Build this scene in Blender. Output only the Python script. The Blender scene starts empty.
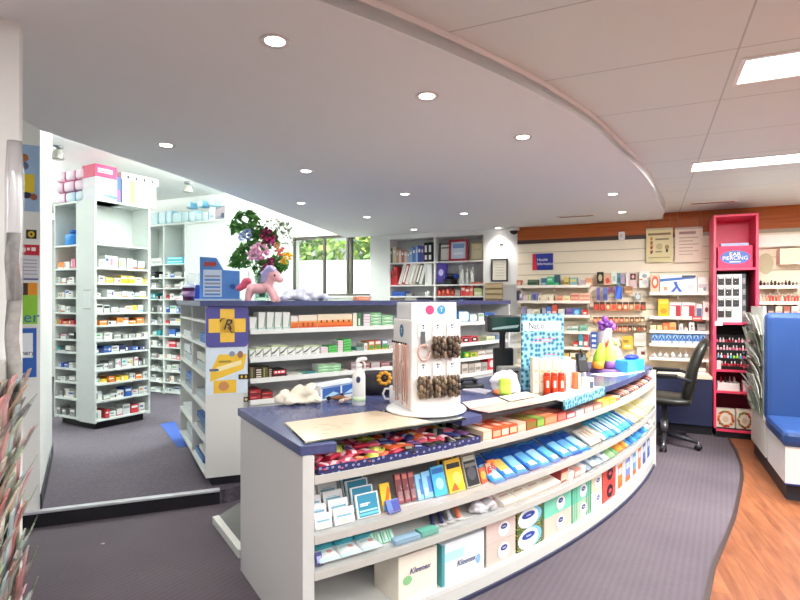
import bpy, math, random
from mathutils import Matrix, Vector, noise
random.seed(7)
F = 533.0; H = 1.45; PI = math.pi
COL = bpy.context.scene.collection
# ---------------------------------------------------------------- materials
def lin(h):
    h = h.lstrip('#'); o = []
    for i in (0, 2, 4):
        c = int(h[i:i+2], 16) / 255
        o.append(c/12.92 if c <= .04045 else ((c+.055)/1.055)**2.4)
    return (*o, 1)
_M = {}
def newmat(name):
    m = bpy.data.materials.new(name); m.use_nodes = True
    nt = m.node_tree; b = nt.nodes['Principled BSDF']
    return m, nt, b, nt.nodes, nt.links
def M(h, rough=.5, metal=0.0, var=.06, scale=14, emit=0, spec=.4):
    k = (h, rough, metal, var, emit)
    if k in _M: return _M[k]
    m, nt, b, N, L = newmat('paint_' + h)
    c = lin(h)
    tc = N.new('ShaderNodeTexCoord'); nz = N.new('ShaderNodeTexNoise'); nz.inputs['Scale'].default_value = scale
    nz.inputs['Detail'].default_value = 2
    mx = N.new('ShaderNodeMix'); mx.data_type = 'RGBA'
    mx.inputs[6].default_value = tuple(min(1, x*(1-var)) for x in c[:3]) + (1,)
    mx.inputs[7].default_value = tuple(min(1, x*(1+var)) for x in c[:3]) + (1,)
    L.new(tc.outputs['Object'], nz.inputs['Vector']); L.new(nz.outputs['Fac'], mx.inputs[0])
    L.new(mx.outputs[2], b.inputs['Base Color'])
    b.inputs['Roughness'].default_value = rough; b.inputs['Metallic'].default_value = metal
    b.inputs['Specular IOR Level'].default_value = spec
    if emit:
        b.inputs['Emission Color'].default_value = c; b.inputs['Emission Strength'].default_value = emit
    _M[k] = m; return m
def m_glass(name, tint, gloss=.12, rough=.05):
    m = bpy.data.materials.new(name); m.use_nodes = True
    nt = m.node_tree; N = nt.nodes; L = nt.links; N.remove(N['Principled BSDF'])
    t = N.new('ShaderNodeBsdfTransparent'); t.inputs[0].default_value = tint
    g = N.new('ShaderNodeBsdfGlossy'); g.inputs['Roughness'].default_value = rough
    lw = N.new('ShaderNodeLayerWeight'); lw.inputs[0].default_value = .35
    mp = N.new('ShaderNodeMapRange'); mp.inputs[3].default_value = gloss*.5; mp.inputs[4].default_value = min(1, gloss*4)
    mx = N.new('ShaderNodeMixShader')
    L.new(lw.outputs['Facing'], mp.inputs[0]); L.new(mp.outputs[0], mx.inputs[0])
    L.new(t.outputs[0], mx.inputs[1]); L.new(g.outputs[0], mx.inputs[2])
    L.new(mx.outputs[0], N['Material Output'].inputs[0]); return m
ACRYL = m_glass('clear_acrylic', (.96, .97, .97, 1))
GLASS = m_glass('window_glass', (.95, .98, .96, 1), .06)
PLAST = m_glass('clear_film', (.93, .93, .95, 1), .2, .2)
def m_carpet(name, c1, c2, ang, per, rib=.45):
    m, nt, b, N, L = newmat(name)
    tc = N.new('ShaderNodeTexCoord'); mp = N.new('ShaderNodeMapping'); mp.inputs['Rotation'].default_value[2] = ang
    w = N.new('ShaderNodeTexWave'); w.inputs['Scale'].default_value = 6.2832/per/20; w.inputs['Distortion'].default_value = 3.0
    w.inputs['Detail'].default_value = 2; w.inputs['Detail Scale'].default_value = 6
    nz = N.new('ShaderNodeTexNoise'); nz.inputs['Scale'].default_value = 160; nz.inputs['Detail'].default_value = 3
    n2 = N.new('ShaderNodeTexNoise'); n2.inputs['Scale'].default_value = 1.3; n2.inputs['Detail'].default_value = 4
    a = N.new('ShaderNodeMath'); a.operation = 'MULTIPLY_ADD'; a.inputs[1].default_value = rib
    s = N.new('ShaderNodeMath'); s.operation = 'MULTIPLY_ADD'; s.inputs[1].default_value = .55
    r = N.new('ShaderNodeMix'); r.data_type = 'RGBA'; r.inputs[6].default_value = lin(c1); r.inputs[7].default_value = lin(c2)
    L.new(tc.outputs['Object'], mp.inputs[0]); L.new(mp.outputs[0], w.inputs['Vector'])
    L.new(tc.outputs['Object'], nz.inputs['Vector']); L.new(tc.outputs['Object'], n2.inputs['Vector'])
    L.new(w.outputs['Fac'], a.inputs[0]); L.new(n2.outputs['Fac'], s.inputs[0])
    k = N.new('ShaderNodeMath'); k.operation = 'MULTIPLY'; k.inputs[1].default_value = .3
    L.new(nz.outputs['Fac'], k.inputs[0]); L.new(k.outputs[0], s.inputs[2]); L.new(s.outputs[0], a.inputs[2])
    a2 = N.new('ShaderNodeMath'); a2.operation = 'MULTIPLY'; a2.inputs[1].default_value = .95
    L.new(a.outputs[0], a2.inputs[0]); L.new(a2.outputs[0], r.inputs[0])
    L.new(r.outputs[2], b.inputs['Base Color']); b.inputs['Roughness'].default_value = .95
    b.inputs['Specular IOR Level'].default_value = .1
    bp = N.new('ShaderNodeBump'); bp.inputs['Strength'].default_value = .4; bp.inputs['Distance'].default_value = .004
    L.new(a.outputs[0], bp.inputs['Height']); L.new(bp.outputs[0], b.inputs['Normal']); return m
def m_wood(name, c1, c2, ang, plank=None, rough=.4, sc=(2, 30, 30)):
    m, nt, b, N, L = newmat(name)
    tc = N.new('ShaderNodeTexCoord'); mp = N.new('ShaderNodeMapping'); mp.inputs['Rotation'].default_value[2] = ang
    m2 = N.new('ShaderNodeMapping'); m2.inputs['Scale'].default_value = sc
    nz = N.new('ShaderNodeTexNoise'); nz.inputs['Scale'].default_value = 1; nz.inputs['Detail'].default_value = 5; nz.inputs['Distortion'].default_value = .6
    r = N.new('ShaderNodeValToRGB'); r.color_ramp.elements[0].position = .3; r.color_ramp.elements[1].position = .72
    r.color_ramp.elements[0].color = lin(c1); r.color_ramp.elements[1].color = lin(c2)
    L.new(tc.outputs['Object'], mp.inputs[0]); L.new(mp.outputs[0], m2.inputs[0]); L.new(m2.outputs[0], nz.inputs['Vector'])
    L.new(nz.outputs['Fac'], r.inputs[0]); out = r.outputs[0]
    if plank:
        bk = N.new('ShaderNodeTexBrick'); bk.inputs['Scale'].default_value = 1; bk.inputs['Brick Width'].default_value = 1.2
        bk.inputs['Row Height'].default_value = plank; bk.inputs['Mortar Size'].default_value = .0015
        bk.inputs['Color1'].default_value = (.8, .8, .8, 1); bk.inputs['Color2'].default_value = (1.15, 1.1, 1.05, 1); bk.inputs['Mortar'].default_value = (.45, .42, .4, 1)
        bk.inputs['Bias'].default_value = 0
        L.new(mp.outputs[0], bk.inputs['Vector'])
        x = N.new('ShaderNodeMix'); x.data_type = 'RGBA'; x.blend_type = 'MULTIPLY'; x.inputs[0].default_value = 1
        L.new(out, x.inputs[6]); L.new(bk.outputs['Color'], x.inputs[7]); out = x.outputs[2]
    L.new(out, b.inputs['Base Color']); b.inputs['Roughness'].default_value = rough; b.inputs['Specular IOR Level'].default_value = .3
    return m
def m_tiles(name, c, line, ang, ox, oy, tw, th):
    m, nt, b, N, L = newmat(name)
    tc = N.new('ShaderNodeTexCoord'); mp = N.new('ShaderNodeMapping'); mp.vector_type = 'TEXTURE'
    mp.inputs['Rotation'].default_value[2] = ang; mp.inputs['Location'].default_value = (ox, oy, 0)
    bk = N.new('ShaderNodeTexBrick'); bk.offset = 0; bk.inputs['Scale'].default_value = 1
    bk.inputs['Brick Width'].default_value = tw; bk.inputs['Row Height'].default_value = th; bk.inputs['Mortar Size'].default_value = .004
    bk.inputs['Color1'].default_value = lin(c); bk.inputs['Color2'].default_value = lin(c); bk.inputs['Mortar'].default_value = lin(line)
    L.new(tc.outputs['Object'], mp.inputs[0]); L.new(mp.outputs[0], bk.inputs['Vector']); L.new(bk.outputs['Color'], b.inputs['Base Color'])
    b.inputs['Roughness'].default_value = .9; b.inputs['Specular IOR Level'].default_value = .1; return m
def m_spots(name, c1, c2, c3, scale, th=.28):
    m, nt, b, N, L = newmat(name)
    tc = N.new('ShaderNodeTexCoord'); vo = N.new('ShaderNodeTexVoronoi'); vo.inputs['Scale'].default_value = scale; vo.inputs['Randomness'].default_value = .55
    r = N.new('ShaderNodeValToRGB'); r.color_ramp.interpolation = 'CONSTANT'
    r.color_ramp.elements[0].color = lin(c2); r.color_ramp.elements[1].color = lin(c1); r.color_ramp.elements[1].position = th
    e = r.color_ramp.elements.new(th*.55); e.color = lin(c3)
    mp = N.new('ShaderNodeMapping'); mp.inputs['Rotation'].default_value[0] = PI/2; vo.voronoi_dimensions = '2D'
    L.new(tc.outputs['Object'], mp.inputs[0]); L.new(mp.outputs[0], vo.inputs['Vector']); L.new(vo.outputs['Distance'], r.inputs[0]); L.new(r.outputs[0], b.inputs['Base Color'])
    b.inputs['Roughness'].default_value = .5; return m
def m_emit(name, h, s):
    m = bpy.data.materials.new(name); m.use_nodes = True; N = m.node_tree.nodes; N.remove(N['Principled BSDF'])
    e = N.new('ShaderNodeEmission'); e.inputs[0].default_value = lin(h); e.inputs[1].default_value = s
    m.node_tree.links.new(e.outputs[0], N['Material Output'].inputs[0]); return m
# ---------------------------------------------------------------- geometry
class MB:
    def __init__(s): s.v = []; s.f = []; s.mi = []; s.sm = []; s.mats = []; s.T = Matrix.Identity(4)
    def m(s, mat):
        if isinstance(mat, str): mat = M(mat)
        if mat not in s.mats: s.mats.append(mat)
        return s.mats.index(mat)
    def add(s, vs, fs, mat, smooth=False):
        o = len(s.v); k = s.m(mat); T = s.T
        s.v += [tuple(T @ Vector(p)) for p in vs]
        for f in fs: s.f.append(tuple(o+i for i in f)); s.mi.append(k); s.sm.append(smooth)
        return s
    def box(s, x0, x1, y0, y1, z0, z1, mat):
        if x0 > x1: x0, x1 = x1, x0
        if y0 > y1: y0, y1 = y1, y0
        if z0 > z1: z0, z1 = z1, z0
        return s.add([(x0,y0,z0),(x1,y0,z0),(x1,y1,z0),(x0,y1,z0),(x0,y0,z1),(x1,y0,z1),(x1,y1,z1),(x0,y1,z1)],
              [(0,3,2,1),(4,5,6,7),(0,1,5,4),(1,2,6,5),(2,3,7,6),(3,0,4,7)], mat)
    def prism(s, poly, z0, z1, mat):
        a = sum(poly[i][0]*poly[(i+1) % len(poly)][1]-poly[(i+1) % len(poly)][0]*poly[i][1] for i in range(len(poly)))
        if a < 0: poly = poly[::-1]
        n = len(poly)
        return s.add([(x,y,z0) for x,y in poly]+[(x,y,z1) for x,y in poly],
              [tuple(range(n))[::-1], tuple(range(n, 2*n))]+[(i,(i+1) % n,n+(i+1) % n,n+i) for i in range(n)], mat)
    def tube(s, path, r, mat, seg=8, cap=True, smooth=True):
        P = [Vector(p) for p in path]; n = len(P); vs = []; fs = []
        rr = r if isinstance(r, (list, tuple)) else [r]*n
        up = None
        for i in range(n):
            t = (P[min(i+1,n-1)]-P[max(i-1,0)]).normalized()
            if up is None:
                up = Vector((0,0,1)) if abs(t.z) < .9 else Vector((1,0,0))
            a = (up - t*up.dot(t)).normalized(); b = t.cross(a); up = a
            for k in range(seg):
                q = 2*PI*k/seg; vs.append(tuple(P[i]+(a*math.cos(q)+b*math.sin(q))*rr[i]))
        for i in range(n-1):
            for k in range(seg):
                j = (k+1) % seg; fs.append((i*seg+k, i*seg+j, (i+1)*seg+j, (i+1)*seg+k))
        if cap: fs += [tuple(range(seg))[::-1], tuple((n-1)*seg+k for k in range(seg))]
        return s.add(vs, fs, mat, smooth)
    def lathe(s, prof, mat, seg=20, c=(0,0,0), sx=1, sy=1, smooth=True):
        n = len(prof); vs = []; fs = []
        for r, z in prof:
            for k in range(seg):
                q = 2*PI*k/seg; vs.append((c[0]+r*math.cos(q)*sx, c[1]+r*math.sin(q)*sy, c[2]+z))
        for i in range(n-1):
            for k in range(seg):
                j = (k+1) % seg; fs.append((i*seg+k, i*seg+j, (i+1)*seg+j, (i+1)*seg+k))
        fs += [tuple(range(seg))[::-1], tuple((n-1)*seg+k for k in range(seg))]
        return s.add(vs, fs, mat, smooth)
    def ell(s, c, r, mat, seg=14, rings=9):
        pr = [(max(1e-4, math.sin(PI*i/rings)), -math.cos(PI*i/rings)) for i in range(rings+1)]
        n = len(pr); vs = []; fs = []
        for a, z in pr:
            for k in range(seg):
                q = 2*PI*k/seg; vs.append((c[0]+a*math.cos(q)*r[0], c[1]+a*math.sin(q)*r[1], c[2]+z*r[2]))
        for i in range(n-1):
            for k in range(seg):
                j = (k+1) % seg; fs.append((i*seg+k, i*seg+j, (i+1)*seg+j, (i+1)*seg+k))
        return s.add(vs, fs, mat, True)
    def fquad(s, u0, u1, z0, z1, y, mat):           # quad facing -y
        return s.add([(u0,y,z0),(u1,y,z0),(u1,y,z1),(u0,y,z1)], [(0,1,2,3)], mat)
    def fell(s, cu, cz, ru, rz, y, mat, seg=20):
        return s.add([(cu+ru*math.cos(2*PI*k/seg), y, cz+rz*math.sin(2*PI*k/seg)) for k in range(seg)], [tuple(range(seg))], mat)
    def strip(s, cv, s0, s1, o0, o1, z0, z1, mat, n=24, z0b=None, z1b=None):
        vs = []; fs = []
        if z0b is None: z0b = z0
        if z1b is None: z1b = z1
        for i in range(n+1):
            p, t, nn = cv.at(s0+(s1-s0)*i/n)
            for o, za, zb in ((o0, z0, z1), (o1, z0b, z1b)):
                vs += [(p[0]+nn[0]*o, p[1]+nn[1]*o, za), (p[0]+nn[0]*o, p[1]+nn[1]*o, zb)]
        for i in range(n):
            a = i*4; b = a+4
            fs += [(a,b,b+1,a+1), (a+2,a+3,b+3,b+2), (a+1,b+1,b+3,a+3), (a,a+2,b+2,b)]
        fs += [(0,1,3,2), (n*4, n*4+2, n*4+3, n*4+1)]
        return s.add(vs, fs, mat)
    def build(s, name, parent=None, loc=(0,0,0), rz=0, bev=0, tag=None, rx=0):
        me = bpy.data.meshes.new(name); me.from_pydata(s.v, [], s.f)
        for mt in s.mats: me.materials.append(mt)
        me.polygons.foreach_set('material_index', s.mi); me.polygons.foreach_set('use_smooth', s.sm); me.update()
        o = bpy.data.objects.new(name, me); COL.objects.link(o); o.location = loc; o.rotation_euler = (rx, 0, rz)
        if parent: o.parent = parent
        if bev:
            bm = o.modifiers.new('Bevel', 'BEVEL'); bm.width = bev; bm.segments = 2; bm.limit_method = 'ANGLE'; bm.angle_limit = .7
        if tag: settag(o, *tag)
        return o
def settag(o, label, cat, group=None):
    o['label'] = label; o['category'] = cat
    if group: o['group'] = group
    return o
def empty(name, label, cat, loc=(0,0,0), rz=0, group=None):
    o = bpy.data.objects.new(name, None); COL.objects.link(o); o.location = loc; o.rotation_euler = (0,0,rz)
    o.empty_display_size = .05
    return settag(o, label, cat, group)
def struct(mb, name, **k):
    o = mb.build(name, **k); o['kind'] = 'structure'; return o
def bake(o):
    dg = bpy.context.evaluated_depsgraph_get(); dg.update()
    me = bpy.data.meshes.new_from_object(o.evaluated_get(dg)); o.modifiers.clear(); old = o.data
    o.data = me
    return o
def blob(name, parts, mat, voxel=.01, parent=None, loc=(0,0,0), rz=0, smooth=6, tag=None, disp=None):
    mb = MB()
    for c, r in parts: mb.ell(c, r, mat)
    o = mb.build(name, parent, loc, rz, tag=tag)
    rm = o.modifiers.new('r', 'REMESH'); rm.mode = 'VOXEL'; rm.voxel_size = voxel; rm.use_smooth_shade = True
    sm = o.modifiers.new('s', 'SMOOTH'); sm.iterations = smooth; sm.factor = .5
    bake(o)
    if disp:
        a, sc = disp
        for v in o.data.vertices:
            v.co += v.normal*(a*noise.noise(v.co*sc))
    if not o.data.materials: o.data.materials.append(M(mat) if isinstance(mat, str) else mat)
    return o
def text(s, size, mat, name='lettering', parent=None, loc=(0,0,0), rz=0, align='CENTER', shear=0, ext=.0006, sx=1, label=None):
    cu = bpy.data.curves.new('t', 'FONT'); cu.body = s; cu.size = size; cu.align_x = align; cu.align_y = 'CENTER'; cu.extrude = ext; cu.shear = shear
    cu.resolution_u = 3
    t = bpy.data.objects.new('t', cu); COL.objects.link(t)
    dg = bpy.context.evaluated_depsgraph_get(); dg.update()
    me = bpy.data.meshes.new_from_object(t.evaluated_get(dg)); bpy.data.objects.remove(t)
    me.name = name; R = Matrix.Rotation(PI/2, 4, 'X') @ Matrix.Scale(sx, 4, (1,0,0)); me.transform(R)
    me.materials.clear(); me.materials.append(M(mat) if isinstance(mat, str) else mat)
    o = bpy.data.objects.new(name, me); COL.objects.link(o); o.location = loc; o.rotation_euler = (0,0,rz)
    if parent: o.parent = parent
    if label: o['label'] = label
    return o
class Curve:
    def __init__(s, pts):
        s.p = pts; s.l = [0]
        for a, b in zip(pts, pts[1:]): s.l.append(s.l[-1]+math.dist(a, b))
    def at(s, d):
        i = 0
        while i < len(s.p)-2 and s.l[i+1] < d: i += 1
        a, b = s.p[i], s.p[i+1]; L = s.l[i+1]-s.l[i]; k = (d-s.l[i])/L
        t = ((b[0]-a[0])/L, (b[1]-a[1])/L)
        return (a[0]+(b[0]-a[0])*k, a[1]+(b[1]-a[1])*k), t, (-t[1], t[0])
    def hit(s, px, off=0):
        r = (px-400)/F
        best = None
        n = len(s.p)
        q = []
        for i in range(n):
            _, t, nn = s.at(s.l[i]+(1e-6 if i < n-1 else -1e-6)); q.append((s.p[i][0]+nn[0]*off, s.p[i][1]+nn[1]*off))
        for i in range(n-1):
            a, b = q[i], q[i+1]; den = (b[0]-a[0])-r*(b[1]-a[1])
            if abs(den) < 1e-9: continue
            k = (r*a[1]-a[0])/den
            lo = -1e9 if i == 0 else -1e-6; hi = 1e9 if i == n-2 else 1+1e-6
            if lo <= k <= hi:
                y = a[1]+(b[1]-a[1])*k
                if y > .3: return s.l[i]+(s.l[i+1]-s.l[i])*k, y
        raise ValueError(px)
    def z(s, px, py, off=0): return H-(py-300)*s.hit(px, off)[1]/F
def arc3(a, b, c, n=28, e0=0, e1=0):
    ax, ay = a; bx, by = b; cx, cy = c
    d = 2*(ax*(by-cy)+bx*(cy-ay)+cx*(ay-by))
    ux = ((ax*ax+ay*ay)*(by-cy)+(bx*bx+by*by)*(cy-ay)+(cx*cx+cy*cy)*(ay-by))/d
    uy = ((ax*ax+ay*ay)*(cx-bx)+(bx*bx+by*by)*(ax-cx)+(cx*cx+cy*cy)*(bx-ax))/d
    R = math.dist((ux,uy), a); t0 = math.atan2(ay-uy, ax-ux); t1 = math.atan2(cy-uy, cx-ux)
    while t1-t0 > PI: t1 -= 2*PI
    while t1-t0 < -PI: t1 += 2*PI
    return Curve([(ux+R*math.cos(t0+(t1-t0)*i/n), uy+R*math.sin(t0+(t1-t0)*i/n)) for i in range(n+1)])
def onz(px, py, z): Y = F*(H-z)/(py-300); return ((px-400)/F*Y, Y)
ORD = 'first second third fourth fifth sixth seventh eighth ninth tenth eleventh twelfth thirteenth fourteenth fifteenth sixteenth seventeenth eighteenth nineteenth twentieth twenty-first twenty-second twenty-third twenty-fourth twenty-fifth twenty-sixth twenty-seventh twenty-eighth twenty-ninth thirtieth'.split()
# ---------------------------------------------------------------- products
def carton(mb, w, d, h, base, decs=(), top=None, side=None):
    mb.box(-w/2, w/2, -d/2, d/2, 0, h, base)
    y = -d/2-.0007
    for k, q in enumerate(decs):
        yy = y-.0004*k
        if q[0] == 'r': mb.fquad(-w/2+q[1]*w, -w/2+q[3]*w, q[2]*h, q[4]*h, yy, q[5])
        elif q[0] == 'e': mb.fell(-w/2+q[1]*w, q[2]*h, q[3]*w, q[4]*h, yy, q[5])
        elif q[0] == 'p': mb.add([(-w/2+u*w, yy, v*h) for u, v in q[1]], [tuple(range(len(q[1])))], q[2])
    if top: mb.add([(-w/2,-d/2,h+.0006),(w/2,-d/2,h+.0006),(w/2,d/2,h+.0006),(-w/2,d/2,h+.0006)], [(0,1,2,3)], top)
    if side:
        for x in (-w/2-.0006, w/2+.0006): mb.add([(x,-d/2,0),(x,d/2,0),(x,d/2,h),(x,-d/2,h)], [(0,1,2,3)], side)
    return mb
def bottle(mb, w, d, h, body, cap, label=None):
    r = w/2
    mb.lathe([(r*.9,0),(r,.004),(r,h*.62),(r*.85,h*.7),(r*.42,h*.76),(r*.42,h*.8)], body, 14, sy=min(1, d/w))
    mb.lathe([(r*.5,h*.79),(r*.5,h*.98),(r*.4,h)], cap, 12)
    if label: mb.lathe([(r*1.02,h*.15),(r*1.02,h*.55)], label, 14, sy=min(1, d/w))
    return mb
def pillow(mb, w, d, h, base, band=None):             # soft pack, swollen in the middle with crimped ends
    n = 8; vs = []; fs = []
    for i in range(n+1):
        u = i/n; k = max(.08, math.sin(PI*u)**.45); x = -w/2+w*u
        for j in range(10):
            q = 2*PI*j/10; vs.append((x, math.cos(q)*d/2*(.6+.4*k), h/2+math.sin(q)*h/2*k))
    for i in range(n):
        for j in range(10):
            a = i*10+j; b = i*10+(j+1) % 10; fs.append((a, a+10, b+10, b))
    fs += [tuple(range(10)), tuple(n*10+j for j in range(10))[::-1]]
    o = len(mb.f); mb.add(vs, fs, base, True)
    if band:
        k = mb.m(band)
        for i in range(3, 6):
            for j in range(10): mb.mi[o+i*10+j] = k
    return mb
def puff(mb, w, d, h, base, band=None):        # plump wrapped pack: rounded box with a printed middle
    sp = lambda q, e: math.copysign(abs(q)**e, q)
    R_, S_ = 10, 16; vs = []; fs = []
    for i in range(R_+1):
        f = -PI/2+PI*i/R_
        for k in range(S_):
            q = 2*PI*k/S_; c = sp(max(1e-3, math.cos(f)), .35)
            vs.append((w/2*c*sp(math.cos(q), .35), d/2*c*sp(math.sin(q), .35), h/2+h/2*sp(math.sin(f), .5)))
    for i in range(R_):
        for k in range(S_): j = (k+1) % S_; fs.append((i*S_+k, i*S_+j, (i+1)*S_+j, (i+1)*S_+k))
    fs += [tuple(range(S_))[::-1], tuple(R_*S_+k for k in range(S_))]
    o = len(mb.f); mb.add(vs, fs, base, True)
    if band:
        b = mb.m(band)
        for i in range(2, R_-2):
            for k in (10, 11, 12, 13, 4, 3): mb.mi[o+i*S_+k] = b
    return mb
def slab(mb, w, d, h, base, patches=()):       # flat soft bag: flat crimped rim, low swollen middle, printed patches
    n = 8; vs = []; fs = []; nb = (n+1)*(n+1)
    for sgn in (1, -1):
        for i in range(n+1):
            for j in range(n+1):
                u, v = i/n*2-1, j/n*2-1; k = max(0, (1-abs(u)**3)*(1-abs(v)**4)); vs.append((u*w/2, v*d/2, h/2+sgn*(h*.06+h*.44*k)))
    cols = []
    for i in range(n):
        for j in range(n):
            a = i*(n+1)+j; fs.append((a, a+n+1, a+n+2, a+1)); fs.append((nb+a, nb+a+1, nb+a+n+2, nb+a+n+1)); u, v = (i+.5)/n, (j+.5)/n
            c = base
            for q in patches:
                if q[0] <= u <= q[2] and q[1] <= v <= q[3]: c = q[4]
            cols += [c, base]
    for i in range(n):
        for a, b in ((i, i+1), (n*(n+1)+i+1, n*(n+1)+i)): fs.append((a, b, nb+b, nb+a)); cols.append(base)
        a, b = (i+1)*(n+1), i*(n+1); fs.append((a, b, nb+b, nb+a)); cols.append(base)
        a, b = i*(n+1)+n, (i+1)*(n+1)+n; fs.append((a, b, nb+b, nb+a)); cols.append(base)
    o = len(mb.f); mb.add(vs, fs, base, True)
    for k, c in enumerate(cols):
        if c is not base: mb.mi[o+k] = mb.m(c)
    return mb
def card(mb, w, h, base, decs=(), th=.006, bub=None, edge=None):
    mb.box(-w/2, w/2, -th/2, th/2, 0, h, edge or base); carton(MB(), 1, 1, 1, base)
    y = -th/2-.0006
    if edge: mb.fquad(-w/2+w*.05, w/2-w*.05, h*.04, h*.96, y, base); y -= .0005
    for k, q in enumerate(decs):
        yy = y-.0004*k
        if q[0] == 'r': mb.fquad(-w/2+q[1]*w, -w/2+q[3]*w, q[2]*h, q[4]*h, yy, q[5])
        elif q[0] == 'e': mb.fell(-w/2+q[1]*w, q[2]*h, q[3]*w, q[4]*h, yy, q[5])
        elif q[0] == 'p': mb.add([(-w/2+u*w, yy, v*h) for u, v in q[1]], [tuple(range(len(q[1])))], q[2])
    if bub: mb.ell((0, -th, h*bub[0]), (w*.3, .012, h*bub[1]), bub[2], 10, 6)
    return mb
def put(mb, name, cv, sm, z, depth, inset, tag, tilt=0, yaw=0, bev=0):
    p, t, n = cv.at(sm); o = inset+depth/2
    return mb.build(name, None, (p[0]+n[0]*o, p[1]+n[1]*o, z), math.atan2(t[1], t[0])+yaw, bev, tag, tilt)
STR = {'red':'c0303a','blue':'2f57a5','teal':'2f9aa0','orange':'dd7a32','purple':'6a4a95','yellow':'e2c040','green':'4fa25a','navy':'29305c','pink':'d87a95','grey':'9a9a9a','black':'2a2a2c','brown':'7a5236'}
def medrow(cv, px0, px1, z, hmax, where, group, inset=.02, dmax=.2, fill=.9, cols=('white',), tint=None, wr=(.05,.13), n0=0, prng=None, offs=0):
    """a row of small medicine cartons standing along a shelf front"""
    R = random.Random(prng or where)
    a = cv.hit(px0, inset)[0]; b = cv.hit(px1, inset)[0]; s = a+.006; k = n0
    while True:
        w = R.uniform(*wr)
        if s+w > b-.004: break
        if R.random() > fill: s += w*.7; continue
        h = R.uniform(.45, .95)*hmax; d = R.uniform(.6, 1)*dmax
        c = R.choice(cols)
        st = R.choice(list(STR)) if c == 'white' else 'white'
        base = {'white': R.choice(['e9e9e4','dfe3e2','f0eee8','d5dbd8'])}.get(c, STR.get(c, 'e9e9e4'))
        dc = STR.get(st, 'f2f2ee')
        decs = R.choice([[('r',.06,.6,.94,.85,dc)], [('r',0,.05,1,.25,dc)], [('r',.05,.2,.3,.8,dc)], [('r',.1,.55,.7,.75,dc),('r',.1,.2,.9,.28,'8a8f94')], [('e',.75,.5,.15,.25,dc),('r',.08,.4,.5,.6,'9aa0a5')]])
        mb = carton(MB(), w, d, h, base, decs)
        k += 1
        lab = f"{c} carton with {st} print, {ORD[min(k-1,29)]} from left, {where}"
        put(mb, 'medicine_carton', cv, s+w/2, z, d, inset+R.uniform(0,.02), (lab, 'carton', group))
        s += w+R.uniform(.002, .02)
    return k
class Row:
    """lays products from pixel extents on a shelf whose front is a curve"""
    def __init__(s, cv, z, where, group, inset=.02, n=0): s.cv, s.z, s.where, s.group, s.inset, s.n = cv, z, where, group, inset, n
    def dims(s, x0, x1, yt, inset=None, gap=.001):
        i = s.inset if inset is None else inset
        a, ya = s.cv.hit(x0, i); b, yb = s.cv.hit(x1, i); y = (ya+yb)/2
        return (a+b)/2, max(.008, b-a-2*gap), max(.01, H-(yt-300)*y/F-s.z)
    def lab(s, desc):
        s.n += 1; return f"{desc}, {ORD[min(s.n-1,29)]} from left on {s.where}"
    def carton(s, x0, x1, yt, base, decs, desc, d=.12, name='carton', cat='carton', top=None, side=None, stack=1, inset=None, group=None, bev=0):
        sm, w, h = s.dims(x0, x1, yt, inset); i = s.inset if inset is None else inset; o = None
        for k in range(stack):
            mb = carton(MB(), w, d, h/stack-.001, base, decs, top, side)
            ds = desc
            if stack == 2: ds = ('lower ' if k == 0 else 'upper ')+desc
            elif stack > 2: ds = ('bottom ' if k == 0 else 'top ' if k == stack-1 else ORD[k]+' from bottom ')+desc
            o = put(mb, name, s.cv, sm, s.z+k*h/stack, d, i, (s.lab(ds) if k == 0 else f"{ds}, {ORD[min(s.n-1,29)]} from left on {s.where}", cat, group or s.group), bev=bev)
        return o, w, h
    def bottle(s, x0, x1, yt, body, cap, label, desc, name='bottle', cat='bottle', inset=None):
        sm, w, h = s.dims(x0, x1, yt, inset); i = s.inset if inset is None else inset
        return put(bottle(MB(), w, w, h, body, cap, label), name, s.cv, sm, s.z, w, i, (s.lab(desc), cat, s.group))
    def pillow(s, x0, x1, yt, base, band, desc, d=.1, name='soft_pack', cat='pack', inset=None, tilt=0):
        sm, w, h = s.dims(x0, x1, yt, inset); i = s.inset if inset is None else inset
        return put(puff(MB(), w, d, h, base, band), name, s.cv, sm, s.z, d, i, (s.lab(desc), cat, s.group), tilt)
    def card(s, x0, x1, yt, base, decs, desc, name='blister_card', cat='card', inset=None, tilt=-.25, bub=None, edge=None, th=.006):
        sm, w, h = s.dims(x0, x1, yt, inset); i = s.inset if inset is None else inset
        return put(card(MB(), w, h, base, decs, th, bub, edge), name, s.cv, sm, s.z+.003, .012, i, (s.lab(desc), cat, s.group), tilt)
# ---------------------------------------------------------------- camera, world
cam = bpy.data.cameras.new('camera'); cam.sensor_width = 36; cam.lens = 36*F/800; cam.clip_start = .02
co = bpy.data.objects.new('camera', cam); COL.objects.link(co); co.location = (0,0,H); co.rotation_euler = (PI/2,0,0)
sc = bpy.context.scene; sc.camera = co
sc.view_settings.view_transform = 'Standard'; sc.view_settings.look = 'None'; sc.view_settings.gamma = 1; sc.view_settings.exposure = 0.45
wd = bpy.data.worlds.new('daylight'); sc.world = wd; wd.use_nodes = True
wd.node_tree.nodes['Background'].inputs[0].default_value = (.95,.97,1,1); wd.node_tree.nodes['Background'].inputs[1].default_value = .65
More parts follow.
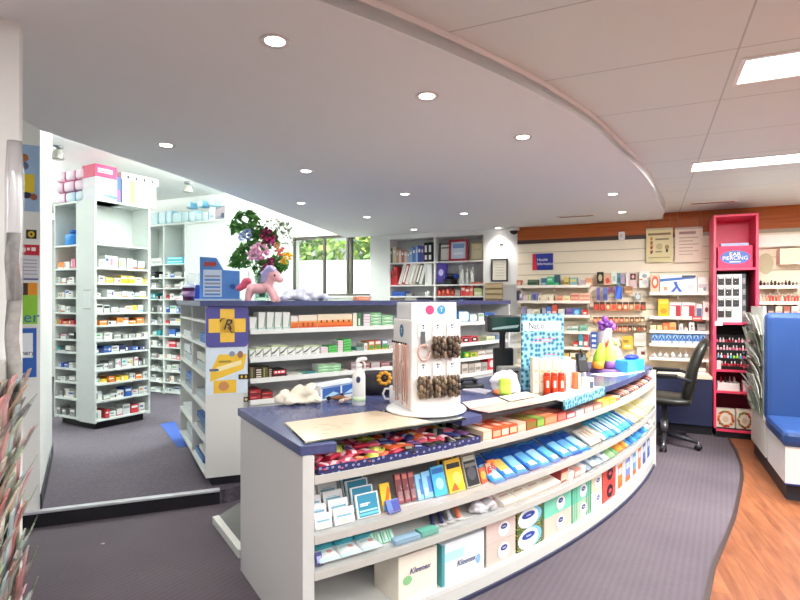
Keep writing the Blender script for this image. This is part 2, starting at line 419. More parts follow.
# ---------------------------------------------------------------- materials of the place
WHITE = M('ecebe8', .55, var=.015); LAM = M('d8d8d5', .35, var=.015); WALL = M('e9e9e6', .7, var=.015)
DLAM = M('e2e8e4', .4, var=.02); CEIL = M('e9eded', .85, var=.01)
NAVYTOP = m_wood('navy_laminate', '464c74', '50567e', 0, None, .25, (60,60,60))
NAVYBASE = M('2b3050', .5, var=.08); PLINTH = M('1d1c22', .5); BLACK = M('17171a', .4); DARK = M('2a2a30', .45)
CARPET = m_carpet('carpet_ribbed', '2c2730', '6e6670', .55, .034, .4)
CARPET2 = m_carpet('carpet_shop', '39333c', '7a7076', .55, .034, .10)
TIMBER = m_wood('timber_floor', '74442c', '9c6444', -1.25, .12, .35, (3, 26, 1))
BAND = m_wood('timber_band', '9c4c1e', 'b8642c', .43, None, .45, (1.5, 8, 40))
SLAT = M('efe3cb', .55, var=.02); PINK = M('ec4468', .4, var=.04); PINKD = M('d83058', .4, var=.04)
CHROME = M('b8babd', .25, 1.0); STEEL = M('9a9ca0', .35, .9)
LEATHER = M('23231f', .38, var=.15); BLUEL = M('243f70', .32, var=.08, scale=6)
# ---------------------------------------------------------------- setting
w = (.907, -.421); nn = (.421, .907); WC = 7.019
def wp(X): return (X, (WC-.421*X)/.907)
BW = Curve([wp(-4.2), wp(7.4)])
def wspan(p0, p1): return BW.hit(p0)[0], BW.hit(p1)[0]
arcF = arc3((-.342,2.12), (1.088,3.225), (2.224,4.65))
wood = [(3.44,5.62),(3.23,5.15),(2.98,4.68),(2.78,4.354),(2.54,4.01),(2.21,3.55),(1.95,3.22),(1.695,2.905),(1.4,2.48),(1.12,2.0),(.9,1.4),(.7,.6),(.55,-.5),(.5,-4)]
mb = MB(); mb.prism([(3.62,6.3)]+wood+[(-6,-4),(-6,12),(1,12),(3.62,7)], -.05, 0, CARPET2); struct(mb, 'floor')
mb = MB(); mb.prism([(3.62,6.3)]+wood+[(8,-4),(8,7),(3.62,7)], -.05, .001, TIMBER); struct(mb, 'floor_timber')
mb = MB(); 
for a, b in zip(wood, wood[1:]): mb.prism([a, b, (b[0]+.022,b[1]-.012), (a[0]+.022,a[1]-.012)], 0, .006, M('3a2c2a', .5))
struct(mb, 'trim_1')
u = (-.45,.893); v = (.893,.45)
sA = (-2.30,3.40); sB = (-1.34,3.77)
def sl(t): return (sA[0]+(sB[0]-sA[0])*t, sA[1]+(sB[1]-sA[1])*t)
mb = MB(); mb.prism([sl(-3), sl(1), sl(1.12), (-.2,5.2), (1.0,6.4), (.6,7.2), (-2.2,9.2), (-9,11), (-9,2)], 0, .1, CARPET); struct(mb, 'floor_dispensary')
mb = MB(); d = (.934,.358); nrm = (.358,-.934)
a, b = sl(-3), sl(1.06)
mb.prism([(a[0]+nrm[0]*.004,a[1]+nrm[1]*.004),(b[0]+nrm[0]*.004,b[1]+nrm[1]*.004),b,a], 0, .09, PLINTH); struct(mb, 'trim_2')
mb = MB(); mb.prism([(a[0]+nrm[0]*.012,a[1]+nrm[1]*.012),(b[0]+nrm[0]*.012,b[1]+nrm[1]*.012),(b[0]-nrm[0]*.035,b[1]-nrm[1]*.035),(a[0]-nrm[0]*.035,a[1]-nrm[1]*.035)], .088, .106, M('c9cbd0', .35, .2)); struct(mb, 'trim_3', bev=.004)
# platform behind the service counter with white nosing
mb = MB(); mb.prism([(-1.19,3.46),(-.88,3.0),(-.4,3.2),(1.9,5.2),(1.2,5.9),(-.2,5.0),(-1.05,3.95)], 0, .04, M('6a6b6a', .8)); struct(mb, 'floor_platform')
mb = MB(); mb.prism([(-1.215,3.45),(-.905,2.985),(-.87,3.005),(-1.18,3.475)], 0, .05, M('dcdcd8', .4)); struct(mb, 'trim_4', bev=.004)
# back wall around the window and the bookcase niche
s0, s1 = wspan(292, 370); k0, k1 = wspan(388.5, 485); t0 = BW.hit(230)[0]; t1 = BW.l[-1]; k9 = BW.hit(518)[0]
mb = MB(); wz0, wz1 = 1.515, 2.45
mb.strip(BW, 0, s0, 0, .2, 0, 3.05, WALL, 1); mb.strip(BW, s1, k0, 0, .2, 0, 3.05, WALL, 1)
mb.strip(BW, s0, s1, 0, .2, 0, wz0, WALL, 1); mb.strip(BW, s0, s1, 0, .2, wz1, 3.05, WALL, 1)
mb.strip(BW, k0, k1, .30, .4, 0, 3.05, WALL, 1); mb.strip(BW, k0, k1, 0, .3, 2.36, 3.05, WALL, 1)
mb.strip(BW, k1, t1, 0, .2, 0, 3.05, WALL, 1); struct(mb, 'wall_back')
# window: frame, mullions, glass
mb = MB(); fr = M('4a443c', .5)
ms = [s0, BW.hit(322.5)[0], BW.hit(346)[0], s1]
for s in ms: mb.strip(BW, s-.014, s+.014, .03, .09, wz0, wz1, fr, 1)
mb.strip(BW, ms[2]+.03, ms[2]+.08, .03, .09, wz0, wz1, fr, 1)
mb.strip(BW, s0, s1, .03, .09, wz0, wz0+.03, fr, 1); mb.strip(BW, s0, s1, .03, .09, wz1-.04, wz1, fr, 1)
win = struct(mb, 'window_1')
mb = MB(); mb.strip(BW, s0, s1, .055, .061, wz0, wz1, GLASS, 1); o = mb.build('window_pane'); o.parent = win
mb = MB(); mb.strip(BW, s0-.03, s1+.03, -.03, .03, wz0-.03, wz0, WHITE, 1); o = mb.build('window_sill'); o.parent = win
# dispensary walls
Dp = lambda X: (X, (5.95-.421*X)/.907)
mb = MB(); a, b = Dp(-9), Dp(-2.12); mb.prism([a, b, (b[0]+.05,b[1]+.12), (a[0]+.05,a[1]+.12)], 0, 3.05, WALL)
struct(mb, 'wall_dispensary'); mb = MB(); mb.prism([b, (b[0]+.1,b[1]), wp(-2.0), wp(-2.12)], 0, 3.05, WALL); struct(mb, 'wall_return')
mb = MB(); mb.prism([(-2.316,3.43),(-3.05,4.67),(-3.2,4.6),(-3.2,4.3),(-2.9,3.8),(-2.86,3.155)], 0, 3.0, WALL); struct(mb, 'wall_left')
mb = MB(); mb.prism([(-2.313,3.424),(-3.045,4.67),(-3.04,4.675),(-2.303,3.43)], .1, .2, M('3b3a40',.6)); struct(mb, 'baseboard_left')
mb = MB(); mb.prism([(-6.3,3),(-6.2,3),(-6.2,11),(-6.3,11)], 0, 3.05, WALL); struct(mb, 'wall_far_left')
mb = MB(); mb.prism([(-1.30,1.82),(-2.3,1.32),(-2.35,1.42),(-1.36,1.92)], 0, 2.42, WALL)
mb.prism([(-1.325,1.80),(-2.3,1.31),(-2.3,1.32),(-1.33,1.81)], 0, 1.98, WHITE); struct(mb, 'wall_near_left')
mb = MB(); mb.prism([(-2.3,1.32),(-2.2,-5),(-2.35,-5),(-2.45,1.32)], 0, 2.6, M('86837f', .8)); mb.prism([(-2.3,-5),(1.2,-5),(1.2,-5.1),(-2.3,-5.1)], 0, 2.6, M('86837f', .8)); struct(mb, 'wall_light_blocker')  # unseen grey walls added to cut light from the left and rear
# ceilings
cv = [(3.12,wp(3.12)[1]),(3.035,6.175),(2.82,5.68),(2.547,5.22),(2.127,4.48),(1.755,3.895),(1.41,3.42),(1.137,3.03),(.82,2.65),(.486,2.31),(.018,1.90),(-.5,1.52),(-1.2,1.1),(-2.2,.7),(-3.2,.45)]
sm = []
for i in range(len(cv)-1):                       # Catmull-Rom through the measured points
    p0 = cv[max(i-1,0)]; p1 = cv[i]; p2 = cv[i+1]; p3 = cv[min(i+2,len(cv)-1)]
    for j in range(5):
        t = j/5
        sm.append(tuple(.5*(2*p1[q]+(p2[q]-p0[q])*t+(2*p0[q]-5*p1[q]+4*p2[q]-p3[q])*t*t+(3*p1[q]-p0[q]-3*p2[q]+p3[q])*t**3) for q in (0,1)))
sm.append(cv[-1])
ZL, ZU = 2.40, 2.475
mb = MB(); mb.prism(sm+[(-3.2,2.0),(-2.35,2.5),(-1.985,2.78),(-2.01,2.98),(-1.68,4.117),wp(-.83)], ZL, ZL+.05, CEIL); struct(mb, 'ceiling_lower')
mb = MB(); vs = []; 
for x, y in sm: vs += [(x,y,ZL-.002),(x,y,ZU+.01)]
fs = [(2*i,2*i+2,2*i+3,2*i+1) for i in range(len(sm)-1)]
mb.add(vs, fs, M('efe8e6', .6, var=.01), True); struct(mb, 'trim_5')
TILE = m_tiles('ceiling_tile', 'dfe6e2', 'bcc2be', math.atan2(-.421,.907), 1.556-.421*6, 2.55-.907*6, 1.2, .62)
mb = MB(); mb.prism([(x+.002,y) for x, y in sm]+[(-4,.4),(-4,-5),(8,-5),(8,wp(8)[1]),(3.4,wp(3.4)[1])], ZU, ZU+.04, TILE); struct(mb, 'ceiling')
mb = MB(); mb.prism([(-9,.6),(.6,.6),wp(.6),wp(-4.2),(-9,wp(-4.2)[1]+.2)], 3.0, 3.05, WALL); struct(mb, 'ceiling_dispensary')
mb = MB()  # unseen upstands added to block light leaking above the low ceiling
ed = [(-3.2,2.0),(-2.35,2.5),(-1.985,2.78),(-2.01,2.98),(-1.68,4.117),wp(-.83)]
for a, b in zip(ed, ed[1:]): mb.prism([a,b,(b[0]+.06,b[1]),(a[0]+.06,a[1])], ZL+.03, 3.0, WHITE)
struct(mb, 'trim_6')
mb = MB(); mb.prism([(-3.2,.45),(-3.2,2.0),(-3.26,2.0),(-3.26,.45)], ZL, 3.0, WHITE)
mb.prism([(-9,.6),(-3.2,.6),(-3.2,.66),(-9,.66)], ZL, 3.0, WHITE); struct(mb, 'trim_7')
# ---------------------------------------------------------------- lamps
def area(name, loc, sx, sy, power, col=(1,1,1), rz=0, rx=0):
    l = bpy.data.lights.new(name, 'AREA'); l.shape = 'RECTANGLE'; l.size = sx; l.size_y = sy; l.energy = power; l.color = col
    o = bpy.data.objects.new(name, l); COL.objects.link(o); o.location = loc; o.rotation_euler = (rx,0,rz); return o
wang = math.atan2(-.421,.907)
LENS = m_emit('troffer_glow', 'f4fffb', 3.2); LENSD = m_emit('tube_glow', 'f0fff6', 3)
def troffer(c, label, power=36, L=1.2, W=.31, z=ZU, col=(1,.985,.96)):
    t = empty('ceiling_light', label, 'ceiling light', (c[0], c[1], z), wang, 'recessed fluorescent ceiling lights')
    mb = MB(); g = .018
    mb.box(-L/2,L/2,-W/2,-W/2+g,-.008,.02,WHITE).box(-L/2,L/2,W/2-g,W/2,-.008,.02,WHITE).box(-L/2,-L/2+g,-W/2+g,W/2-g,-.008,.02,WHITE).box(L/2-g,L/2,-W/2+g,W/2-g,-.008,.02,WHITE)
    mb.build('frame', t)
    mb = MB(); mb.box(-L/2+g,L/2-g,-W/2+g,W/2-g,-.006,-.002,LENS); mb.build('diffuser', t)
    area('troffer_lamp', (c[0],c[1],z-.03), L*.95, W*.9, power, col, wang)
def offs(p, a, b): return (p[0]+w[0]*a+nn[0]*b, p[1]+w[1]*a+nn[1]*b)
c1 = offs((1.58,2.54), .6, -.155); c2 = offs((2.30,4.255), .6, -.155)
troffer(c1, 'bright ceiling light panel nearest the camera at top right', 60); troffer(c2, 'bright ceiling light panel above the blue padded seat', 110)
for i, (a, b) in enumerate([(0,-1.9),(0,-3.8),(-1.9,-3.4),(1.9,0),(1.9,-1.9),(1.9,1.7)]):
    q = offs(c1, a, b)
    if q[0] < 7: troffer(q, f'ceiling light panel out of view, {ORD[i]} behind or beside the camera')
DLENS = m_emit('downlight_glow', 'fff8ee', 9)
dl = [(275,41,'nearest the camera'),(427,96,'large one left of the curved edge'),(523,137,'halfway along the curved edge'),(166,145,'leftmost, above the corner shelf tower'),(306,171,'above the flower bouquet'),(405,194,'centre, in front of the bookcase'),(367,217,'above the window corner'),(414,229.5,'small one above the binders'),(464,213.5,'above the red framed certificate'),(498,228,'beside the security camera'),(613,194,'above the hanging product display'),(622,212,'above the white wall sensor'),(301,203,'above the window top left')]
def downlight(px, py, txt):
    x, y = onz(px, py, ZL)
    t = empty('downlight', f'round recessed downlight, {txt}', 'downlight', (x,y,ZL), 0, 'recessed downlights in the low ceiling')
    MB().lathe([(.036,-.001),(.052,-.006),(.056,-.004),(.056,.004)], M('d8d4d2',.4), 24).build('trim_ring', t)
    MB().lathe([(.0001,-.0045),(.036,-.003),(.036,.002)], DLENS, 20).build('lens', t)
    l = bpy.data.lights.new('downlight_lamp', 'SPOT'); l.energy = 18; l.spot_size = 1.9; l.spot_blend = .8; l.shadow_soft_size = .04; l.color = (1,.96,.90)
    o = bpy.data.objects.new('downlight_lamp', l); COL.objects.link(o); o.location = (x,y,ZL-.02)
for q in dl: downlight(*q)
# added unseen battens; their uplights brighten the dispensary ceiling
for i, (x, y, r) in enumerate([(-4.9,5.3,1.3),(-1.95,4.95,1.3),(-1.65,6.3,1.3),(-1.3,7.3,1.3),(-5.2,7.2,1.3)]):
    t = empty('added_batten', f'added unseen batten brightening the high dispensary ceiling, {ORD[i]} from the left wall panel', 'ceiling light', (x,y,2.70), r, 'added unseen battens over the dispensary')
    MB().box(-.6,.6,-.05,.05,-.05,0,WHITE).build('body', t); [MB().tube([(q,0,0),(q,0,.30)],.006,STEEL,6).build('hanger', t) for q in (-.45,.45)]; MB().box(-.58,.58,-.035,.035,-.075,-.05,LENSD).build('tube', t)
    area('added_batten_lamp', (x,y,2.62), 1.15, .12, 10, (.90,1,.95), r); area('added_uplight', (x,y,2.71), 1.15, .12, 78, (.90,1,.95), r, PI)
# slot diffusers
def slot(p0, p1, z, label):
    a = onz(*p0, z); b = onz(*p1, z); L = math.dist(a,b)
    t = empty('air_diffuser', label, 'air vent', ((a[0]+b[0])/2,(a[1]+b[1])/2,z), math.atan2(b[1]-a[1],b[0]-a[0]), 'slot air vents in the ceiling')
    MB().box(-L/2,L/2,-.05,.05,-.008,0,M('e6ddd4',.5)).build('frame', t); MB().box(-L/2+.03,L/2-.03,-.022,.022,-.010,-.006,M('6e4632',.6)).build('slot', t)
slot((557,217),(596,214.6),ZL,'slim slot air vent in low ceiling above the blue and red sign')
slot((688,203.5),(738,200.5),ZU,'slim slot air vent in ceiling above the pink cabinet')
# spot lamps on the dispensary ceiling
for px, py, lab in ((58,146,'small grey spot lamp above the pink and blue packs'),(188,182,'small grey spot lamp above the pale blue packs')):
    x, y = onz(px, py, 3.0)
    t = empty('spot_lamp', lab, 'spot lamp', (x,y,3.0), 0, 'spot lamps on the dispensary ceiling')
    MB().lathe([(.05,0),(.05,-.02),(.012,-.025),(.012,-.05)], STEEL, 14).build('mount', t)
    MB().lathe([(.025,-.04),(.045,-.06),(.058,-.13),(.052,-.135)], M('b9b7ae',.4,.3), 16).build('lamp_head', t)
# security dome camera, wall sensor
x, y = onz(513, 228, ZL); y -= .05
t = empty('security_camera', 'dark dome security camera under the ceiling beside the orange timber band', 'security camera', (x,y,ZL))
MB().lathe([(.07,0),(.075,-.03),(.06,-.045)], WHITE, 20).build('housing', t)
MB().lathe([(.055,-.04),(.05,-.065),(.03,-.085),(.001,-.092)], BLACK, 18).build('dome', t)
# ---------------------------------------------------------------- outside the window
GRASS = M('6f8f4a', .9, var=.3, scale=3)
def leaves(name, c, r, n, cols, size, tag, parent=None, seed=1, loc=(0,0,0)):
    R = random.Random(seed); mb = MB()
    for i in range(n):
        q = R.uniform(0,2*PI); f = math.acos(R.uniform(-1,1)); k = R.uniform(.55,1)
        p = Vector((c[0]+r[0]*k*math.sin(f)*math.cos(q), c[1]+r[1]*k*math.sin(f)*math.sin(q), c[2]+r[2]*k*math.cos(f)))
        s = size*R.uniform(.6,1.3); mb.T = Matrix.Translation(p) @ Matrix.Rotation(R.uniform(0,6.3),4,'Z') @ Matrix.Rotation(R.uniform(-1.2,1.2),4,'X') @ Matrix.Rotation(R.uniform(-1,1),4,'Y')
        mb.add([(0,-s,0),(s*.5,-.2*s,.12*s),(0,s,0),(-s*.5,-.2*s,.12*s)], [(0,1,2,3)], R.choice(cols))
    mb.T = Matrix.Identity(4); return mb.build(name, parent, loc, tag=tag)
mb = MB(); mb.box(-9,3.5,9.6,24,.3,.4,M('b9b7ac',.9)); struct(mb, 'floor_outside')
mb = MB(); mb.prism([(-6,12.6),(2.5,10.9),(2.5,11.1),(-6,12.8)], .4, 2.32, M('f6f5f0',.8)); mb.build('garden_wall', tag=('white rendered garden wall outside the dispensary window','wall'))
gcols = ['7ea63c','98bd4c','5f8a34','b5cc60']
for i, (x, y, r) in enumerate([(-4.4,14.6,.95),(-2.4,14.2,.95),(-.4,13.8,.95),(1.6,13.2,.95)]):
    t = empty('garden_tree', ['leafy garden tree seen at left edge of the window','leafy garden tree behind the left window pane','bright green tree behind the middle window pane','bright green tree seen in the right window pane'][i], 'tree', (x,y,.4), 0, 'garden trees outside the window')
    leaves('foliage', (0,0,2.3), (r,.8,1.0), 900, gcols, .14, None, t, i)
    MB().tube([(0,0,0),(.05,0,.9),(0,0,1.9)], [.09,.07,.05], '5b4636').build('trunk', t)
sun = bpy.data.lights.new('sun', 'SUN'); sun.energy = 9; sun.angle = .02; so = bpy.data.objects.new('sun', sun); COL.objects.link(so); so.rotation_euler = (math.radians(42), 0, math.radians(25))
# ---------------------------------------------------------------- posters on the left wall
def frame_at(p, ang): return Matrix.Translation((p[0],p[1],0)) @ Matrix.Rotation(ang,4,'Z')
vang = math.atan2(.45,.893)
PP = Curve([(-2.9,3.155-.0),(-2.316,3.43)])
PP = Curve([(-2.316-.893*.8,3.43-.45*.8),(-2.316,3.43)])
def poster(px0, px1, y0, y1, base, name, label, cat, decs=()):
    a = PP.hit(px0,-.004); b = PP.hit(px1,-.004); Y = b[1]; z0 = H-(y1-300)*Y/F; z1 = H-(y0-300)*Y/F; wd_ = b[0]-a[0]
    p, t, n = PP.at((a[0]+b[0])/2)
    return put(card(MB(), wd_, z1-z0, base, decs, .003), name, PP, (a[0]+b[0])/2, z0, .003, -.004, (label, cat)), wd_, z1-z0
poster(14,39.5,146,212,'9db8d8','poster','pale blue wall poster with yellow block, topmost on the left panel','poster',[('r',.35,.28,.8,.56,'e2c22c'),('e',.45,.24,.25,.05,'2c2c44'),('e',.4,.8,.17,.06,'a8683a'),('e',.42,.68,.15,.06,'5a6484'),('e',.78,.22,.14,.05,'9a5a3c')])
poster(26,36.5,230,239,'2a2a2c','sticker','small black and yellow square sticker on the left panel','sticker',[('e',.5,.5,.32,.36,'d8b52c'),('e',.5,.5,.12,.14,'2a2a2c')])
poster(14,39.5,245,255.5,'c8283c','notice','red notice strip with white marks on the left panel','notice',[('r',.5,.45,.62,.7,'f4e8e8'),('r',.68,.4,.85,.75,'f4e8e8'),('r',.3,.3,.45,.7,'f4e8e8')])
poster(14,39.5,256,281,'dcdbe2','notice','white printed notice with dark blue underline on the left panel','notice',[('r',.05,.04,.95,.10,'39408c')]+[('r',.1,.25+.14*i,.9,.29+.14*i,'a4a4b0') for i in range(5)])
o, a_, b_ = poster(12,37.5,283,326,'8cc63c','poster','lime green poster with brown and orange squares on top','poster',[('r',0,.72,.62,1,'4a3c34'),('r',.62,.72,1,1,'e8962c'),('r',0,0,1,.05,'e8f0d8')])
text('ler', b_*.36, '2c6a9c', parent=o, loc=(a_*.18,-.0035,b_*.2))
o, a_, b_ = poster(12,36.5,328,377,'2f62b4','poster','blue poster with white card area on the left panel','poster',[('r',.1,.4,.85,.9,'e8ecf2')])
text('mary', b_*.13, '2c3c6c', parent=o, loc=(a_*.1,-.0035,b_*.5))
# hanging newspaper strip in clear film beside it
t = empty('hanging_newspaper', 'long clear plastic holder with grey newspapers hanging at far left', 'newspaper', (-1.262,1.745,1.15))
R = random.Random(3); mb = MB()
vs = []; n = 12
for i in range(n+1):
    zz = .52*i/n; bow = .02*math.sin(i*1.1)
    vs += [(-.022+bow*.2,-.01,zz),(.0+bow*.4,-.02+bow*.5,zz),(.02+bow*.3,.0,zz)]
fs = []
for i in range(n): fs += [(3*i,3*i+1,3*i+4,3*i+3),(3*i+1,3*i+2,3*i+5,3*i+4)]
mb.add(vs, fs, M('9c9a96',.8,var=.35,scale=50), True); p_ = mb.build('newspaper', t)
sd = p_.modifiers.new('s','SOLIDIFY'); sd.thickness = .008
mb = MB(); mb.lathe([(.024,.3),(.028,.45),(.028,.7),(.022,.82)], PLAST, 14, sy=.8); mb.build('clear_sleeve', t)
# ---------------------------------------------------------------- magazine racks
def rack(name, label, base, dirx, out, L, tiers, z0, dz, hgt, cols, proto_label, group, per, seed, tip=.075):
    """base=(x,y) far end of the back line, dirx = unit vector along it, out = unit vector facing the customer"""
    t = empty(name, label, 'magazine rack', (base[0],base[1],0))
    ax, ay = dirx; ox, oy = out
    def P(a, o): return (ax*a+ox*o, ay*a+oy*o)
    mb = MB(); mb.prism([P(0,-.02),P(L,-.02),P(L,0),P(0,0)], z0-.04, z0+dz*tiers+hgt*.6, M('c9c9c4',.4)); mb.build('back_panel', t)
    for k in range(tiers):
        z = z0+dz*k
        mb = MB(); mb.prism([P(0,0),P(L,0),P(L,.035),P(0,.035)], z-.006, z, ACRYL)
        vs = [(*P(0,.035),z),(*P(L,.035),z),(*P(L,.075),z+hgt*.5),(*P(0,.075),z+hgt*.5)]
        mb.add(vs+[(x+ox*.004,y+oy*.004,q) for x,y,q in vs], [(0,1,2,3),(4,5,6,7),(0,1,5,4),(1,2,6,5),(2,3,7,6),(3,0,4,7)], ACRYL); mb.build('pocket', t)
    R = random.Random(seed); i = 0
    for k in range(tiers):
        z = z0+dz*k
        for c in range(per):
            for q in range(2):
                a = (c+.5)*L/per+R.uniform(-.01,.01); wd_ = L/per*.88; hh = hgt*R.uniform(.8,1.15); bt = .006+.014*q; tp = bt+tip*R.uniform(.45,1)*(.6+.4*q)
                col = R.choice(cols); mb = MB()
                cur = R.uniform(0,.02)
                pts = [(bt,0),((bt+tp)/2-cur*.3,hh*.5),(tp+cur,hh)]
                vs = []
                for o_, zz in pts:
                    for s_ in (-.5,.5):
                        vs.append((*P(a+wd_*s_, o_), z+zz)); vs.append((*P(a+wd_*s_, o_+.005), z+zz))
                mb.add(vs, [(0,2,6,4),(4,6,10,8),(1,5,7,3),(5,9,11,7),(0,4,5,1),(4,8,9,5),(2,3,7,6),(6,7,11,10),(8,10,11,9),(0,1,3,2)], col[1])
                mb.build('magazine', None, (base[0],base[1],0), tag=(f"{col[0]} magazine, {'front' if q else 'back'}, {ORD[c]} from far end, {ORD[k]} tier up, {proto_label[1]}", 'magazine', group)); i += 1
mc = [('pale grey','ccc8c2'),('cream','ddd4c6'),('dusty pink','cc9a9c'),('brown','ac9484'),('grey green','a4b2a0'),('light green','b8c8a8'),('faded red','c48480'),('tan','c4aa90'),('pale blue','b0c4c8'),('grey','98948e')]
rack('magazine_rack','tall wall rack crammed with magazines at far left',(-1.315,1.80),(.45,-.893),(.893,.45),.62,7,.42,.105,.16,[(a,M(b,.5,var=.3,scale=40)) for a,b in mc],('far end','left wall rack'),'magazines in the left wall rack',9,5,.03)
# ---------------------------------------------------------------- corner shelf tower (gondola)
gC = (-3.15,5.5); gR = (-2.83,6.04); gL = (-3.79,5.84)
GR = Curve([gC, gR]); GL = Curve([gL, gC])
lenR = GR.l[-1]; lenL = GL.l[-1]
t = empty('shelf_tower', 'tall white corner shelf tower full of medicine cartons', 'shelf unit', (-3.3,5.9,.1))
def tb(mb, name, **k):
    o = mb.build(name, t, **k); o.location = (-t.location.x, -t.location.y, -t.location.z)
    return o
GZ = [.20,.397,.573,.717,.893,1.03,1.186,1.316,1.48,1.63,1.79,2.04]; GT = 2.48; dep = .30
sp = lenL-.27
mb = MB(); mb.strip(GL, sp, lenL-.0, 0, .02, .17, GT, DLAM, 1); tb(mb, 'corner_panel')
mb = MB(); mb.strip(GR, 0, .02, 0, dep+.05, .17, GT, DLAM, 1); tb(mb, 'side_panel')
mb = MB(); mb.strip(GR, lenR-.02, lenR, 0, dep, .17, GT, DLAM, 1); tb(mb, 'side_panel')
mb = MB(); mb.strip(GR, .02, lenR-.02, dep, dep+.02, .17, GT, DLAM, 1); tb(mb, 'back_panel')
mb = MB(); mb.strip(GL, 0, .02, 0, dep, .17, GT, DLAM, 1); tb(mb, 'side_panel')
mb = MB(); mb.strip(GL, sp, sp+.02, .02, dep, .17, GT, DLAM, 1); tb(mb, 'side_panel')
mb = MB(); mb.strip(GL, .02, sp, dep, dep+.02, .17, GT, DLAM, 1); tb(mb, 'back_panel')
mb = MB(); mb.strip(GR, 0, lenR, 0, dep+.05, GT, GT+.02, DLAM, 1); mb.strip(GL, 0, lenL, 0, dep+.02, GT, GT+.02, DLAM, 1); tb(mb, 'top_panel')
for z in GZ: 
    mb = MB(); mb.strip(GR, .02, lenR-.02, 0, dep, z-.018, z, DLAM, 1); tb(mb, 'shelf')
    mb = MB(); mb.strip(GL, .02, sp, 0, dep, z-.018, z, DLAM, 1); tb(mb, 'shelf')
mb = MB(); mb.strip(GR, .04, lenR-.05, .06, dep, .1, .17, PLINTH, 1); mb.strip(GL, .05, lenL-.06, .06, dep, .1, .17, PLINTH, 1); tb(mb, 'plinth')
p, tt, n_ = GL.at(lenL-.12)
put(card(MB(), .13, .2, 'e6ece8', [('r',0,.97,1,1,'7d8c86'),('r',0,0,1,.03,'7d8c86')], .002), 'paper_note', GL, lenL-.12, H-(309-300)*5.6/F, .002, -.004, ('small pale paper note taped to the corner panel of the shelf tower','note'))
gname = 'medicine cartons on the corner shelf tower'
rc = [('white','white','red','green'),('white','white','blue'),('orange','yellow','white','white'),('white','white','grey'),('white','blue','navy'),('white','white','white','grey'),('white','white','orange'),('white','white','yellow'),('white',),('white','white','yellow'),('white',),('white','white','pink')]
lc = [('white','grey'),('white','grey'),('white','red'),('white','blue'),('white','teal','black'),('black','white','brown'),('red','orange','yellow'),('red','white','black'),('white',),('white',),('orange','pink','white'),('blue',)]
for k, z in enumerate(GZ[:-1]):
    hm = (GZ[k+1]-z)*.60
    medrow(GR, 95.8, 149, z, hm, f"{ORD[k]} shelf up, tower right face", gname, cols=rc[k], fill=.94, wr=(.04,.085), dmax=.18)
    medrow(GL, 54.5, 75, z, hm*.95, f"{ORD[k]} shelf up, tower left face", gname, cols=lc[k], fill=.94, wr=(.05,.10), dmax=.18)
r_ = Row(GR, 2.04, 'top shelf of the shelf tower', 'packs on the top shelf of the tower')
r_.pillow(96.5,106,229,'2c2c30','d8d8d8','black and white soft pack')
r_ = Row(GL, 2.04, 'left top shelf of the shelf tower', 'packs on the top shelf of the tower')
sm_, w_, h_ = r_.dims(60,71,229)
t2 = empty('blue_bottle', 'bright blue water jug on the left top shelf of the shelf tower', 'jug', (0,0,0)); p, q, n_ = GL.at(sm_); t2.location = (p[0]+n_[0]*.12,p[1]+n_[1]*.12,2.04)
bottle(MB(), w_*.9, w_*.9, h_, '3a8ede','2a62b8').build('body', t2)
MB().tube([(w_*.4,0,h_*.75),(w_*.75,0,h_*.7),(w_*.75,0,h_*.35),(w_*.42,0,h_*.3)], .012, 'd890b8').build('handle', t2)
# packs and boxes on the tower top
TOPZ = GT+.02
r_ = Row(GL, TOPZ, 'top of the shelf tower', 'pink and blue packs on top of the shelf tower', .01)
lay = [[(53.5,64,'pink'),(64.2,74,'bpack'),(74.2,83.5,'bpack')],[(53.5,62,'pink'),(62.2,73,'pink'),(73.2,83.5,'pink')],[(53.5,64,'pink'),(64.2,74,'pink'),(74.2,83.5,'pink')]]
for lv, row in enumerate(lay):
    for i, (x0, x1, c) in enumerate(row):
        sm_, w_, _ = r_.dims(x0, x1, 190); hh = .115
        b_, s_, nm = ('e88ab8','f6dcea','pink and white soft pack') if c == 'pink' else ('6fb4e4','e4f2fa','pale blue and white soft pack')
        put(puff(MB(), w_, .22, hh, b_, s_), 'soft_pack', GL, sm_, TOPZ+lv*.118, .22, .01, (f"{nm}, {ORD[i]} from left in {['bottom','middle','top'][lv]} layer on the shelf tower", 'pack', 'pink and blue packs on top of the shelf tower'))
r_ = Row(GR, TOPZ, 'right top of the shelf tower', 'boxes on top of the shelf tower', .0)
sm_, w_, _ = r_.dims(95.5,117,190)
PRM = [('r',.1,.35,.8,.7,'f0c8d8'),('r',.15,.42,.6,.5,'c02860')]
put(carton(MB(), w_, .25, .13, 'f0f0f2', [('p',[(.35,.35),(1,.15),(1,.4),(.35,.45)],'4a8ed0')], side='e8e8ee'), 'nappy_carton', GR, sm_, TOPZ, .25, 0, ('white carton with blue swoosh, lowest of stack on the shelf tower','carton','boxes on top of the shelf tower'))
put(carton(MB(), w_, .25, .10, 'eeeaf0', [('r',.05,.1,.95,.3,'d8d4e0')]), 'nappy_carton', GR, sm_, TOPZ+.132, .25, 0, ('plain white carton, middle of stack on the shelf tower','carton','boxes on top of the shelf tower'))
put(carton(MB(), w_, .25, .13, 'c8285c', PRM, top='d84878'), 'nappy_carton', GR, sm_, TOPZ+.234, .25, 0, ('crimson pink carton, topmost of stack on the shelf tower','carton','boxes on top of the shelf tower'))
sm_, w_, _ = r_.dims(117.5,122,190)
put(carton(MB(), w_, .22, .27, '3c5cb0', [('r',.2,.1,.8,.5,'c04880')]), 'carton', GR, sm_, TOPZ, .22, .02, ('narrow blue and pink carton squeezed between stack and white box','carton','boxes on top of the shelf tower'))
sm_, w_, _ = r_.dims(122.5,159,190)
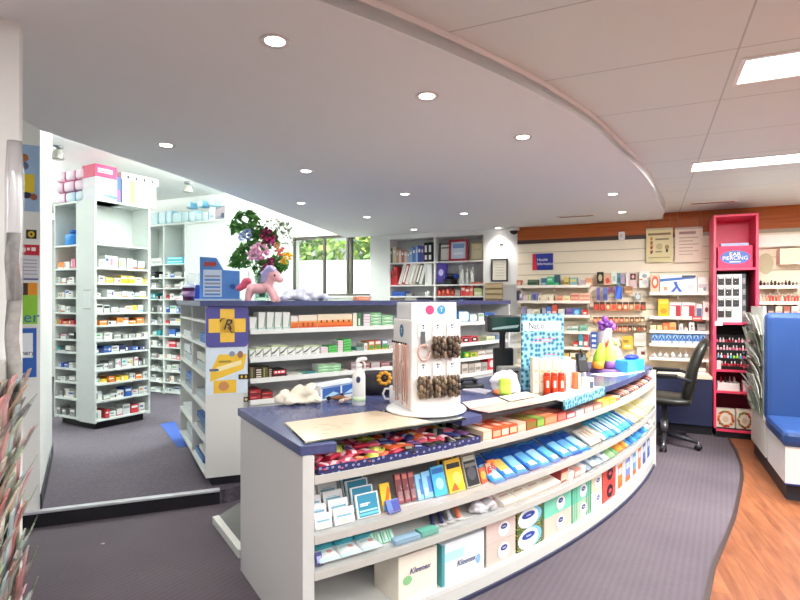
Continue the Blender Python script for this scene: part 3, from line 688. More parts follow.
p, q, n_ = GR.at(sm_); ga = math.atan2(q[1], q[0])
t2 = empty('storage_box', 'large white printed box with lid overhanging the shelf tower top', 'box', (p[0]+n_[0]*.18,p[1]+n_[1]*.18,TOPZ), ga)
carton(MB(), w_*.94, .30, .25, 'dfe2dc', [('r',.0,.0,.34,1,'cfd8b0'),('r',.22,0,.36,1,'a8b870'),('e',.65,.55,.2,.25,'c4cede'),('r',.55,.15,.75,.25,'7c98c0')]).build('body', t2)
mb = carton(MB(), w_, .33, .085, 'e6e6e2', [('e',.17+.22*i,.5,.035,.22,'35353a') for i in range(4)]); o = mb.build('lid', t2); o.location.z = .252
# ---------------------------------------------------------------- back dispensary shelving
G2 = Curve([(-3.66-.9*.8,7.8+.43*.8),(-3.66,7.8),(-3.66+.9*1.72,7.8-.43*1.72)])
a0 = G2.hit(140)[0]; d1 = G2.hit(163.5)[0]; d2 = G2.hit(185)[0]; d3 = G2.hit(224)[0]; e1 = G2.hit(246)[0]
t = empty('dispensary_shelving', 'tall white shelving along the rear dispensary wall with two bays of cartons', 'shelf unit', (-3.0,7.7,.1))
ZT2 = H+75*7.6/F
for s in (a0, d1, d2): 
    mb = MB(); mb.strip(G2, s-.012, s+.012, 0, .32, .1, ZT2, DLAM, 1); tb(mb, 'upright')
mb = MB(); mb.strip(G2, d2+.012, e1, .012, .03, .1, ZT2, DLAM, 1); tb(mb, 'front_panel')
mb = MB(); mb.strip(G2, d3, e1, 0, .012, .1, ZT2+.22, DLAM, 1); tb(mb, 'end_panel')
mb = MB(); mb.strip(G2, a0, d2, .32, .34, .1, ZT2, DLAM, 1); tb(mb, 'back_panel')
mb = MB(); mb.strip(G2, a0, e1, -.01, .34, ZT2, ZT2+.025, DLAM, 1); tb(mb, 'top_panel')
zz = [H-(y-300)*7.65/F for y in (392,382,371,359,347,336,324,312.5,299,288,277.5,264)]
for k, z in enumerate(zz):
    for s_, e_ in ((a0,d1),(d1,d2)):
        mb = MB(); mb.strip(G2, s_+.012, e_-.012, 0, .32, z-.016, z, DLAM, 1); tb(mb, 'shelf')
for k, z in enumerate(zz[:-1]):
    hm = (zz[k+1]-z)*.58
    medrow(G2, 150.5, 163, z, hm, f"{ORD[k]} shelf up, rear shelving left bay", 'medicine cartons on the rear dispensary shelving', cols=('white','white','white','grey','black','teal'), wr=(.05,.12))
    medrow(G2, 164.2, 184.5, z, hm, f"{ORD[k]} shelf up, rear shelving right bay", 'medicine cartons on the rear dispensary shelving', cols=('white','white','white','grey','red','blue'), wr=(.06,.14))
r_ = Row(G2, zz[-1], 'top bay shelf of the rear shelving', 'large cartons on the rear dispensary shelving')
r_.carton(167,183,257,'48b4cc',[('r',.05,.5,.95,.8,'c8ecf0')],'turquoise long carton',stack=2)
r_.carton(151,162,258,'e2e4e0',[('r',.1,.2,.9,.5,'b8c0bc')],'white wide carton')
# pale blue packs on top
r_ = Row(G2, ZT2+.025, 'top of the rear shelving', 'pale blue packs on top of the rear shelving', .0)
xs = [150,157.5,165,171,181,188,195,201,208]
for i in range(8): r_.pillow(xs[i],xs[i+1],212-(i % 3),'9cd4e6','dff2f6','pale blue and white soft pack',d=.2)
r_.carton(209,215,208,'e6ecea',[('r',.2,.2,.8,.4,'a8c8d8')],'white carton with blue print',d=.2)
r_.carton(215.5,225,206,'8a909a',[('p',[(0,.1),(1,.5),(1,1),(0,.7)],'b8a8b0'),('r',.6,.1,.95,.45,'4a506a')],'grey and mauve carton',d=.2)
for i, (x0, x1) in enumerate(((184,189),(195,201),(206,213))):
    sm_, w_, _ = r_.dims(x0,x1,205)
    put(puff(MB(), w_, .16, .09, '7cbce0', 'e8f4fa'), 'soft_pack', G2, sm_, ZT2+.025+.2, .16, .02, (f'small blue soft pack, {ORD[i]} from left lying over the pale blue packs', 'pack', 'pale blue packs on top of the rear shelving'))
# ---------------------------------------------------------------- dispensing counter
RX = arc3((-1.11,3.95), (-.06,4.72), (1.17,5.9))
RXc = (-1.40,3.84); RXd = (-1.157,3.93)
t = empty('dispensing_counter', 'tall curved white dispensing counter with navy top and shelved front', 'counter', (-1.2,4.3,0))
sr = RX.hit(507)[0]; s_i = 0.0
dv = (-.483,.876)
bk = (RXc[0]+dv[0]*1.55, RXc[1]+dv[1]*1.55)
LS = Curve([bk, RXc])                       # left side run of pigeonholes: back end -> front corner
mb = MB(); mb.prism([RXc, RXd, (RXd[0]+dv[0]*.02,RXd[1]+dv[1]*.02), (RXc[0]+dv[0]*.02,RXc[1]+dv[1]*.02)], .165, 1.405, LAM)
mb.prism([(RXd[0]-.02,RXd[1]),RXd,(RXd[0]+dv[0]*.3,RXd[1]+dv[1]*.3),(RXd[0]+dv[0]*.3-.02,RXd[1]+dv[1]*.3)], .165, 1.405, LAM); tb(mb, 'end_panel')
# pigeonholes
def lsi(d_, o): p, q, n_ = LS.at(d_); return (p[0]+n_[0]*o, p[1]+n_[1]*o)
LL = LS.l[-1]; cw = .28
# inward for LS is to its right (towards +x)
class Flip(Curve):
    def at(s, d):
        p, q, n_ = Curve.at(s, s.l[-1]-d); return p, (-q[0],-q[1]), n_
LSp = [lsi(0,0), lsi(LL,0)]
def lstrip(mb, s0, s1, o0, o1, z0, z1, mat):
    mb.prism([lsi(s0,o0), lsi(s1,o0), lsi(s1,o1), lsi(s0,o1)], z0, z1, mat)
for s in (0.0, LL*.52, LL-.02): 
    mb = MB(); lstrip(mb, s, s+.02, .005, cw, .165, 1.405, LAM); tb(mb, 'divider')
mb = MB(); lstrip(mb, 0, LL, cw, cw+.02, .165, 1.405, LAM); tb(mb, 'back_panel')
lz = [.165,.40,.64,.88,1.10,1.28]
for z in lz:
    for sA_, sB_ in ((.02,LL*.52),(LL*.52+.02,LL-.02)):
        mb = MB(); lstrip(mb, sA_, sB_, 0, cw, z, z+.02, LAM); tb(mb, 'shelf')
mb = MB(); mb.prism([(RXc[0]+.03,RXc[1]+.04),(RXd[0],RXd[1]+.03),(RXd[0]-.2,RXd[1]+1.5),lsi(0,.04)], .0, .165, PLINTH); tb(mb, 'plinth')
# shelves on the curved front
SZ = [1.225,1.015,.86,.70]
for k, z in enumerate(SZ):
    mb = MB(); mb.strip(RX, s_i, sr, .0, .34, z-.02, z, LAM, 20); mb.strip(RX, s_i, sr, -.006, .006, z-.03, z+.006, M('e4e6e4',.35), 20); tb(mb, 'shelf')
mb = MB(); mb.strip(RX, s_i, sr, .34, .36, .1, 1.405, M('c9cacd',.5), 20); tb(mb, 'back_panel')
mb = MB(); mb.strip(RX, s_i, sr, .02, .05, .1, .68, LAM, 20); tb(mb, 'kick_panel')
mb = MB(); mb.strip(RX, sr, sr+.03, -.02, .45, .1, 1.405, LAM, 1); tb(mb, 'end_panel')
# navy top: follows front arc, wraps to the left side
top = []
for i in range(21):
    p, q, n_ = RX.at(sr*i/20+(.03 if i == 20 else 0)); top.append((p[0]-n_[0]*.03, p[1]-n_[1]*.03))
inn = []
for i in range(21):
    p, q, n_ = RX.at(sr*(20-i)/20); inn.append((p[0]+n_[0]*.52, p[1]+n_[1]*.52))
mb = MB(); mb.prism([(RXc[0]-.03,RXc[1]-.03),(RXd[0]+.02,RXd[1]-.03)]+top[1:]+inn[:-3]+[(RXd[0]-.02+dv[0]*1.55,RXd[1]+dv[1]*1.5+.3),(bk[0]-.03,bk[1])], 1.405, 1.445, NAVYTOP); o = tb(mb, 'counter_top'); o['label'] = 'navy laminate top'
# notices on the end panel
EP = Curve([RXc, RXd]); ew = EP.l[-1]; yy = 3.885
def eps(px0, px1, y0, y1, base, decs, label, name='notice', cat='notice', mat=None, th=.003, ins=-.004):
    a = EP.hit(px0)[0]; b = EP.hit(px1)[0]; z0 = H-(y1-300)*yy/F; z1 = H-(y0-300)*yy/F
    return put(card(MB(), b-a, z1-z0, base, decs, th), name, EP, (a+b)/2, z0, th, ins, (label, cat)), b-a, z1-z0
t2 = empty('prescription_sign', 'dark purple rounded square sign with yellow cross and black R', 'sign', (0,0,0)); a = EP.hit(206)[0]; b = EP.hit(249)[0]
p, q, n_ = EP.at((EP.hit(205.5)[0]+EP.hit(248.5)[0])/2-.0); z0 = H-(347-300)*yy/F; z1 = H-(305.5-300)*yy/F; hw = (b-a)/2; hz = z1-z0
t2.location = (p[0]-n_[0]*.002, p[1]-n_[1]*.002, z0); t2.rotation_euler.z = math.atan2(q[1],q[0])
def rrect(w2, h_, r, y, mat, th):
    pts = []
    for cx, cz, q0 in ((w2-r,h_-r,0),(-w2+r,h_-r,PI/2),(-w2+r,r,PI),(w2-r,r,1.5*PI)):
        for k in range(7): pts.append((cx+r*math.cos(q0+k*PI/12), cz+r*math.sin(q0+k*PI/12)))
    mb = MB(); n = len(pts); mb.add([(x,y,z) for x,z in pts]+[(x,y-th,z) for x,z in pts], [tuple(range(n))[::-1], tuple(range(n,2*n))]+[(i,(i+1)%n,n+(i+1)%n,n+i) for i in range(n)], mat); return mb
rrect(hw, hz, .035, 0, M('55529a',.4,var=.08), .005).build('panel', t2)
mb = MB(); cz = hz/2+.005; cs = hz*.165
mb.box(-cs,cs,-.008,-.005,cz-hz*.4,cz+hz*.4,M('f0c24a',.45)); mb.box(-hw*.86,hw*.86,-.008,-.005,cz-cs,cz+cs,M('f0c24a',.45)); o = mb.build('cross', t2); o['label'] = 'yellow cross'
o = text('R', hz*.36, '2e2b33', parent=t2, loc=(0,-.0095,cz+.004), shear=.3); o['label'] = 'black letter R'
MB().tube([(-.052,-.0095,cz+.030),(-.04,-.0095,cz+.05),(-.018,-.0095,cz+.052)], .0032, '2e2b33', 6).build('flourish', t2); MB().tube([(.004,-.0095,cz-.01),(.03,-.0095,cz-.05),(.05,-.0095,cz-.046)], .004, '2e2b33', 6).build('flourish', t2)
eps(206,247.5,347.5,394,'d5e2ef',[('p',[(.1,.28),(.9,.52),(.98,.85),(.3,.85),(.1,.5)],'eec23c'),('r',.18,.02,.72,.3,'e9bd38'),('e',.42,.17,.13,.10,'c98a5c'),('p',[(.25,.48),(.85,.62),(.85,.72),(.25,.58)],'f6e6b4'),('e',.62,.86,.07,.06,'8c95b0'),('e',.82,.84,.07,.08,'a0705c'),('r',.08,.5,.3,.55,'5a6488'),('r',.3,.68,.6,.72,'a08a40')],'pale blue poster with yellow panels below the cross sign','poster','poster',None,.002)
eps(238.5,249,375,380,'2a2a2c',[('e',.3,.5,.1,.3,'d8b52c'),('e',.7,.5,.1,.3,'d8b52c')],'tiny black and yellow sticker strip near edge of the end panel','sticker','sticker',None,.002,-.007)
eps(243.5,248.5,398,403,'2a2a2c',[('e',.5,.5,.3,.3,'d8c890')],'tiny black square sticker low on edge of the end panel','sticker','sticker',None,.002,-.007)
q_ = [onz(x, y, .104) for x, y in ((160,424),(175,421),(187,446),(178,447))]
MB().prism(q_, .1, .104, M('2f4f9c',.8)).build('floor_mat', tag=('blue floor mat on the dispensary carpet beside the pigeonholes','mat'))
q_ = onz(103,544,0); MB().ell((0,0,.003),(.012,.008,.003),'e8e4e0',8,5).build('paper_scrap', None, (q_[0],q_[1],0), tag=('tiny white paper scrap on the carpet before the step','paper'))
# papers in the pigeonholes
R = random.Random(11)
cells = [(.03,LL*.52-.01),(LL*.52+.03,LL-.03)]
for k, z in enumerate(lz[:-1]):
    for c in (0, 1):
        x0, x1 = cells[c]
        for j in range(2 if R.random() < .55 else 1):
            ww = (x1-x0)*R.uniform(.5,.85); st = x0+(x1-x0-ww)*R.random(); hh = R.uniform(.03,.07)
            p0 = lsi(st+ww/2, .13); ang = math.atan2(-dv[1],-dv[0])
            bc, nm = R.choice([('d8dade','pale grey'),('8f9aa8','grey blue'),('e4e2da','cream'),('5f7fb8','blue'),('b0b6bc','grey')])
            mb = MB()
            for l in range(4): mb.box(-ww/2+R.uniform(0,.02), ww/2-R.uniform(0,.02), -.1, .1, hh*l/4, hh*(l+.8)/4, M(bc,.7,var=.1))
            mb.build('paper_stack', None, (p0[0],p0[1],z+.021+j*.075), ang, tag=(f"{nm} paper stack, {'lower' if j == 0 else 'upper'}, {'rear' if c == 0 else 'front'} column pigeonhole, {ORD[k]} row up", 'paper stack', 'paper stacks in the pigeonholes'))
# ---- goods on the curved front of the dispensing counter
g = 'goods on the dispensing counter front'
r1 = Row(RX, SZ[0], 'top dispensing counter shelf', g, .02)
W_ = 'e9ece8'
tl = [('r',.0,.0,1,.12,'b8d8d0'),('p',[(.7,.1),(1,.2),(1,.9),(.85,.6)],'9cb8a8')]
r1.carton(249.5,257,317,W_,tl,'short white carton')
for i, x in enumerate((258.5,267,275,283)): r1.carton(x,x+7,312,W_,tl,'tall white carton with pale green edge')
OR = [('r',0,0,1,.45,'e8762c'),('r',0,.0,1,.18,'d85a24'),('r',0,.45,1,.58,'f2a860')]
r1.carton(291,298,316,'ece6e0',OR,'narrow white and orange carton')
r1.carton(298.5,317,315,'efe2d0',OR+[('r',.2+.25*i,.15,.3+.25*i,.45,'a84c1c') for i in range(3)],'wide orange and cream carton')
r1.carton(317.5,352,314,'efdcc0',OR+[('e',.1+.16*i,.48,.022,.1,'3a2a1c') for i in range(6)],'widest orange carton with dark figures')
r1.carton(353,357,313,'e8e4d4',[],'slim cream carton')
r1.carton(357.5,361.5,313,'3d7c48',[('r',.2,.1,.6,.6,'e8e8e0')],'slim dark green carton')
CH = [('p',[(.0,.15),(.5,.45),(1,.2),(1,.5),(.5,.75),(0,.45)],'3cac50'),('p',[(0,.6),(.5,.9),(1,.65),(1,1),(0,1)],'52b860')]
for st, (x0,x1,y) in enumerate(((363.5,370,314),)): r1.carton(x0,x1,y,'eadfe2',[('r',0,.1,1,.3,'dca8b8')],'white and pink flat carton',stack=4)
r1.carton(370.5,381,312.5,'e4eee2',CH,'white carton with green chevrons',stack=4)
r1.carton(382,393,315,'e4eee2',CH,'white carton with green chevrons',stack=3)
for i in range(4): r1.carton(394+i*5.6,399+i*5.6,316,'8f8f96',[('r',.1,.3,.9,.8,'c8ccd0')],'grey carton')
for i in range(4): r1.carton(418+i*9,426+i*9,317,W_,[('r',.1,.3,.9,.7,'6fb0d8')],'white and blue carton')
r1.pillow(459,470,311,'3f8ed0','dff0fa','blue and white nappy pack',d=.14); r1.pillow(470.2,478,314,'4aa0dc','e8f4fa','blue and white nappy pack',d=.14)
r1.carton(478.5,484,313,'dfe3d8',[('r',.1,.6,.9,.9,'90b890')],'pale carton'); r1.carton(485,494.5,312.5,'4a7cc4',[('r',.1,.5,.9,.9,'2f56a0'),('r',.1,.1,.9,.3,'c8dcf0')],'blue carton'); r1.carton(495,503,316,'e8dfc8',[],'cream carton')
r2 = Row(RX, SZ[1], 'second dispensing counter shelf', g, .02)
SW = [('p',[(0,.2),(.45,.35),(1,.75),(1,.88),(.4,.5),(0,.36)],'5a6470'),('r',0,.86,1,1,'b4c890'),('r',.1,.05,.6,.2,'c8ccd0')]
xs = [(249.5,255.5,349),(256,263,347),(263.5,271,347),(271.5,279.5,345),(280,287.5,345),(288,295.5,347),(296,303,347),(303.5,311,345),(311.5,319.5,345)]
for x0,x1,y in xs: r2.carton(x0,x1,y,'e6e8e0',SW,'white carton with grey swoosh and green top',stack=1)
GRN = [('r',0,0,1,.12,'2f8c3c'),('p',[(0,.2),(1,.5),(1,.9),(0,.6)],'6fd070')]
PK = [('r',0,.1,1,.35,'e0a0b0'),('r',.1,.6,.9,.8,'c8ccd0')]
r2.carton(321,328,347,'ece6e8',PK,'white and pink flat carton',stack=3); r2.carton(328.5,337,345.5,'44b44c',GRN,'bright green carton',stack=3)
r2.carton(338,343,340.5,'ece6e8',PK,'white and pink flat carton',stack=5); r2.carton(343.5,351,339,'44b44c',GRN,'bright green carton',stack=5)
r2.carton(352,356,352,'e8e0e2',PK,'small white and pink carton'); r2.carton(356.5,363.5,347,'5ea8a0',[('r',0,.5,1,.9,'a89cb0'),('r',0,0,1,.3,'4aa85a')],'blue and green carton',stack=2)
r2.carton(364,367.5,343,'e8e4dc',[('r',.2,.2,.8,.7,'d0b0a8')],'white upright carton')
FR = [('r',0,0,1,.22,'d8a020'),('e',.5,.35,.4,.25,'4a9c3c'),('r',.1,.65,.9,.9,'e8e0d8')]
for i, x in enumerate((368.5,375,382)): r2.carton(x,x+6,341-i*.6,['d8885c','cc6a50','6f9cb8'][i],FR,'colourful fruit print carton')
for i in range(6): r2.carton(389+i*11,399+i*11,345,['d8d4c8','c84848','e0dcd8'][i % 3],[('r',.1,.3,.9,.7,'a88c80')],'mixed carton')
RD = [('e',.5,.5,.42,.4,'1f1c20'),('e',.5,.5,.2,.2,'e8d8d8')]
r2.carton(462,470,337,'c84a4c',RD,'red carton with black circle'); r2.carton(470.5,478.5,336,'d05058',RD,'red carton with black circle')
r2.carton(479,486,342,'7fae6c',[('r',.1,.1,.9,.4,'3a7c44')],'green carton'); r2.carton(486.5,495,336,'d8dcb8',[('r',.1,.2,.9,.5,'a8b880')],'pale yellow green carton'); r2.carton(496,500.5,335,'6f8cb0',[],'narrow blue grey carton')
r3 = Row(RX, SZ[2], 'third dispensing counter shelf', g, .02)
r3.carton(249.5,255,367,'4c4430',[('r',.3,.1,.6,.9,'8c7c50')],'dark olive carton'); 
r3.carton(255.5,262,367,'3c2c26',[('r',.1,.1+.2*i,.9,.2+.2*i,'e8d8cc') for i in range(4)],'dark brown carton with cream bars'); r3.carton(262.5,268,367,'56522c',[('r',.2,.1,.4,.9,'a8a060')],'olive green carton'); r3.carton(268.5,272,367,'33221f',[('r',.1,.1+.2*i,.9,.2+.2*i,'c8b0a0') for i in range(4)],'narrow dark carton with bars')
o, a_, b_ = r3.carton(272.5,286.5,369.5,'2c1c1c',[('r',.05,.4,.95,.92,'c8303c'),('r',.15,.55,.3,.8,'f2e8e8'),('r',.38,.55,.55,.8,'f2e8e8'),('r',.62,.55,.85,.8,'f2e8e8'),('r',.05,.05,.9,.15,'8c3034')],'black and red carton',d=.16); 
r3.carton(288,302,373.5,'e2e6dc',[('r',0,0,1,.35,'8cc07c'),('r',.1,.5,.7,.75,'c4a8a8')],'low white and green carton'); r3.pillow(304,317,372,'6fc0b8','3a8c90','teal soft pack')
r3.carton(318.5,330,364.5,'dfeadc',CH,'white carton with green chevrons',stack=3); r3.carton(330.5,341,364,'dfeadc',CH,'white carton with green chevrons',stack=3)
r3.carton(344,348,371,'e6d8d4',[],'tiny pale carton'); 
for i in range(4): r3.carton(351+i*10,360+i*10,362,['9c8c90','8c5c5c','b0a4a4','94666c'][i],[('r',.1,.2,.9,.5,'c8b8b8')],'greyish red carton',stack=2)
for i in range(5): r3.carton(393+i*12,404+i*12,362,['a8a098','c89048','88a888'][i % 3],[('r',.1,.3,.9,.7,'e0dcd4')],'mixed carton')
r3.carton(464,470,352,'3f8c3c',[('e',.5,.5,.3,.3,'d8c83c')],'green carton'); r3.carton(470.5,477,352.5,'b8b040',[('e',.5,.5,.3,.3,'4a8c3c')],'yellow green carton')
for i in range(3): r3.carton(478+i*7.5,485+i*7.5,351-i,['d0c8bc','b8b4b0','a8b0bc'][i],[('r',.1,.3,.9,.5,'70605c')],'pale small carton')
r4 = Row(RX, SZ[3], 'lowest dispensing counter shelf', g, .02)
DR = [('r',.05,.3,.95,.8,'b02c30'),('r',.1,.4,.6,.55,'d88080')]
r4.carton(249.5,261,389,'6c1f24',DR,'dark red carton',d=.14,stack=2); r4.carton(261.5,273,391.5,'6c1f24',DR,'dark red carton',d=.14,stack=2)
o, a_, b_ = r4.carton(488,495.5,357.5,'d83840',[('e',.5,.5,.3,.3,'f0d8d8')],'bright red small carton',d=.1)
for i in range(4): r4.carton(462+i*6.5,468+i*6.5,364-i*.5,['c8bcb0','b0a8a0','d0c8c0','a8a4a0'][i],[('r',.1,.3,.9,.6,'8c8480')],'pale flat carton',d=.1)
# ---------------------------------------------------------------- bookcase in the niche
def hz(cv, px, py, off=0): return cv.z(px, py, off)
Y0 = BW.hit(436)[1]
bz = [H-(y-300)*Y0/F for y in (322,309,296,284.5,261.5)]
t = empty('bookcase', 'white built-in bookcase with folders and framed certificates', 'bookcase', (*BW.at((k0+k1)/2)[0], 0))
mid = BW.hit(434.5)[0]
for s in (k0+.012, mid, k1-.012):
    mb = MB(); mb.strip(BW, s-.012, s+.012, .0, .28, .3, 2.36, WHITE, 1); tb(mb, 'upright')
for k, z in enumerate(bz):
    mb = MB(); mb.strip(BW, k0+.024, mid-.012, .0, .28, z-.02, z, WHITE, 1); tb(mb, 'shelf')
    mb = MB(); mb.strip(BW, mid+.012, k1-.024, .0, .28, z-.02, z, WHITE, 1); tb(mb, 'shelf')
mb = MB(); mb.strip(BW, k0, k1, .28, .298, .3, 2.36, M('d6d6d4',.6), 1); tb(mb, 'back_panel')
mb = MB(); mb.strip(BW, k0, k1, .0, .298, 2.335, 2.36, WHITE, 1); tb(mb, 'top_panel')
mb = MB(); mb.strip(BW, k0, k1, .02, .04, .1, .96, WHITE, 1); tb(mb, 'cupboard_front')
g = 'books and folders in the bookcase'
r_ = Row(BW, bz[4], 'top left bookcase shelf', g, .03)
for x0, x1, y, c, nm in [(390.2,392,248,'3c6c48','green book'),(392.5,396,247,'d8c8b0','cream book'),(396.3,398.5,250,'c89c88','salmon book'),(398.8,401,250.5,'e0d4c4','pale cream book'),(401.2,404,250,'b86c60','faded red book'),(404.2,407,251,'cdb4a8','pale pink book'),(407.2,409.3,252,'9cb0c4','light blue book'),(409.6,412,249,'8cb0d8','sky blue folder'),(412.2,415.5,247,'5a80c0','mid blue folder'),(415.7,417.5,246.5,'a8c0e0','pale blue folder'),(417.7,421,245.5,'2f58b0','royal blue folder'),(421.2,423.3,246,'6a4890','purple book')]:
    r_.carton(x0,x1,y,c,[('r',.2,.6,.8,.8,'e8e4dc')],nm,d=.18,name='book',cat='book')
for x0, x1, y in ((424,427.7,242.5),(428,432,242)): r_.carton(x0,x1,y,'1c1c20',[('r',.2,.12,.8,.35,'e6e6e6'),('r',.2,.5,.8,.85,'e6e6e6')],'black lever arch binder with white labels',d=.22,name='binder',cat='binder')
r_ = Row(BW, bz[3], 'second left bookcase shelf', g, .03)
t_n = 0
for x0, x1, y in ((390.2,393.5,271),(393.8,397.2,267)): r_.carton(x0,x1,y,'cc2c34',[('r',.2,.5,.8,.8,'7c1c24')],'red binder',d=.2,name='binder',cat='binder')
for i, (x, c, nm) in enumerate([(398,'e6e4de','white binder'),(401.3,'c84850','white and red binder'),(404.8,'e8e6e0','white binder'),(408.2,'dcd6cc','cream binder'),(411.6,'b8a890','tan binder'),(415,'55504c','dark grey binder'),(418.4,'d8dcd4','pale binder')]):
    sm_, w_, h_ = r_.dims(x,x+3.0,266)
    o = put(carton(MB(), w_, .22, .31, c, [('r',.2,.1,.8,.9,'eeeeea' if i % 2 else 'd8d4cc')]), 'binder', BW, sm_, bz[3], .22, .03, (r_.lab('leaning '+nm), 'binder', g))
    o.rotation_euler = (0, .30, math.atan2(w[1], w[0])); o.location.z += .004+w_*.5*math.sin(.30)
r_.carton(425.2,431.8,263.5,'e4e6e2',[('r',.1,.1,.3,.9,'c4ccc8')],'wide white box file',d=.22,name='box_file',cat='box file')
r_ = Row(BW, bz[2], 'third left bookcase shelf', g, .03)
r_.carton(392,404.5,291.5,'3a62b8',[('r',.05,.2,.95,.5,'2c4a98')],'blue plastic tray',d=.2,name='tray',cat='tray'); r_.carton(406,412,293.5,'8c8c84',[],'small grey box',d=.1,name='box',cat='box'); r_.bottle(424,429,290.5,'ecece8','e0e0dc',None,'small white jar','jar','jar')
r_ = Row(BW, bz[4], 'top right bookcase shelf', 'framed certificates in the bookcase', .04)
def fr_(x0, x1, y, fc, inner, desc, ins, r_=r_, dec=()):
    sm_, w_, h_ = r_.dims(x0,x1,y)
    p, q, n_ = BW.at(sm_); t2 = empty('framed_certificate', desc, 'framed certificate', (p[0]+n_[0]*ins,p[1]+n_[1]*ins,r_.z), math.atan2(q[1],q[0]), 'framed certificates in the bookcase')
    b = w_*.11; mb = MB(); mb.box(-w_/2,w_/2,-.02,0,0,b,fc).box(-w_/2,w_/2,-.02,0,h_-b,h_,fc).box(-w_/2,-w_/2+b,-.02,0,b,h_-b,fc).box(w_/2-b,w_/2,-.02,0,b,h_-b,fc); f_ = mb.build('frame', t2); f_.rotation_euler.x = -.06
    mb = MB(); mb.box(-w_/2+b,w_/2-b,-.008,-.002,b,h_-b,inner)
    for q in dec: mb.fquad(-w_/2+w_*q[0],-w_/2+w_*q[2],h_*q[1],h_*q[3],-.009,q[4])
    m_ = mb.build('print', t2); m_.rotation_euler.x = -.06
fr_(438,450.5,242.8,M('33302e',.4),M('e8e6de',.4),'black framed certificate partly behind the red frame in the bookcase',.10,dec=[(.15,.72,.85,.78,'33302e')])
fr_(449,468,239.5,M('a02430',.4),M('c8d4e4',.4),'red framed certificate with blue print in the bookcase',.04,dec=[(.2,.6,.8,.8,'6f94c0'),(.25,.3,.75,.4,'e8ecf0')])
fr_(468.5,483,241.5,M('a89878',.4),M('dcd0ac',.5),'cream framed certificate right of the red frame in bookcase',.10,dec=[(.25,.6,.75,.63,'b8a880')])
g = 'things on the right bookcase shelves'
r_ = Row(BW, bz[3], 'second right bookcase shelf', g, .03)
o, a_, b_ = r_.carton(435.8,444,263.5,'5646a8',[('e',.5,.55,.3,.16,'c8c4e8')],'upright purple box',d=.1); o.rotation_euler.y = .1; o.location.z += .007
r_.carton(435.5,452,279,'17181c',[('r',.05,.2,.95,.4,'3a3c44')],'flat black tray',d=.22,name='tray',cat='tray')
sm_, w_, h_ = r_.dims(437,456,277); 
o = put(pillow(MB(), w_, .14, .085, '2c50b0', '1d2030'), 'folded_bag', BW, sm_+.03, bz[3]+h_*.0+.075, .14, .05, ('blue and black folded bag resting on the flat black tray in bookcase','bag',g))
for x0, x1, y, nm in ((458.5,463.5,264.5,'tall clear glass bottle'),(465,468,268,'slim clear glass bottle'),(469.5,473.5,267,'clear glass jar')): r_.bottle(x0,x1,y,M('d4d8d2',.15),'c4c8c4',None,nm)
r_.carton(471,483,282,'c06850',[],'low terracotta book lying flat',d=.15,name='book',cat='book')
r_ = Row(BW, bz[2], 'third right bookcase shelf', g, .03)
for i, (x0,x1,y) in enumerate(((436.5,440.5,288),(441,445,287.5),(445.5,449.5,287),(450,454,288))): r_.bottle(x0,x1,y,'b83228','7c2420','d86850','red jar','jar','jar')
r_.carton(455,460,290,'9a9690',[],'grey small box',name='box',cat='box')
for x0, x1, y, c in ((461,465,285,'d03c3c'),(465.3,469,287,'d84844'),(469.3,473,286,'e0705c')): r_.carton(x0,x1,y,c,[('r',.1,.5,.9,.75,'f0dcd0')],'red upright carton')
r_.carton(474,482.5,288,'c0cc90',[('r',.1,.2,.9,.5,'e0e4c8')],'pale green carton')
r_ = Row(BW, bz[1], 'fourth bookcase shelf', g, .03)
for x0,x1,y,c,nm in ((393,404,298,'8c8478','brown grey book pile'),(405,416,298,'d4d0c8','pale book pile'),(417,431,299,'5c5e7c','dark mauve tray')): r_.carton(x0,x1,y,c,[('r',.1,.4,.9,.6,'b8b4ac')],nm,d=.18,name='book_pile',cat='books',stack=1)
r_.pillow(438,446,300,'4a78c8','d8e4f4','blue and white soft pack'); r_.pillow(447,456,300,'e4e8f0','6c90d0','white and blue soft pack'); r_.pillow(457,464,299,'2f4cc8','8ca4e4','bright blue soft pack')
r_.pillow(464.3,470,301.5,'e8b0b8','f4e0e0','pale pink soft pack'); r_.pillow(471,476,302,'c02c70','e07098','magenta soft pack'); r_.pillow(476.5,480,302.5,'d88098','f0c8d0','pink soft pack'); r_.carton(470.5,483.5,296.8,'262c5c',[],'dark navy box behind the pink packs',d=.08,inset=.18)
# pier: certificate, emblem, wooden louvre
def onwall(cv, x0, x1, y0, y1, off=0):
    a, ya = cv.hit(x0, off); b, yb = cv.hit(x1, off); y = (ya+yb)/2
    return (a+b)/2, b-a, H-(y1-300)*y/F, H-(y0-300)*y/F
s_, w_, z0, z1 = onwall(BW, 491.5, 508, 259, 281.5); p, q, n_ = BW.at(s_)
t = empty('framed_certificate', 'thin black framed certificate on the white pier beside bookcase', 'framed certificate', (p[0],p[1],z0), wang)
h_ = z1-z0; b = .018; mb = MB(); FB = M('2a2826',.4)
mb.box(-w_/2,w_/2,-.022,-.002,0,b,FB).box(-w_/2,w_/2,-.022,-.002,h_-b,h_,FB).box(-w_/2,-w_/2+b,-.022,-.002,b,h_-b,FB).box(w_/2-b,w_/2,-.022,-.002,b,h_-b,FB).build('frame', t)
mb = MB(); mb.box(-w_/2+b,w_/2-b,-.012,-.004,b,h_-b,M('e9e2d2',.5))
for i in range(5): mb.fquad(-w_*.25,w_*.25,h_*(.25+.12*i),h_*(.265+.12*i),-.0128,'a8a090')
mb.build('print', t)
s_, w_, z0, z1 = onwall(BW, 499.5, 503.5, 243.2, 245.2); p, q, n_ = BW.at(s_)
MB().box(-w_/2,w_/2,-.02,-.001,0,z1-z0,BLACK).build('light_switch', None, (p[0],p[1],z0), wang, .003, ('tiny black wall fitting above the thin framed certificate','fitting'))
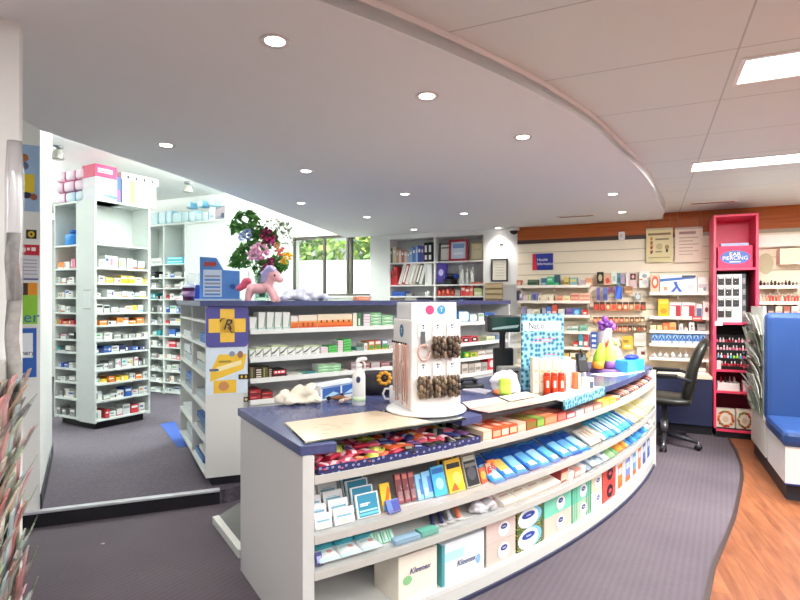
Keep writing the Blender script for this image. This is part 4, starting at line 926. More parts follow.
s_, w_, z0, z1 = onwall(BW, 485.5, 503, 283, 315); p, q, n_ = BW.at(s_)
t = empty('brochure_holder', 'tan slatted brochure holder on the white pier below the certificate', 'holder', (p[0],p[1],z0), wang)
MB().box(-w_/2,w_/2,-.02,-.002,0,z1-z0,M('a08a64',.6)).build('back_board', t)
for i in range(6):
    zz = (z1-z0)*(i+.05)/6; mb = MB(); mb.box(-w_/2,w_/2,-.05,-.02,zz,zz+(z1-z0)*.11,M('c4b08a',.6,var=.1)); mb.build('slat_pocket', t)
# ---------------------------------------------------------------- slatwall
pk = BW.hit(713)[0]; tend = BW.l[-1]-.3
mb = MB()
zb = 2.345-.115
z = .62
while z < zb-.04:
    top_ = min(z+.145, zb-.035)
    mb.strip(BW, k9, tend, -.018, 0, z, top_-.009, SLAT, 1); z += .145
mb.strip(BW, k9, tend, -.006, 0, .6, zb, M('b9ad98',.7), 1)
struct(mb, 'trim_8')
mb = MB(); mb.strip(BW, k9, tend, -.03, 0, zb, ZU, BAND, 1); struct(mb, 'trim_9')
mb = MB(); mb.strip(BW, k9, BW.hit(700)[0], -.034, 0, zb-.05, zb, M('45332e',.5), 1); struct(mb, 'trim_10')
nb0 = BW.hit(560)[0]
mb = MB(); mb.strip(BW, k9, pk-.05, -.46, -.0, .1, .60, NAVYBASE, 1); 
o = mb.build('base_cabinet', tag=('navy base cabinet running below the wall shelves','cabinet'))
mb = MB(); mb.strip(BW, k9, pk-.05, -.43, -.02, 0, .1, PLINTH, 1); q = mb.build('plinth'); q.parent = o
mb = MB(); mb.strip(BW, k9, pk-.05, -.475, -.0, .60, .625, SLAT, 1); q = mb.build('base_top'); q.parent = o
# sign
def sign_at(x0,x1,y0,y1,off): return onwall(BW,x0,x1,y0,y1,off)
s_, w_, z0, z1 = sign_at(532.5,553,253.5,270,-.03); p, q, n_ = BW.at(s_); h_ = z1-z0
t = empty('information_sign', 'blue and red health information sign on the slatted wall', 'sign', (p[0]-n_[0]*.02,p[1]-n_[1]*.02,z0), wang)
MB().box(-w_/2,w_/2,-.012,-.001,0,h_,M('2c3a94',.4)).build('panel', t)
MB().add([(-w_/2,-.0128,0),(-w_/2+w_*.24,-.0128,0),(-w_/2+w_*.14,-.0128,h_),(-w_/2,-.0128,h_)],[(0,1,2,3)],M('cc2840',.4)).build('red_stripe', t)
text('Health', h_*.24, 'f4f4f6', parent=t, loc=(-w_*.27,-.0135,h_*.62), align='LEFT'); text('Information', h_*.24, 'f4f4f6', parent=t, loc=(-w_*.27,-.0135,h_*.37), align='LEFT', sx=.88)
s_, w_, z0, z1 = sign_at(618.5,625,232,240,-.03); p, q, n_ = BW.at(s_)
t = empty('motion_sensor', 'small white motion sensor on the orange timber band', 'sensor', (p[0]-n_[0]*.03,p[1]-n_[1]*.03,z0), wang)
MB().box(-w_/2,w_/2,-.04,0,0,z1-z0,WHITE).build('body', t, bev=.012); MB().ell((0,-.04,(z1-z0)*.45),(w_*.3,.012,(z1-z0)*.25),'d8d4cc',12,8).build('lens', t)
def hang_poster(x0,x1,y0,y1,base,decs,label,hd):
    s_, w_, z0, z1 = sign_at(x0,x1,y0,y1,-.08); p, q, n_ = BW.at(s_); h_ = z1-z0
    t = empty('hanging_poster', label, 'poster', (p[0]-n_[0]*.06,p[1]-n_[1]*.06,z0), wang)
    card(MB(), w_, h_, base, decs, .004).build('sheet', t); MB().box(-w_/2,w_/2,-.008,.008,h_-.004,h_+.018,M(hd,.4)).build('hanger_rail', t)
    for x in (-w_*.4, w_*.4): MB().tube([(x,0,h_+.01),(x,0,ZU-z0)],.0015,STEEL,5).build('cord', t)
hang_poster(646,673,229.5,262,'ddcf9c',[('r',.08,.83,.92,.9,'8c7450'),('r',.1,.12,.9,.16,'b8a878')]+[('r',.16,.26+.14*i,.23,.36+.14*i,c) for i,c in enumerate(('8c2c20','c8501c','c87020','d89028'))]+[('r',.35,.68,.85,.73,'8c8060'),('e',.5,.48,.12,.10,'c0b080'),('e',.78,.46,.08,.07,'a08c60'),('r',.74,.3,.82,.4,'4c4434'),('r',.35,.3,.6,.34,'8c8060')],'yellowish hanging poster with numbered steps 1 to 4','c0b490')
P_ = [o for o in COL.objects if o.name.startswith('sheet')][-1]
for i in range(4): text(str(i+1), .055, '6c2418', parent=P_, loc=(-.078*1.0,-.0055,.125+.052*(3-i)), ext=.0003)
hang_poster(675,703,228.5,262,'e6d2bc',[('r',.15,.84,.75,.92,'a07c78')]+[('r',.15,.22+.1*i,.85 if i % 2 else .65,.25+.1*i,'b49c90') for i in range(6)],'pale pink hanging poster with printed lines beside pink cabinet','b8a898')
# ---- shelves, left bay
g = 'goods on the left bay of the wall shelves'
BWf = BW
def shelfset(x0, x1, ys, depth, nm, label):
    a = BW.hit(x0, -depth)[0]; b = BW.hit(x1, -depth)[0]; y = BW.hit((x0+x1)/2, -depth)[1]; out = []
    for k, yy in enumerate(ys):
        z = H-(yy-300)*y/F
        t = empty('display_shelf', f'{label}, {ORD[k]} shelf from the top', 'shelf', (*BW.at((a+b)/2)[0], z)); t.rotation_euler.z = wang
        L = b-a
        mb = MB(); mb.box(-L/2,L/2,-depth,-.02,-.016,0,M('f2e9da',.4)); mb.build('board', t)
        mb = MB(); mb.box(-L/2,L/2,-depth-.012,-depth,-.022,.012,M('f4ecde',.35)); mb.build('price_strip', t)
        for x in (-L*.47, 0, L*.47): MB().box(x-.006,x+.006,-depth*.8,-.02,-.06,-.016,M('ded6c8',.4)).build('bracket', t)
        out.append(z)
    return out
zl = shelfset(517.5,590,[286,301.5,315.5,331.5,347,362],.25,'display_shelf','cream shelf on the left bay of the slatted wall')
def R_(z, where, ins=-.235, gg=g): return Row(BW, z, where, gg, ins)
r_ = R_(zl[0],'top shelf, left wall bay')
for x0,x1,y,c,d_,nm in [(516.5,521,280,'b8705c',[('r',.1,.2,.9,.6,'d8a898')],'terracotta carton'),(522,527,283,'d0c4b4',[],'low cream carton'),(527.5,537.5,279.5,'5c7058',[('r',.05,.3,.95,.6,'2f4a34')],'dark green carton'),(541,546.5,278,'44708c',[('r',.1,.2,.9,.4,'a8c4d0')],'blue carton'),(546.8,554,276.5,'4cbc84',[('r',.05,.05,.95,.4,'2f9c60'),('r',.1,.6,.7,.8,'b4e4c8')],'bright green carton'),(554.3,559,274.8,'3c5c6c',[('r',0,0,1,.3,'3cb878')],'tall dark teal carton'),(564,569,277,'d8c060',[('r',.1,.2,.9,.4,'8c7030')],'yellow carton'),(569.5,577,277.5,'8cb4b8',[('r',.1,.5,.9,.8,'d8d070')],'pale teal and yellow carton'),(580,585,280,'b8a8b4',[],'mauve carton'),(585.3,592,278,'d89870',[('r',.1,.1,.9,.4,'f0d8c0')],'peach carton')]: r_.carton(x0,x1,y,c,d_,nm)
r_ = R_(zl[1],'second shelf, left wall bay')
for x0,x1,y,c,d_,nm in [(516.5,519,290.5,'4a4458',[],'narrow dark carton'),(519.5,522.5,294,'d4ccd8',[('r',.1,.1,.9,.5,'8c7ca8')],'lilac carton'),(523,528,295,'d8c8c0',[],'pale pink carton'),(528.3,531,295,'c8cc90',[],'narrow pale green carton'),(531.5,537.5,292.5,'8c8cb8',[('e',.5,.5,.35,.35,'5c5c98')],'violet carton with round mark'),(538,546,295,'e8dcc0',[('r',.1+.25*0,.2,.3,.6,'b8a070')],'cream carton'),(546.3,553.5,294.5,'ece0c4',[('r',.2,.2,.4,.6,'a09060')],'cream and gold carton'),(556,563,295.5,'e8a888',[('r',.1,.3,.9,.5,'c86c50')],'salmon carton'),(563.3,570,295.5,'f0e0b8',[('r',.1,.3,.9,.5,'d0b050')],'pale yellow carton')]: r_.carton(x0,x1,y,c,d_,nm)
r_.carton(570.5,579,293,'e0a890',[('r',.05,.2,.95,.5,'c86450')],'pink cream carton',stack=2); r_.carton(579.3,590,293.2,'e8b8a0',[('r',.05,.2,.95,.5,'d07c60')],'pink cream wide carton',stack=2)
r_ = R_(zl[2],'third shelf, left wall bay')
for x0,x1,y,c,d_,nm in [(521,526,307,'9088a8',[],'grey violet carton'),(527,533,309,'d8d0c4',[],'cream low carton'),(533.5,540,309,'e4dcc8',[('r',.1,.2,.9,.6,'b8b098')],'off white carton'),(542,546,308,'b0b4c8',[],'pale blue carton'),(546.3,551.5,306.5,'5070b0',[('r',.1,.1,.9,.5,'c8d0e4')],'blue carton'),(551.8,557,304.5,'d05a48',[('r',.1,.1,.9,.4,'f0c8b8')],'tall red carton'),(558,564.5,309,'d8d4d0',[],'grey white carton'),(566,573,308.5,'8068a8',[('r',.1,.3,.9,.6,'5c5098')],'purple carton'),(573.3,580,308.5,'3c88c4',[('e',.5,.5,.35,.35,'8cc4e8')],'bright blue carton'),(582.5,587.5,309.5,'d0403c',[('r',.2,.3,.8,.6,'f0d8d0')],'red carton')]: r_.carton(x0,x1,y,c,d_,nm)
r_ = R_(zl[3],'fourth shelf, left wall bay')
for i, (x0,x1,y,c,nm) in enumerate([(566,571,326.5,'e0dccc','cream carton'),(571.5,578,326,'d0e0d4','pale green carton'),(580,587,325,'8cc0a8','mint carton')]): r_.carton(x0,x1,y,c,[('r',.1,.3,.9,.6,'6c9c88')],nm)
r_ = R_(zl[4],'fifth shelf, left wall bay')
for x0,x1,y,c,nm in [(573,578,341.5,'d85044','red carton'),(578.5,583,334,'3c9cac','teal tall carton'),(583.3,588,335,'c04850','crimson tall carton')]: r_.carton(x0,x1,y,c,[('r',.1,.2,.9,.5,'e0e0dc')],nm)
r_ = R_(zl[5],'sixth shelf, left wall bay')
for i in range(7): r_.carton(520+i*10,529+i*10,353,['d8c070','c8a858','e0d8c8'][i % 3],[('r',.1,.3,.9,.6,'8c7040')],'yellow carton')
# ---- hanging bay
g = 'goods hanging on the middle bay of the slatted wall'
def hang(x0,x1,y0,y1,base,decs,desc,bub=None,off=-.12,name='hanging_card',cat='hanging pack',thick=.012):
    s_, w_, z0, z1 = onwall(BW,x0,x1,y0,y1,off); p, q, n_ = BW.at(s_)
    t = empty(name, desc, cat, (p[0]+n_[0]*off,p[1]+n_[1]*off,z0), wang, g)
    card(MB(), w_, z1-z0, base, decs, thick, bub).build('pack', t)
    MB().tube([(0,-.01,z1-z0-.012),(0,-off-.02,z1-z0-.012)],.0025,CHROME,5).build('peg', t)
for x0,x1,y0,y1,b_,d_,nm in [(597,603.5,272,283.5,'2a2823',[('e',.5,.5,.3,.3,'c8b890')],'black hanging pack leftmost of the upper hanging row'),(604,611,274,285,'d8a88c',[('e',.5,.4,.3,.25,'c04c38')],'salmon hanging pack in the upper hanging row'),(611.5,616.5,271,284,'dce0d4',[('r',.2,.2,.8,.6,'a8c0b8')],'white hanging pack in the upper hanging row'),(617,620.5,273,285,'5c8c9c',[('r',.2,.2,.8,.6,'34586c')],'slim teal hanging pack in the upper hanging row'),(621,625,274,284,'a08ca8',[],'mauve hanging pack in the upper hanging row'),(626,629,272,286,'d8d0c8',[],'slim pale hanging pack in the upper hanging row'),(629.5,636.5,273,288,'d0b4b0',[('r',.1,.55,.9,.95,'4c1c24'),('e',.5,.75,.2,.12,'d8a8a0')],'pink hanging pack with dark red block'),(639.5,649.5,271,287.5,'eae8e0',[('e',.5,.7,.25,.12,'9ca8a8'),('e',.5,.3,.3,.16,'c8d0cc'),('r',.0,.45,.3,.52,'d05040')],'large white hanging pack rightmost of the upper row')]: hang(x0,x1,y0,y1,b_,d_,nm)
for x0,x1,y0,y1,b_,d_,nm in [(596.5,600,287.5,300.5,'6c6ca8',[('r',.1,.1,.9,.4,'4c4c8c')],'slim violet hanging pack leftmost of the second row'),(603,607.5,287.5,300.5,'6878b8',[('r',.1,.1,.9,.5,'44508c')],'slim blue violet hanging pack in the second row'),(608.5,613.5,287,292,'a04c68',[('e',.5,.5,.3,.3,'3c4c8c')],'small plum hanging pack in the second row'),(615.5,622,286.5,299,'2c58c8',[('p',[(0,0),(.6,0),(.9,1),(.5,1)],'4c7ce0')],'bright blue hanging pack in the second row'),(624.5,632.5,286.5,293.5,'a07048',[('r',.05,.1,.95,.4,'d8b890')],'brown hanging pack in the second row'),(635,641,293,300.5,'909494',[('e',.5,.5,.35,.35,'c0c8c8')],'grey round hanging pack rightmost of the second row')]: hang(x0,x1,y0,y1,b_,d_,nm)
R = random.Random(5)
for rr, (y0,y1,n,x0,x1,nm) in enumerate(((302,310.5,9,593.5,646,'third'),(317,322.5,10,593,645,'fourth'),(325.5,331.5,10,598,647,'fifth'))):
    wd_ = (x1-x0)/n
    for i in range(n):
        c = R.choice(['c8643c','d87848','a84c30','c05438']) if i < n*.6 else R.choice(['7c5034','a87848','5c3c2c','b88058'])
        hang(x0+wd_*i+.3,x0+wd_*(i+1)-.3,y0,y1,c,[('r',0,.75,1,1,'4c3428'),('e',.5,.4,.3,.25,R.choice(['f0b890','e8d0b0','d8443c']))],f"orange brown sachet, {ORD[i]} from left in the {nm} hanging row",off=-.14)
for x0,x1,y0,y1,b_,d_,nm in [(590.5,597.5,332,348.5,'3c60b4',[('r',.2,.1,.8,.25,'d8e0f0'),('r',.2,.4,.8,.55,'d8e0f0'),('r',.2,.7,.8,.85,'d8e0f0')],'blue card with white panels low on the hanging bay'),(622,633,336,349.5,'d8b440',[('r',.1,.5,.6,.7,'a08030'),('r',.2,.15,.8,.35,'f0e0a0')],'mustard yellow hanging pack low on the bay'),(634,646,333,346,'d8d4c8',[('r',.1,.3,.9,.6,'c4c0b4')],'pale grey hanging pack low on the bay'),(637,647,347,358,'d8d0c8',[('r',.4,.3,.8,.6,'7c3038')],'white hanging pack with dark red mark')]: hang(x0,x1,y0,y1,b_,d_,nm)
# ---- right bay
g = 'goods on the right bay of the wall shelves'
zr = shelfset(649.5,709,[293,317.5,331.5,345,359,372.5,387.5],.25,'display_shelf','cream shelf on the right bay beside the pink cabinet')
r_ = R_(zr[0],'top shelf, right wall bay',gg=g)
o, a_, b_ = r_.carton(650.5,659.5,275,'e8b8a0',[('e',.5,.6,.4,.34,'d8583c'),('e',.5,.6,.22,.19,'f0d0c0')],'white carton with orange ring')
o, a_, b_ = r_.carton(660,697,274.5,'ece8e0',[('p',[(.0,.62),(.95,.78),(.95,.9),(.0,.78)],'4070b8'),('p',[(.6,.82),(.97,.84),(.97,.95),(.6,.95)],'4c4458'),('p',[(.28,.05),(.42,.35),(.36,.62),(.46,.62),(.5,.36),(.62,.05),(.52,.05),(.46,.26),(.38,.05)],'2f5cb8'),('r',.75,.2,.92,.45,'c8c8cc'),('r',.1,.15,.2,.35,'c89060')],'long white carton with blue walking frame')
r_.carton(697.3,708,277,'e8e0d8',[('r',.1,.3,.9,.55,'c4b8b8'),('e',.7,.25,.15,.12,'8c8c98')],'white carton at right end')
r_ = R_(zr[1],'second shelf, right wall bay',gg=g)
r_.carton(658,669,299,'e4b41c',[('e',.5,.35,.3,.15,'c88a18'),('r',.1,.75,.9,.9,'f0cc50')],'tall bright yellow carton')
RB = [('r',.05,.05,.55,.55,'dcd0d4'),('r',.52,.08,.95,.8,'a82c34'),('r',.05,.75,.95,.82,'b83c44')]
r_.carton(669.5,681.5,302.5,'f0e6e0',RB,'white carton with dark red block'); r_.carton(682,695.5,302.5,'f0e6e0',RB,'white carton with dark red block')
r_.carton(696,702.5,304,'dcd4d4',[('r',.1,.1,.9,.7,'5c6084')],'grey blue carton'); r_.carton(703,709,301.5,'ead8d0',[('e',.6,.5,.3,.16,'8c3838')],'pale carton with red dot')
s_, w_, z0, z1 = onwall(BW,692,702,317,320.8,-.27); put(card(MB(), w_, .05, 'c0342c', [('r',.1,.3,.9,.7,'e8b8b0')], .003), 'price_ticket', BW, s_, z0, .003, -.275, ('red price ticket on edge of the second right bay shelf','ticket'))
r_ = R_(zr[2],'third shelf, right wall bay',gg=g)
for x0,x1,y,c,d_,nm in [(650.5,656,325,'e8d8a8',[],'cream low carton'),(657,662,325,'f0c890',[],'pale orange carton'),(662.3,669,323,'e06c38',[('e',.5,.4,.3,.3,'f0a070')],'orange carton'),(669.3,676,322.5,'e8a468',[('r',.1,.2,.9,.5,'c87038')],'light orange carton'),(679,683,324,'e4e0e0',[('r',.2,.2,.8,.6,'9ca8c0')],'white small carton'),(684.5,688,327.5,'e8d0b8',[],'tiny cream carton'),(689,694.5,322.5,'f0ece8',[('e',.5,.6,.2,.15,'8c4c48'),('e',.5,.3,.2,.12,'8c8c98')],'white upright carton'),(697,706,324,'7c7470',[('r',.1,.2,.9,.6,'a09890')],'grey brown carton')]: r_.carton(x0,x1,y,c,d_,nm)
r_ = R_(zr[3],'fourth shelf, right wall bay',gg=g)
BP = [('r',.0,.0,1,.35,'c8d4e8'),('e',.5,.7,.4,.2,'9cc0e4'),('p',[(.1,.4),(.5,.9),(.9,.4),(.7,.4),(.5,.65),(.3,.4)],'1f4c98')]
for i in range(8): r_.carton(651.5+i*6.9,658+i*6.9,334,'5c8ccc',BP,'blue and white carton')
r_ = R_(zr[4],'fifth shelf, right wall bay',gg=g)
for i, x in enumerate((652,658,664,671,678,684)): r_.bottle(x,x+4.5,353-(i % 2),'e8e4dc','d8d4d0','b8c0c8','small white tub','tub','tub')
r_ = R_(zr[5],'sixth shelf, right wall bay',gg=g)
for i, (x0,x1,c,nm) in enumerate([(654,668,'e0d4c4','cream box'),(690,706,'e4dcd4','white box')]): r_.carton(x0,x1,368,c,[('r',.05,.3,.95,.5,'b8a898')],nm,d=.18)
r_ = R_(zr[6],'lowest shelf, right wall bay',gg=g)
for x0,x1,c,nm in [(650,660,'7cae7c','pale green carton'),(660.5,670,'5c9c64','mid green carton'),(670.3,676,'8c6c58','brown carton'),(690,694,'3c8cd4','sky blue carton'),(694.3,699,'4878c8','blue carton'),(701,708,'d84038','red carton')]: r_.carton(x0,x1,378,c,[('r',.1,.3,.9,.6,'d8e0d4')],nm,d=.14)
# ---------------------------------------------------------------- pink cabinet
cA = (3.32,5.64); cwid = .40; cd = .47
cAng = wang
t = empty('pink_cabinet', 'tall bright pink display cabinet with five compartments', 'cabinet', (cA[0],cA[1],0), cAng)
zt = 2.345; th = .022
def cz(py): return H-(py-300)*5.58/F
sh = [cz(428)-.02, cz(391.5), cz(370), cz(322.5), cz(268)]
MB().box(0,th,0,cd,.1,zt,PINK).build('side_panel', t); MB().box(cwid-th,cwid,0,cd,.1,zt,PINK).build('side_panel', t)
MB().box(th,cwid-th,0,cd,zt-th,zt,PINK).build('top_panel', t)
MB().box(th,cwid-th,cd-.02,cd,.1,sh[2],M('8c1a3c',.5)).build('back_panel', t); MB().box(th,cwid-th,cd-.02,cd,sh[4],zt-th,PINK).build('back_panel', t)  # lower back panel dark red: compartment shadow put into its colour
o = MB().box(th,cwid-th,cd-.02,cd,sh[2],sh[4],BLACK).build('back_panel', t); o['label'] = 'black lined back panel'
for k, z in enumerate(sh): MB().box(th,cwid-th,0,cd-.02,z-.022,z,PINK).build('shelf', t)
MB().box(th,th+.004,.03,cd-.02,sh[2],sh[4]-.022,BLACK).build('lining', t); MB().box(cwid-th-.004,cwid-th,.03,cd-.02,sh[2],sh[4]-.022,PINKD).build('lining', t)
MB().box(0.02,cwid-.02,.03,cd,0,.1,PLINTH).build('plinth', t)
def inC(x, y): c_, s_ = math.cos(cAng), math.sin(cAng); return (cA[0]+x*c_-y*s_, cA[1]+x*s_+y*c_)
t = empty('ear_piercing_box', 'pink box lettered EAR PIERCING on blue oval, top of pink cabinet', 'box', (*inC(cwid*.5,.16),sh[4]), cAng)
carton(MB(), .31, .2, .235, 'e0305e').build('body', t)
MB().fell(0,.115,.135,.072,-.1012,M('3a60b0',.4),28).build('oval', t); MB().box(-.125,.125,-.09,.08,.236,.265,M('9ca4d4',.3,var=.2,scale=60)).build('lid_tray', t)
text('EAR', .06, 'f4f4f8', parent=t, loc=(0,-.1025,.145)); text('PIERCING', .056, 'f4f4f8', parent=t, loc=(0,-.1025,.105), sx=.95); MB().fquad(-.05,.05,.062,.072,-.1022,'e8e8f0').build('small_print', t)
# earring stand
t = empty('earring_stand', 'white earring display stand with black cards in the pink cabinet', 'display stand', (*inC(cwid*.42,.14),sh[3]), cAng)
hS = (sh[4]-.022-sh[3])*.93
MB().box(-.125,.10,-.03,.03,0,hS,M('dcdcd8',.35)).build('panel', t); MB().box(.10,.135,-.03,.03,0,hS,M('4a4a50',.4)).build('side_rail', t)
R = random.Random(2); colc = ['26262a','2c2a2c','302e30']
for r in range(4):
    for c in range(3):
        x = -.09+.068*c; z = hS*(.10+.225*r); w2 = .056; h2 = hS*.17
        cc = 'c8d4cc' if (r == 0 and c == 2) else '303e34' if (r == 0 and c == 1) else R.choice(colc)
        tt = empty('earring_card', f"{'pale' if cc=='c8d4cc' else 'black'} earring card, {ORD[c]} from left, {ORD[3-r]} row down, earring stand", 'earring card', (*inC(cwid*.42+x,.104),sh[3]+z), cAng, 'earring cards on the white stand')
        MB().box(-w2/2,w2/2,-.004,0,0,h2,cc).fquad(-w2*.4,w2*.4,h2*.8,h2*.95,-.0046,'d8d8d4').build('card', tt); cd_ = COL.objects[-1]
        for e_ in (-.009,.009): MB().ell((e_,-.007,h2*.42),(.005,.004,.005),CHROME,8,5).build('earring', cd_)
    tt = empty('earring_card', f"small grey earring card, {ORD[3-r]} down the dark side rail of the stand", 'earring card', (*inC(cwid*.42+.118,.104),sh[3]+hS*(.12+.225*r)), cAng, 'earring cards on the white stand')
    MB().box(-.014,.014,-.004,0,0,hS*.12,'8c8c90').build('card', tt); MB().ell((0,-.006,hS*.06),(.006,.004,.006),'c8a8b0',8,5).build('earring', tt)
# nail polish rack
t = empty('polish_rack', 'stepped black rack for nail polish in the pink cabinet', 'rack', (*inC(cwid*.5,.02),sh[2]), cAng)
hh = sh[3]-.022-sh[2]
for r in range(5): 
    MB().box(-.165,.16,.03+.05*r,.08+.05*r+.2*(r == 4)-.01*(r == 4),0 if r == 0 else 0,hh*(.07+.17*r),BLACK).build('step', t)
cols5 = [('red',['c83040','b82c3c','d85058']),('bright mixed',['9ccc48','e8d050','6cb4d8','d84878','e8e8e0']),('pink',['e87898','f0a8b8','e8506c','f4d0d0']),('crimson',['c02848','e06078','a8243c','f0c0c8'])]
for r in range(4):
    nb = 11
    for i in range(nb):
        x = -.145+.029*i; z = sh[2]+hh*(.07+.17*r); c = R.choice(cols5[r][1])
        mb = MB(); mb.lathe([(.0095,0),(.011,.003),(.011,.024),(.006,.028)], M(c,.2), 10); mb.lathe([(.006,.027),(.0055,.05),(.003,.052)], 'e4e0dc' if (i+r) % 3 else '1c1c20', 8)
        mb.build('nail_polish', None, (*inC(cwid*.5+x,.075+.05*r),z), cAng, tag=(f"{cols5[r][0]} nail polish bottle, {ORD[i]} from left, {ORD[r]} step up of black rack", 'nail polish', 'nail polish bottles on the black rack'))
for x0, nm in ((.045,'left'),(.345,'right')):
    p_ = inC(x0,-.003); MB().box(-.035,.035,-.004,0,-.045,.0,M('e8e4e4',.4)).build('price_label', None, (p_[0],p_[1],sh[3]+.012), cAng, tag=(f'white price label at {nm} end of the pink shelf below the earrings','label','price labels on the pink shelf'))
MB().box(-.02,.02,-.03,.03,0,.09,M('f0d8dc',.3)).build('carton', None, (*inC(.05,.05),sh[2]), cAng, tag=('small pale pink carton at left of the polish rack step','carton'))
t = empty('cotton_tray', 'white tray with tiny bottles below the nail polish rack', 'tray', (*inC(.14,.12),sh[1]), cAng)
MB().box(-.10,.10,-.07,.07,0,.012,WHITE).box(-.10,.10,-.07,-.064,.012,.085,WHITE).box(-.10,.10,.064,.07,.012,.085,WHITE).box(-.10,-.094,-.064,.064,.012,.085,WHITE).box(.094,.10,-.064,.064,.012,.085,WHITE).build('tray', t)
for i in range(4): MB().lathe([(.01,0),(.01,.10),(.004,.13)],['c8283c','3c3c40','d890a0','d8d0c8'][i],8).build('small_bottle', None, (*inC(.08+.04*i,.12),sh[1]+.012), cAng, tag=(['red','dark grey','pink','pale'][i]+' slim bottle standing in the white tray of the pink cabinet','bottle'))
MB().box(-.05,.05,-.05,.05,0,.10,M('e8a8b4',.4)).fquad(-.04,.04,.02,.06,-.0508,'f4e0e4').build('carton', None, (*inC(.32,.1),sh[1]), cAng, tag=('pale pink carton beside the white tray in the pink cabinet','carton'))
def wreath(x, w_, h_, lab, seed, d=.08):
    R = random.Random(seed); t = empty('picture_box', lab, 'gift box', (*inC(x,.06+d/2),sh[0]), cAng)
    MB().box(-w_/2,w_/2,-d/2,d/2,0,h_,M('ece4d4',.4)).build('box', t)
    mb = MB()
    for k in range(26):
        q = 2*PI*k/26; r_ = .34+.05*R.random(); mb.fell(w_*r_*math.cos(q)*1.05, h_*.5+h_*r_*math.sin(q), w_*.075, h_*.07, -d/2-.0008-.0002*k, R.choice(['c8482c','6c8c3c','8ca848','d87838','a83c2c','e0b060']), 8)
    mb.fell(0,h_*.47,w_*.16,h_*.16,-d/2-.0008,'e0c8a8',14); mb.build('wreath_print', t)
wreath(.115,.17,.205,'larger white gift box with floral wreath print in pink cabinet base',1); wreath(.285,.145,.205,'smaller white gift box with floral wreath print in pink cabinet base',4,.09)
# ---------------------------------------------------------------- far right wall beyond the cabinet
g = 'cosmetics on the far right wall shelves'
zf = shelfset(759,800,[286.5,302.5,318],.25,'display_shelf','cream shelf on the far right wall above the blue seat')
zc_, w_, z0, z1 = onwall(BW,756,806,234.5,246.5,-.12); p, q, n_ = BW.at(zc_)
MB().box(-w_/2,w_/2,-.12,-.02,0,z1-z0,M('faf5ea',.5)).build('light_pelmet', None, (p[0],p[1],z0), wang, tag=('cream pelmet box along the far right wall under the timber band','pelmet'))
s_, w_, z0, z1 = onwall(BW,780,812,248,264,-.2); p, q, n_ = BW.at(s_)
t = empty('light_box', 'warm glowing light box on the far right wall', 'light box', (p[0],p[1],z0), wang)
MB().box(-w_/2,w_/2,-.2,-.02,0,z1-z0,M('f0e4cc',.5)).build('case', t); MB().box(-w_/2+.01,w_/2-.01,-.203,-.2,.01,z1-z0-.01,m_emit('light_box_glow','ffe2b0',1.3)).build('diffuser', t)
s_, w_, z0, z1 = onwall(BW,758,774,253,274,-.04); p, q, n_ = BW.at(s_)
MB().fell(0,(z1-z0)/2,w_/2,(z1-z0)/2,-.025,M('c2c09c',.6),28).build('round_decal', None, (p[0],p[1],z0), wang, tag=('pale olive round decal on the far right wall','decal'))
r_ = R_(zf[0],'upper shelf of the far right wall',gg=g)
for i in range(11):
    x = 759.5+i*3.6; r_.bottle(x,x+2.8,279+((i*7) % 4),['2c2a2c','3c3a3c','8c8078','26262c'][i % 4],['d8d4d0','1c1c20'][i % 2],None,['black bottle','charcoal bottle','taupe bottle','dark bottle'][i % 4])
r_ = R_(zf[1],'middle shelf of the far right wall',gg=g)
for i in range(13):
    x = 759.5+i*3.1; c = ['e8dcc8','d8c0a8','e8a080','d85040','d04438','d84c40','e07c60','e0d8cc'][min(7,i)] if i < 8 else ['d84438','e8705c','c83c34'][i % 3]
    r_.bottle(x,x+2.6,293+(i % 3),c,'e8e0d8',None,('cream' if i < 2 else 'peach' if i < 3 else 'red')+' bottle')
r_ = R_(zf[2],'lower shelf of the far right wall',gg=g)
for i in range(5): x = 759.5+i*8; r_.carton(x,x+7,306,['d8ccc0','3c3230','d8c8b0','a05848','e0d8d0'][i],[('r',.1,.3,.9,.6,'b8a090')],['pale carton','dark brown carton','cream carton','rust carton','white carton'][i])
# ---------------------------------------------------------------- blue padded seat
bA = (2.764,3.826)
t = empty('booth_seat', 'royal blue padded bench seat with tall backrest and white base', 'bench', (bA[0],bA[1],0), wang)
BL = 1.9
MB().box(.02,BL,.06,1.35,0,.13,M('2a2c34',.5)).build('plinth', t)
MB().box(0,BL,.0,.62,.13,.40,M('e4e4e2',.4)).build('seat_base', t, bev=.004)
MB().box(-.02,BL,-.03,.62,.40,.515,BLUEL).build('seat_cushion', t, bev=.035)
MB().box(-.02,BL,.56,.70,.46,1.345,BLUEL).build('backrest', t, bev=.04)
MB().box(0,BL,.70,1.38,.13,1.30,M('d8d6cc',.45)).build('rear_panel', t)
MB().tube([(0,-.0,.13),(BL,-.0,.13)],.006,M('27408c',.4),6).build('base_trim', t)
def bo(x, y): c_, s_ = math.cos(wang), math.sin(wang); return (bA[0]+x*c_-y*s_, bA[1]+x*s_+y*c_)
gm = [('pale grey','c4c6bc'),('grey green','8c9a88'),('silver','b4b8b0'),('olive','7c8468'),('white','dcdcd4'),('charcoal','5c6058')]
rack('magazine_rack','tall clear wall rack of brochures beside the blue seat',bo(-.005,1.36),(-nn[0],-nn[1]),(-w[0],-w[1]),.60,6,.48,.135,.17,[(a,M(b,.5,var=.3,scale=40)) for a,b in gm],('far end','blue seat rack'),'brochures in the rack beside the blue seat',3,9,.05)
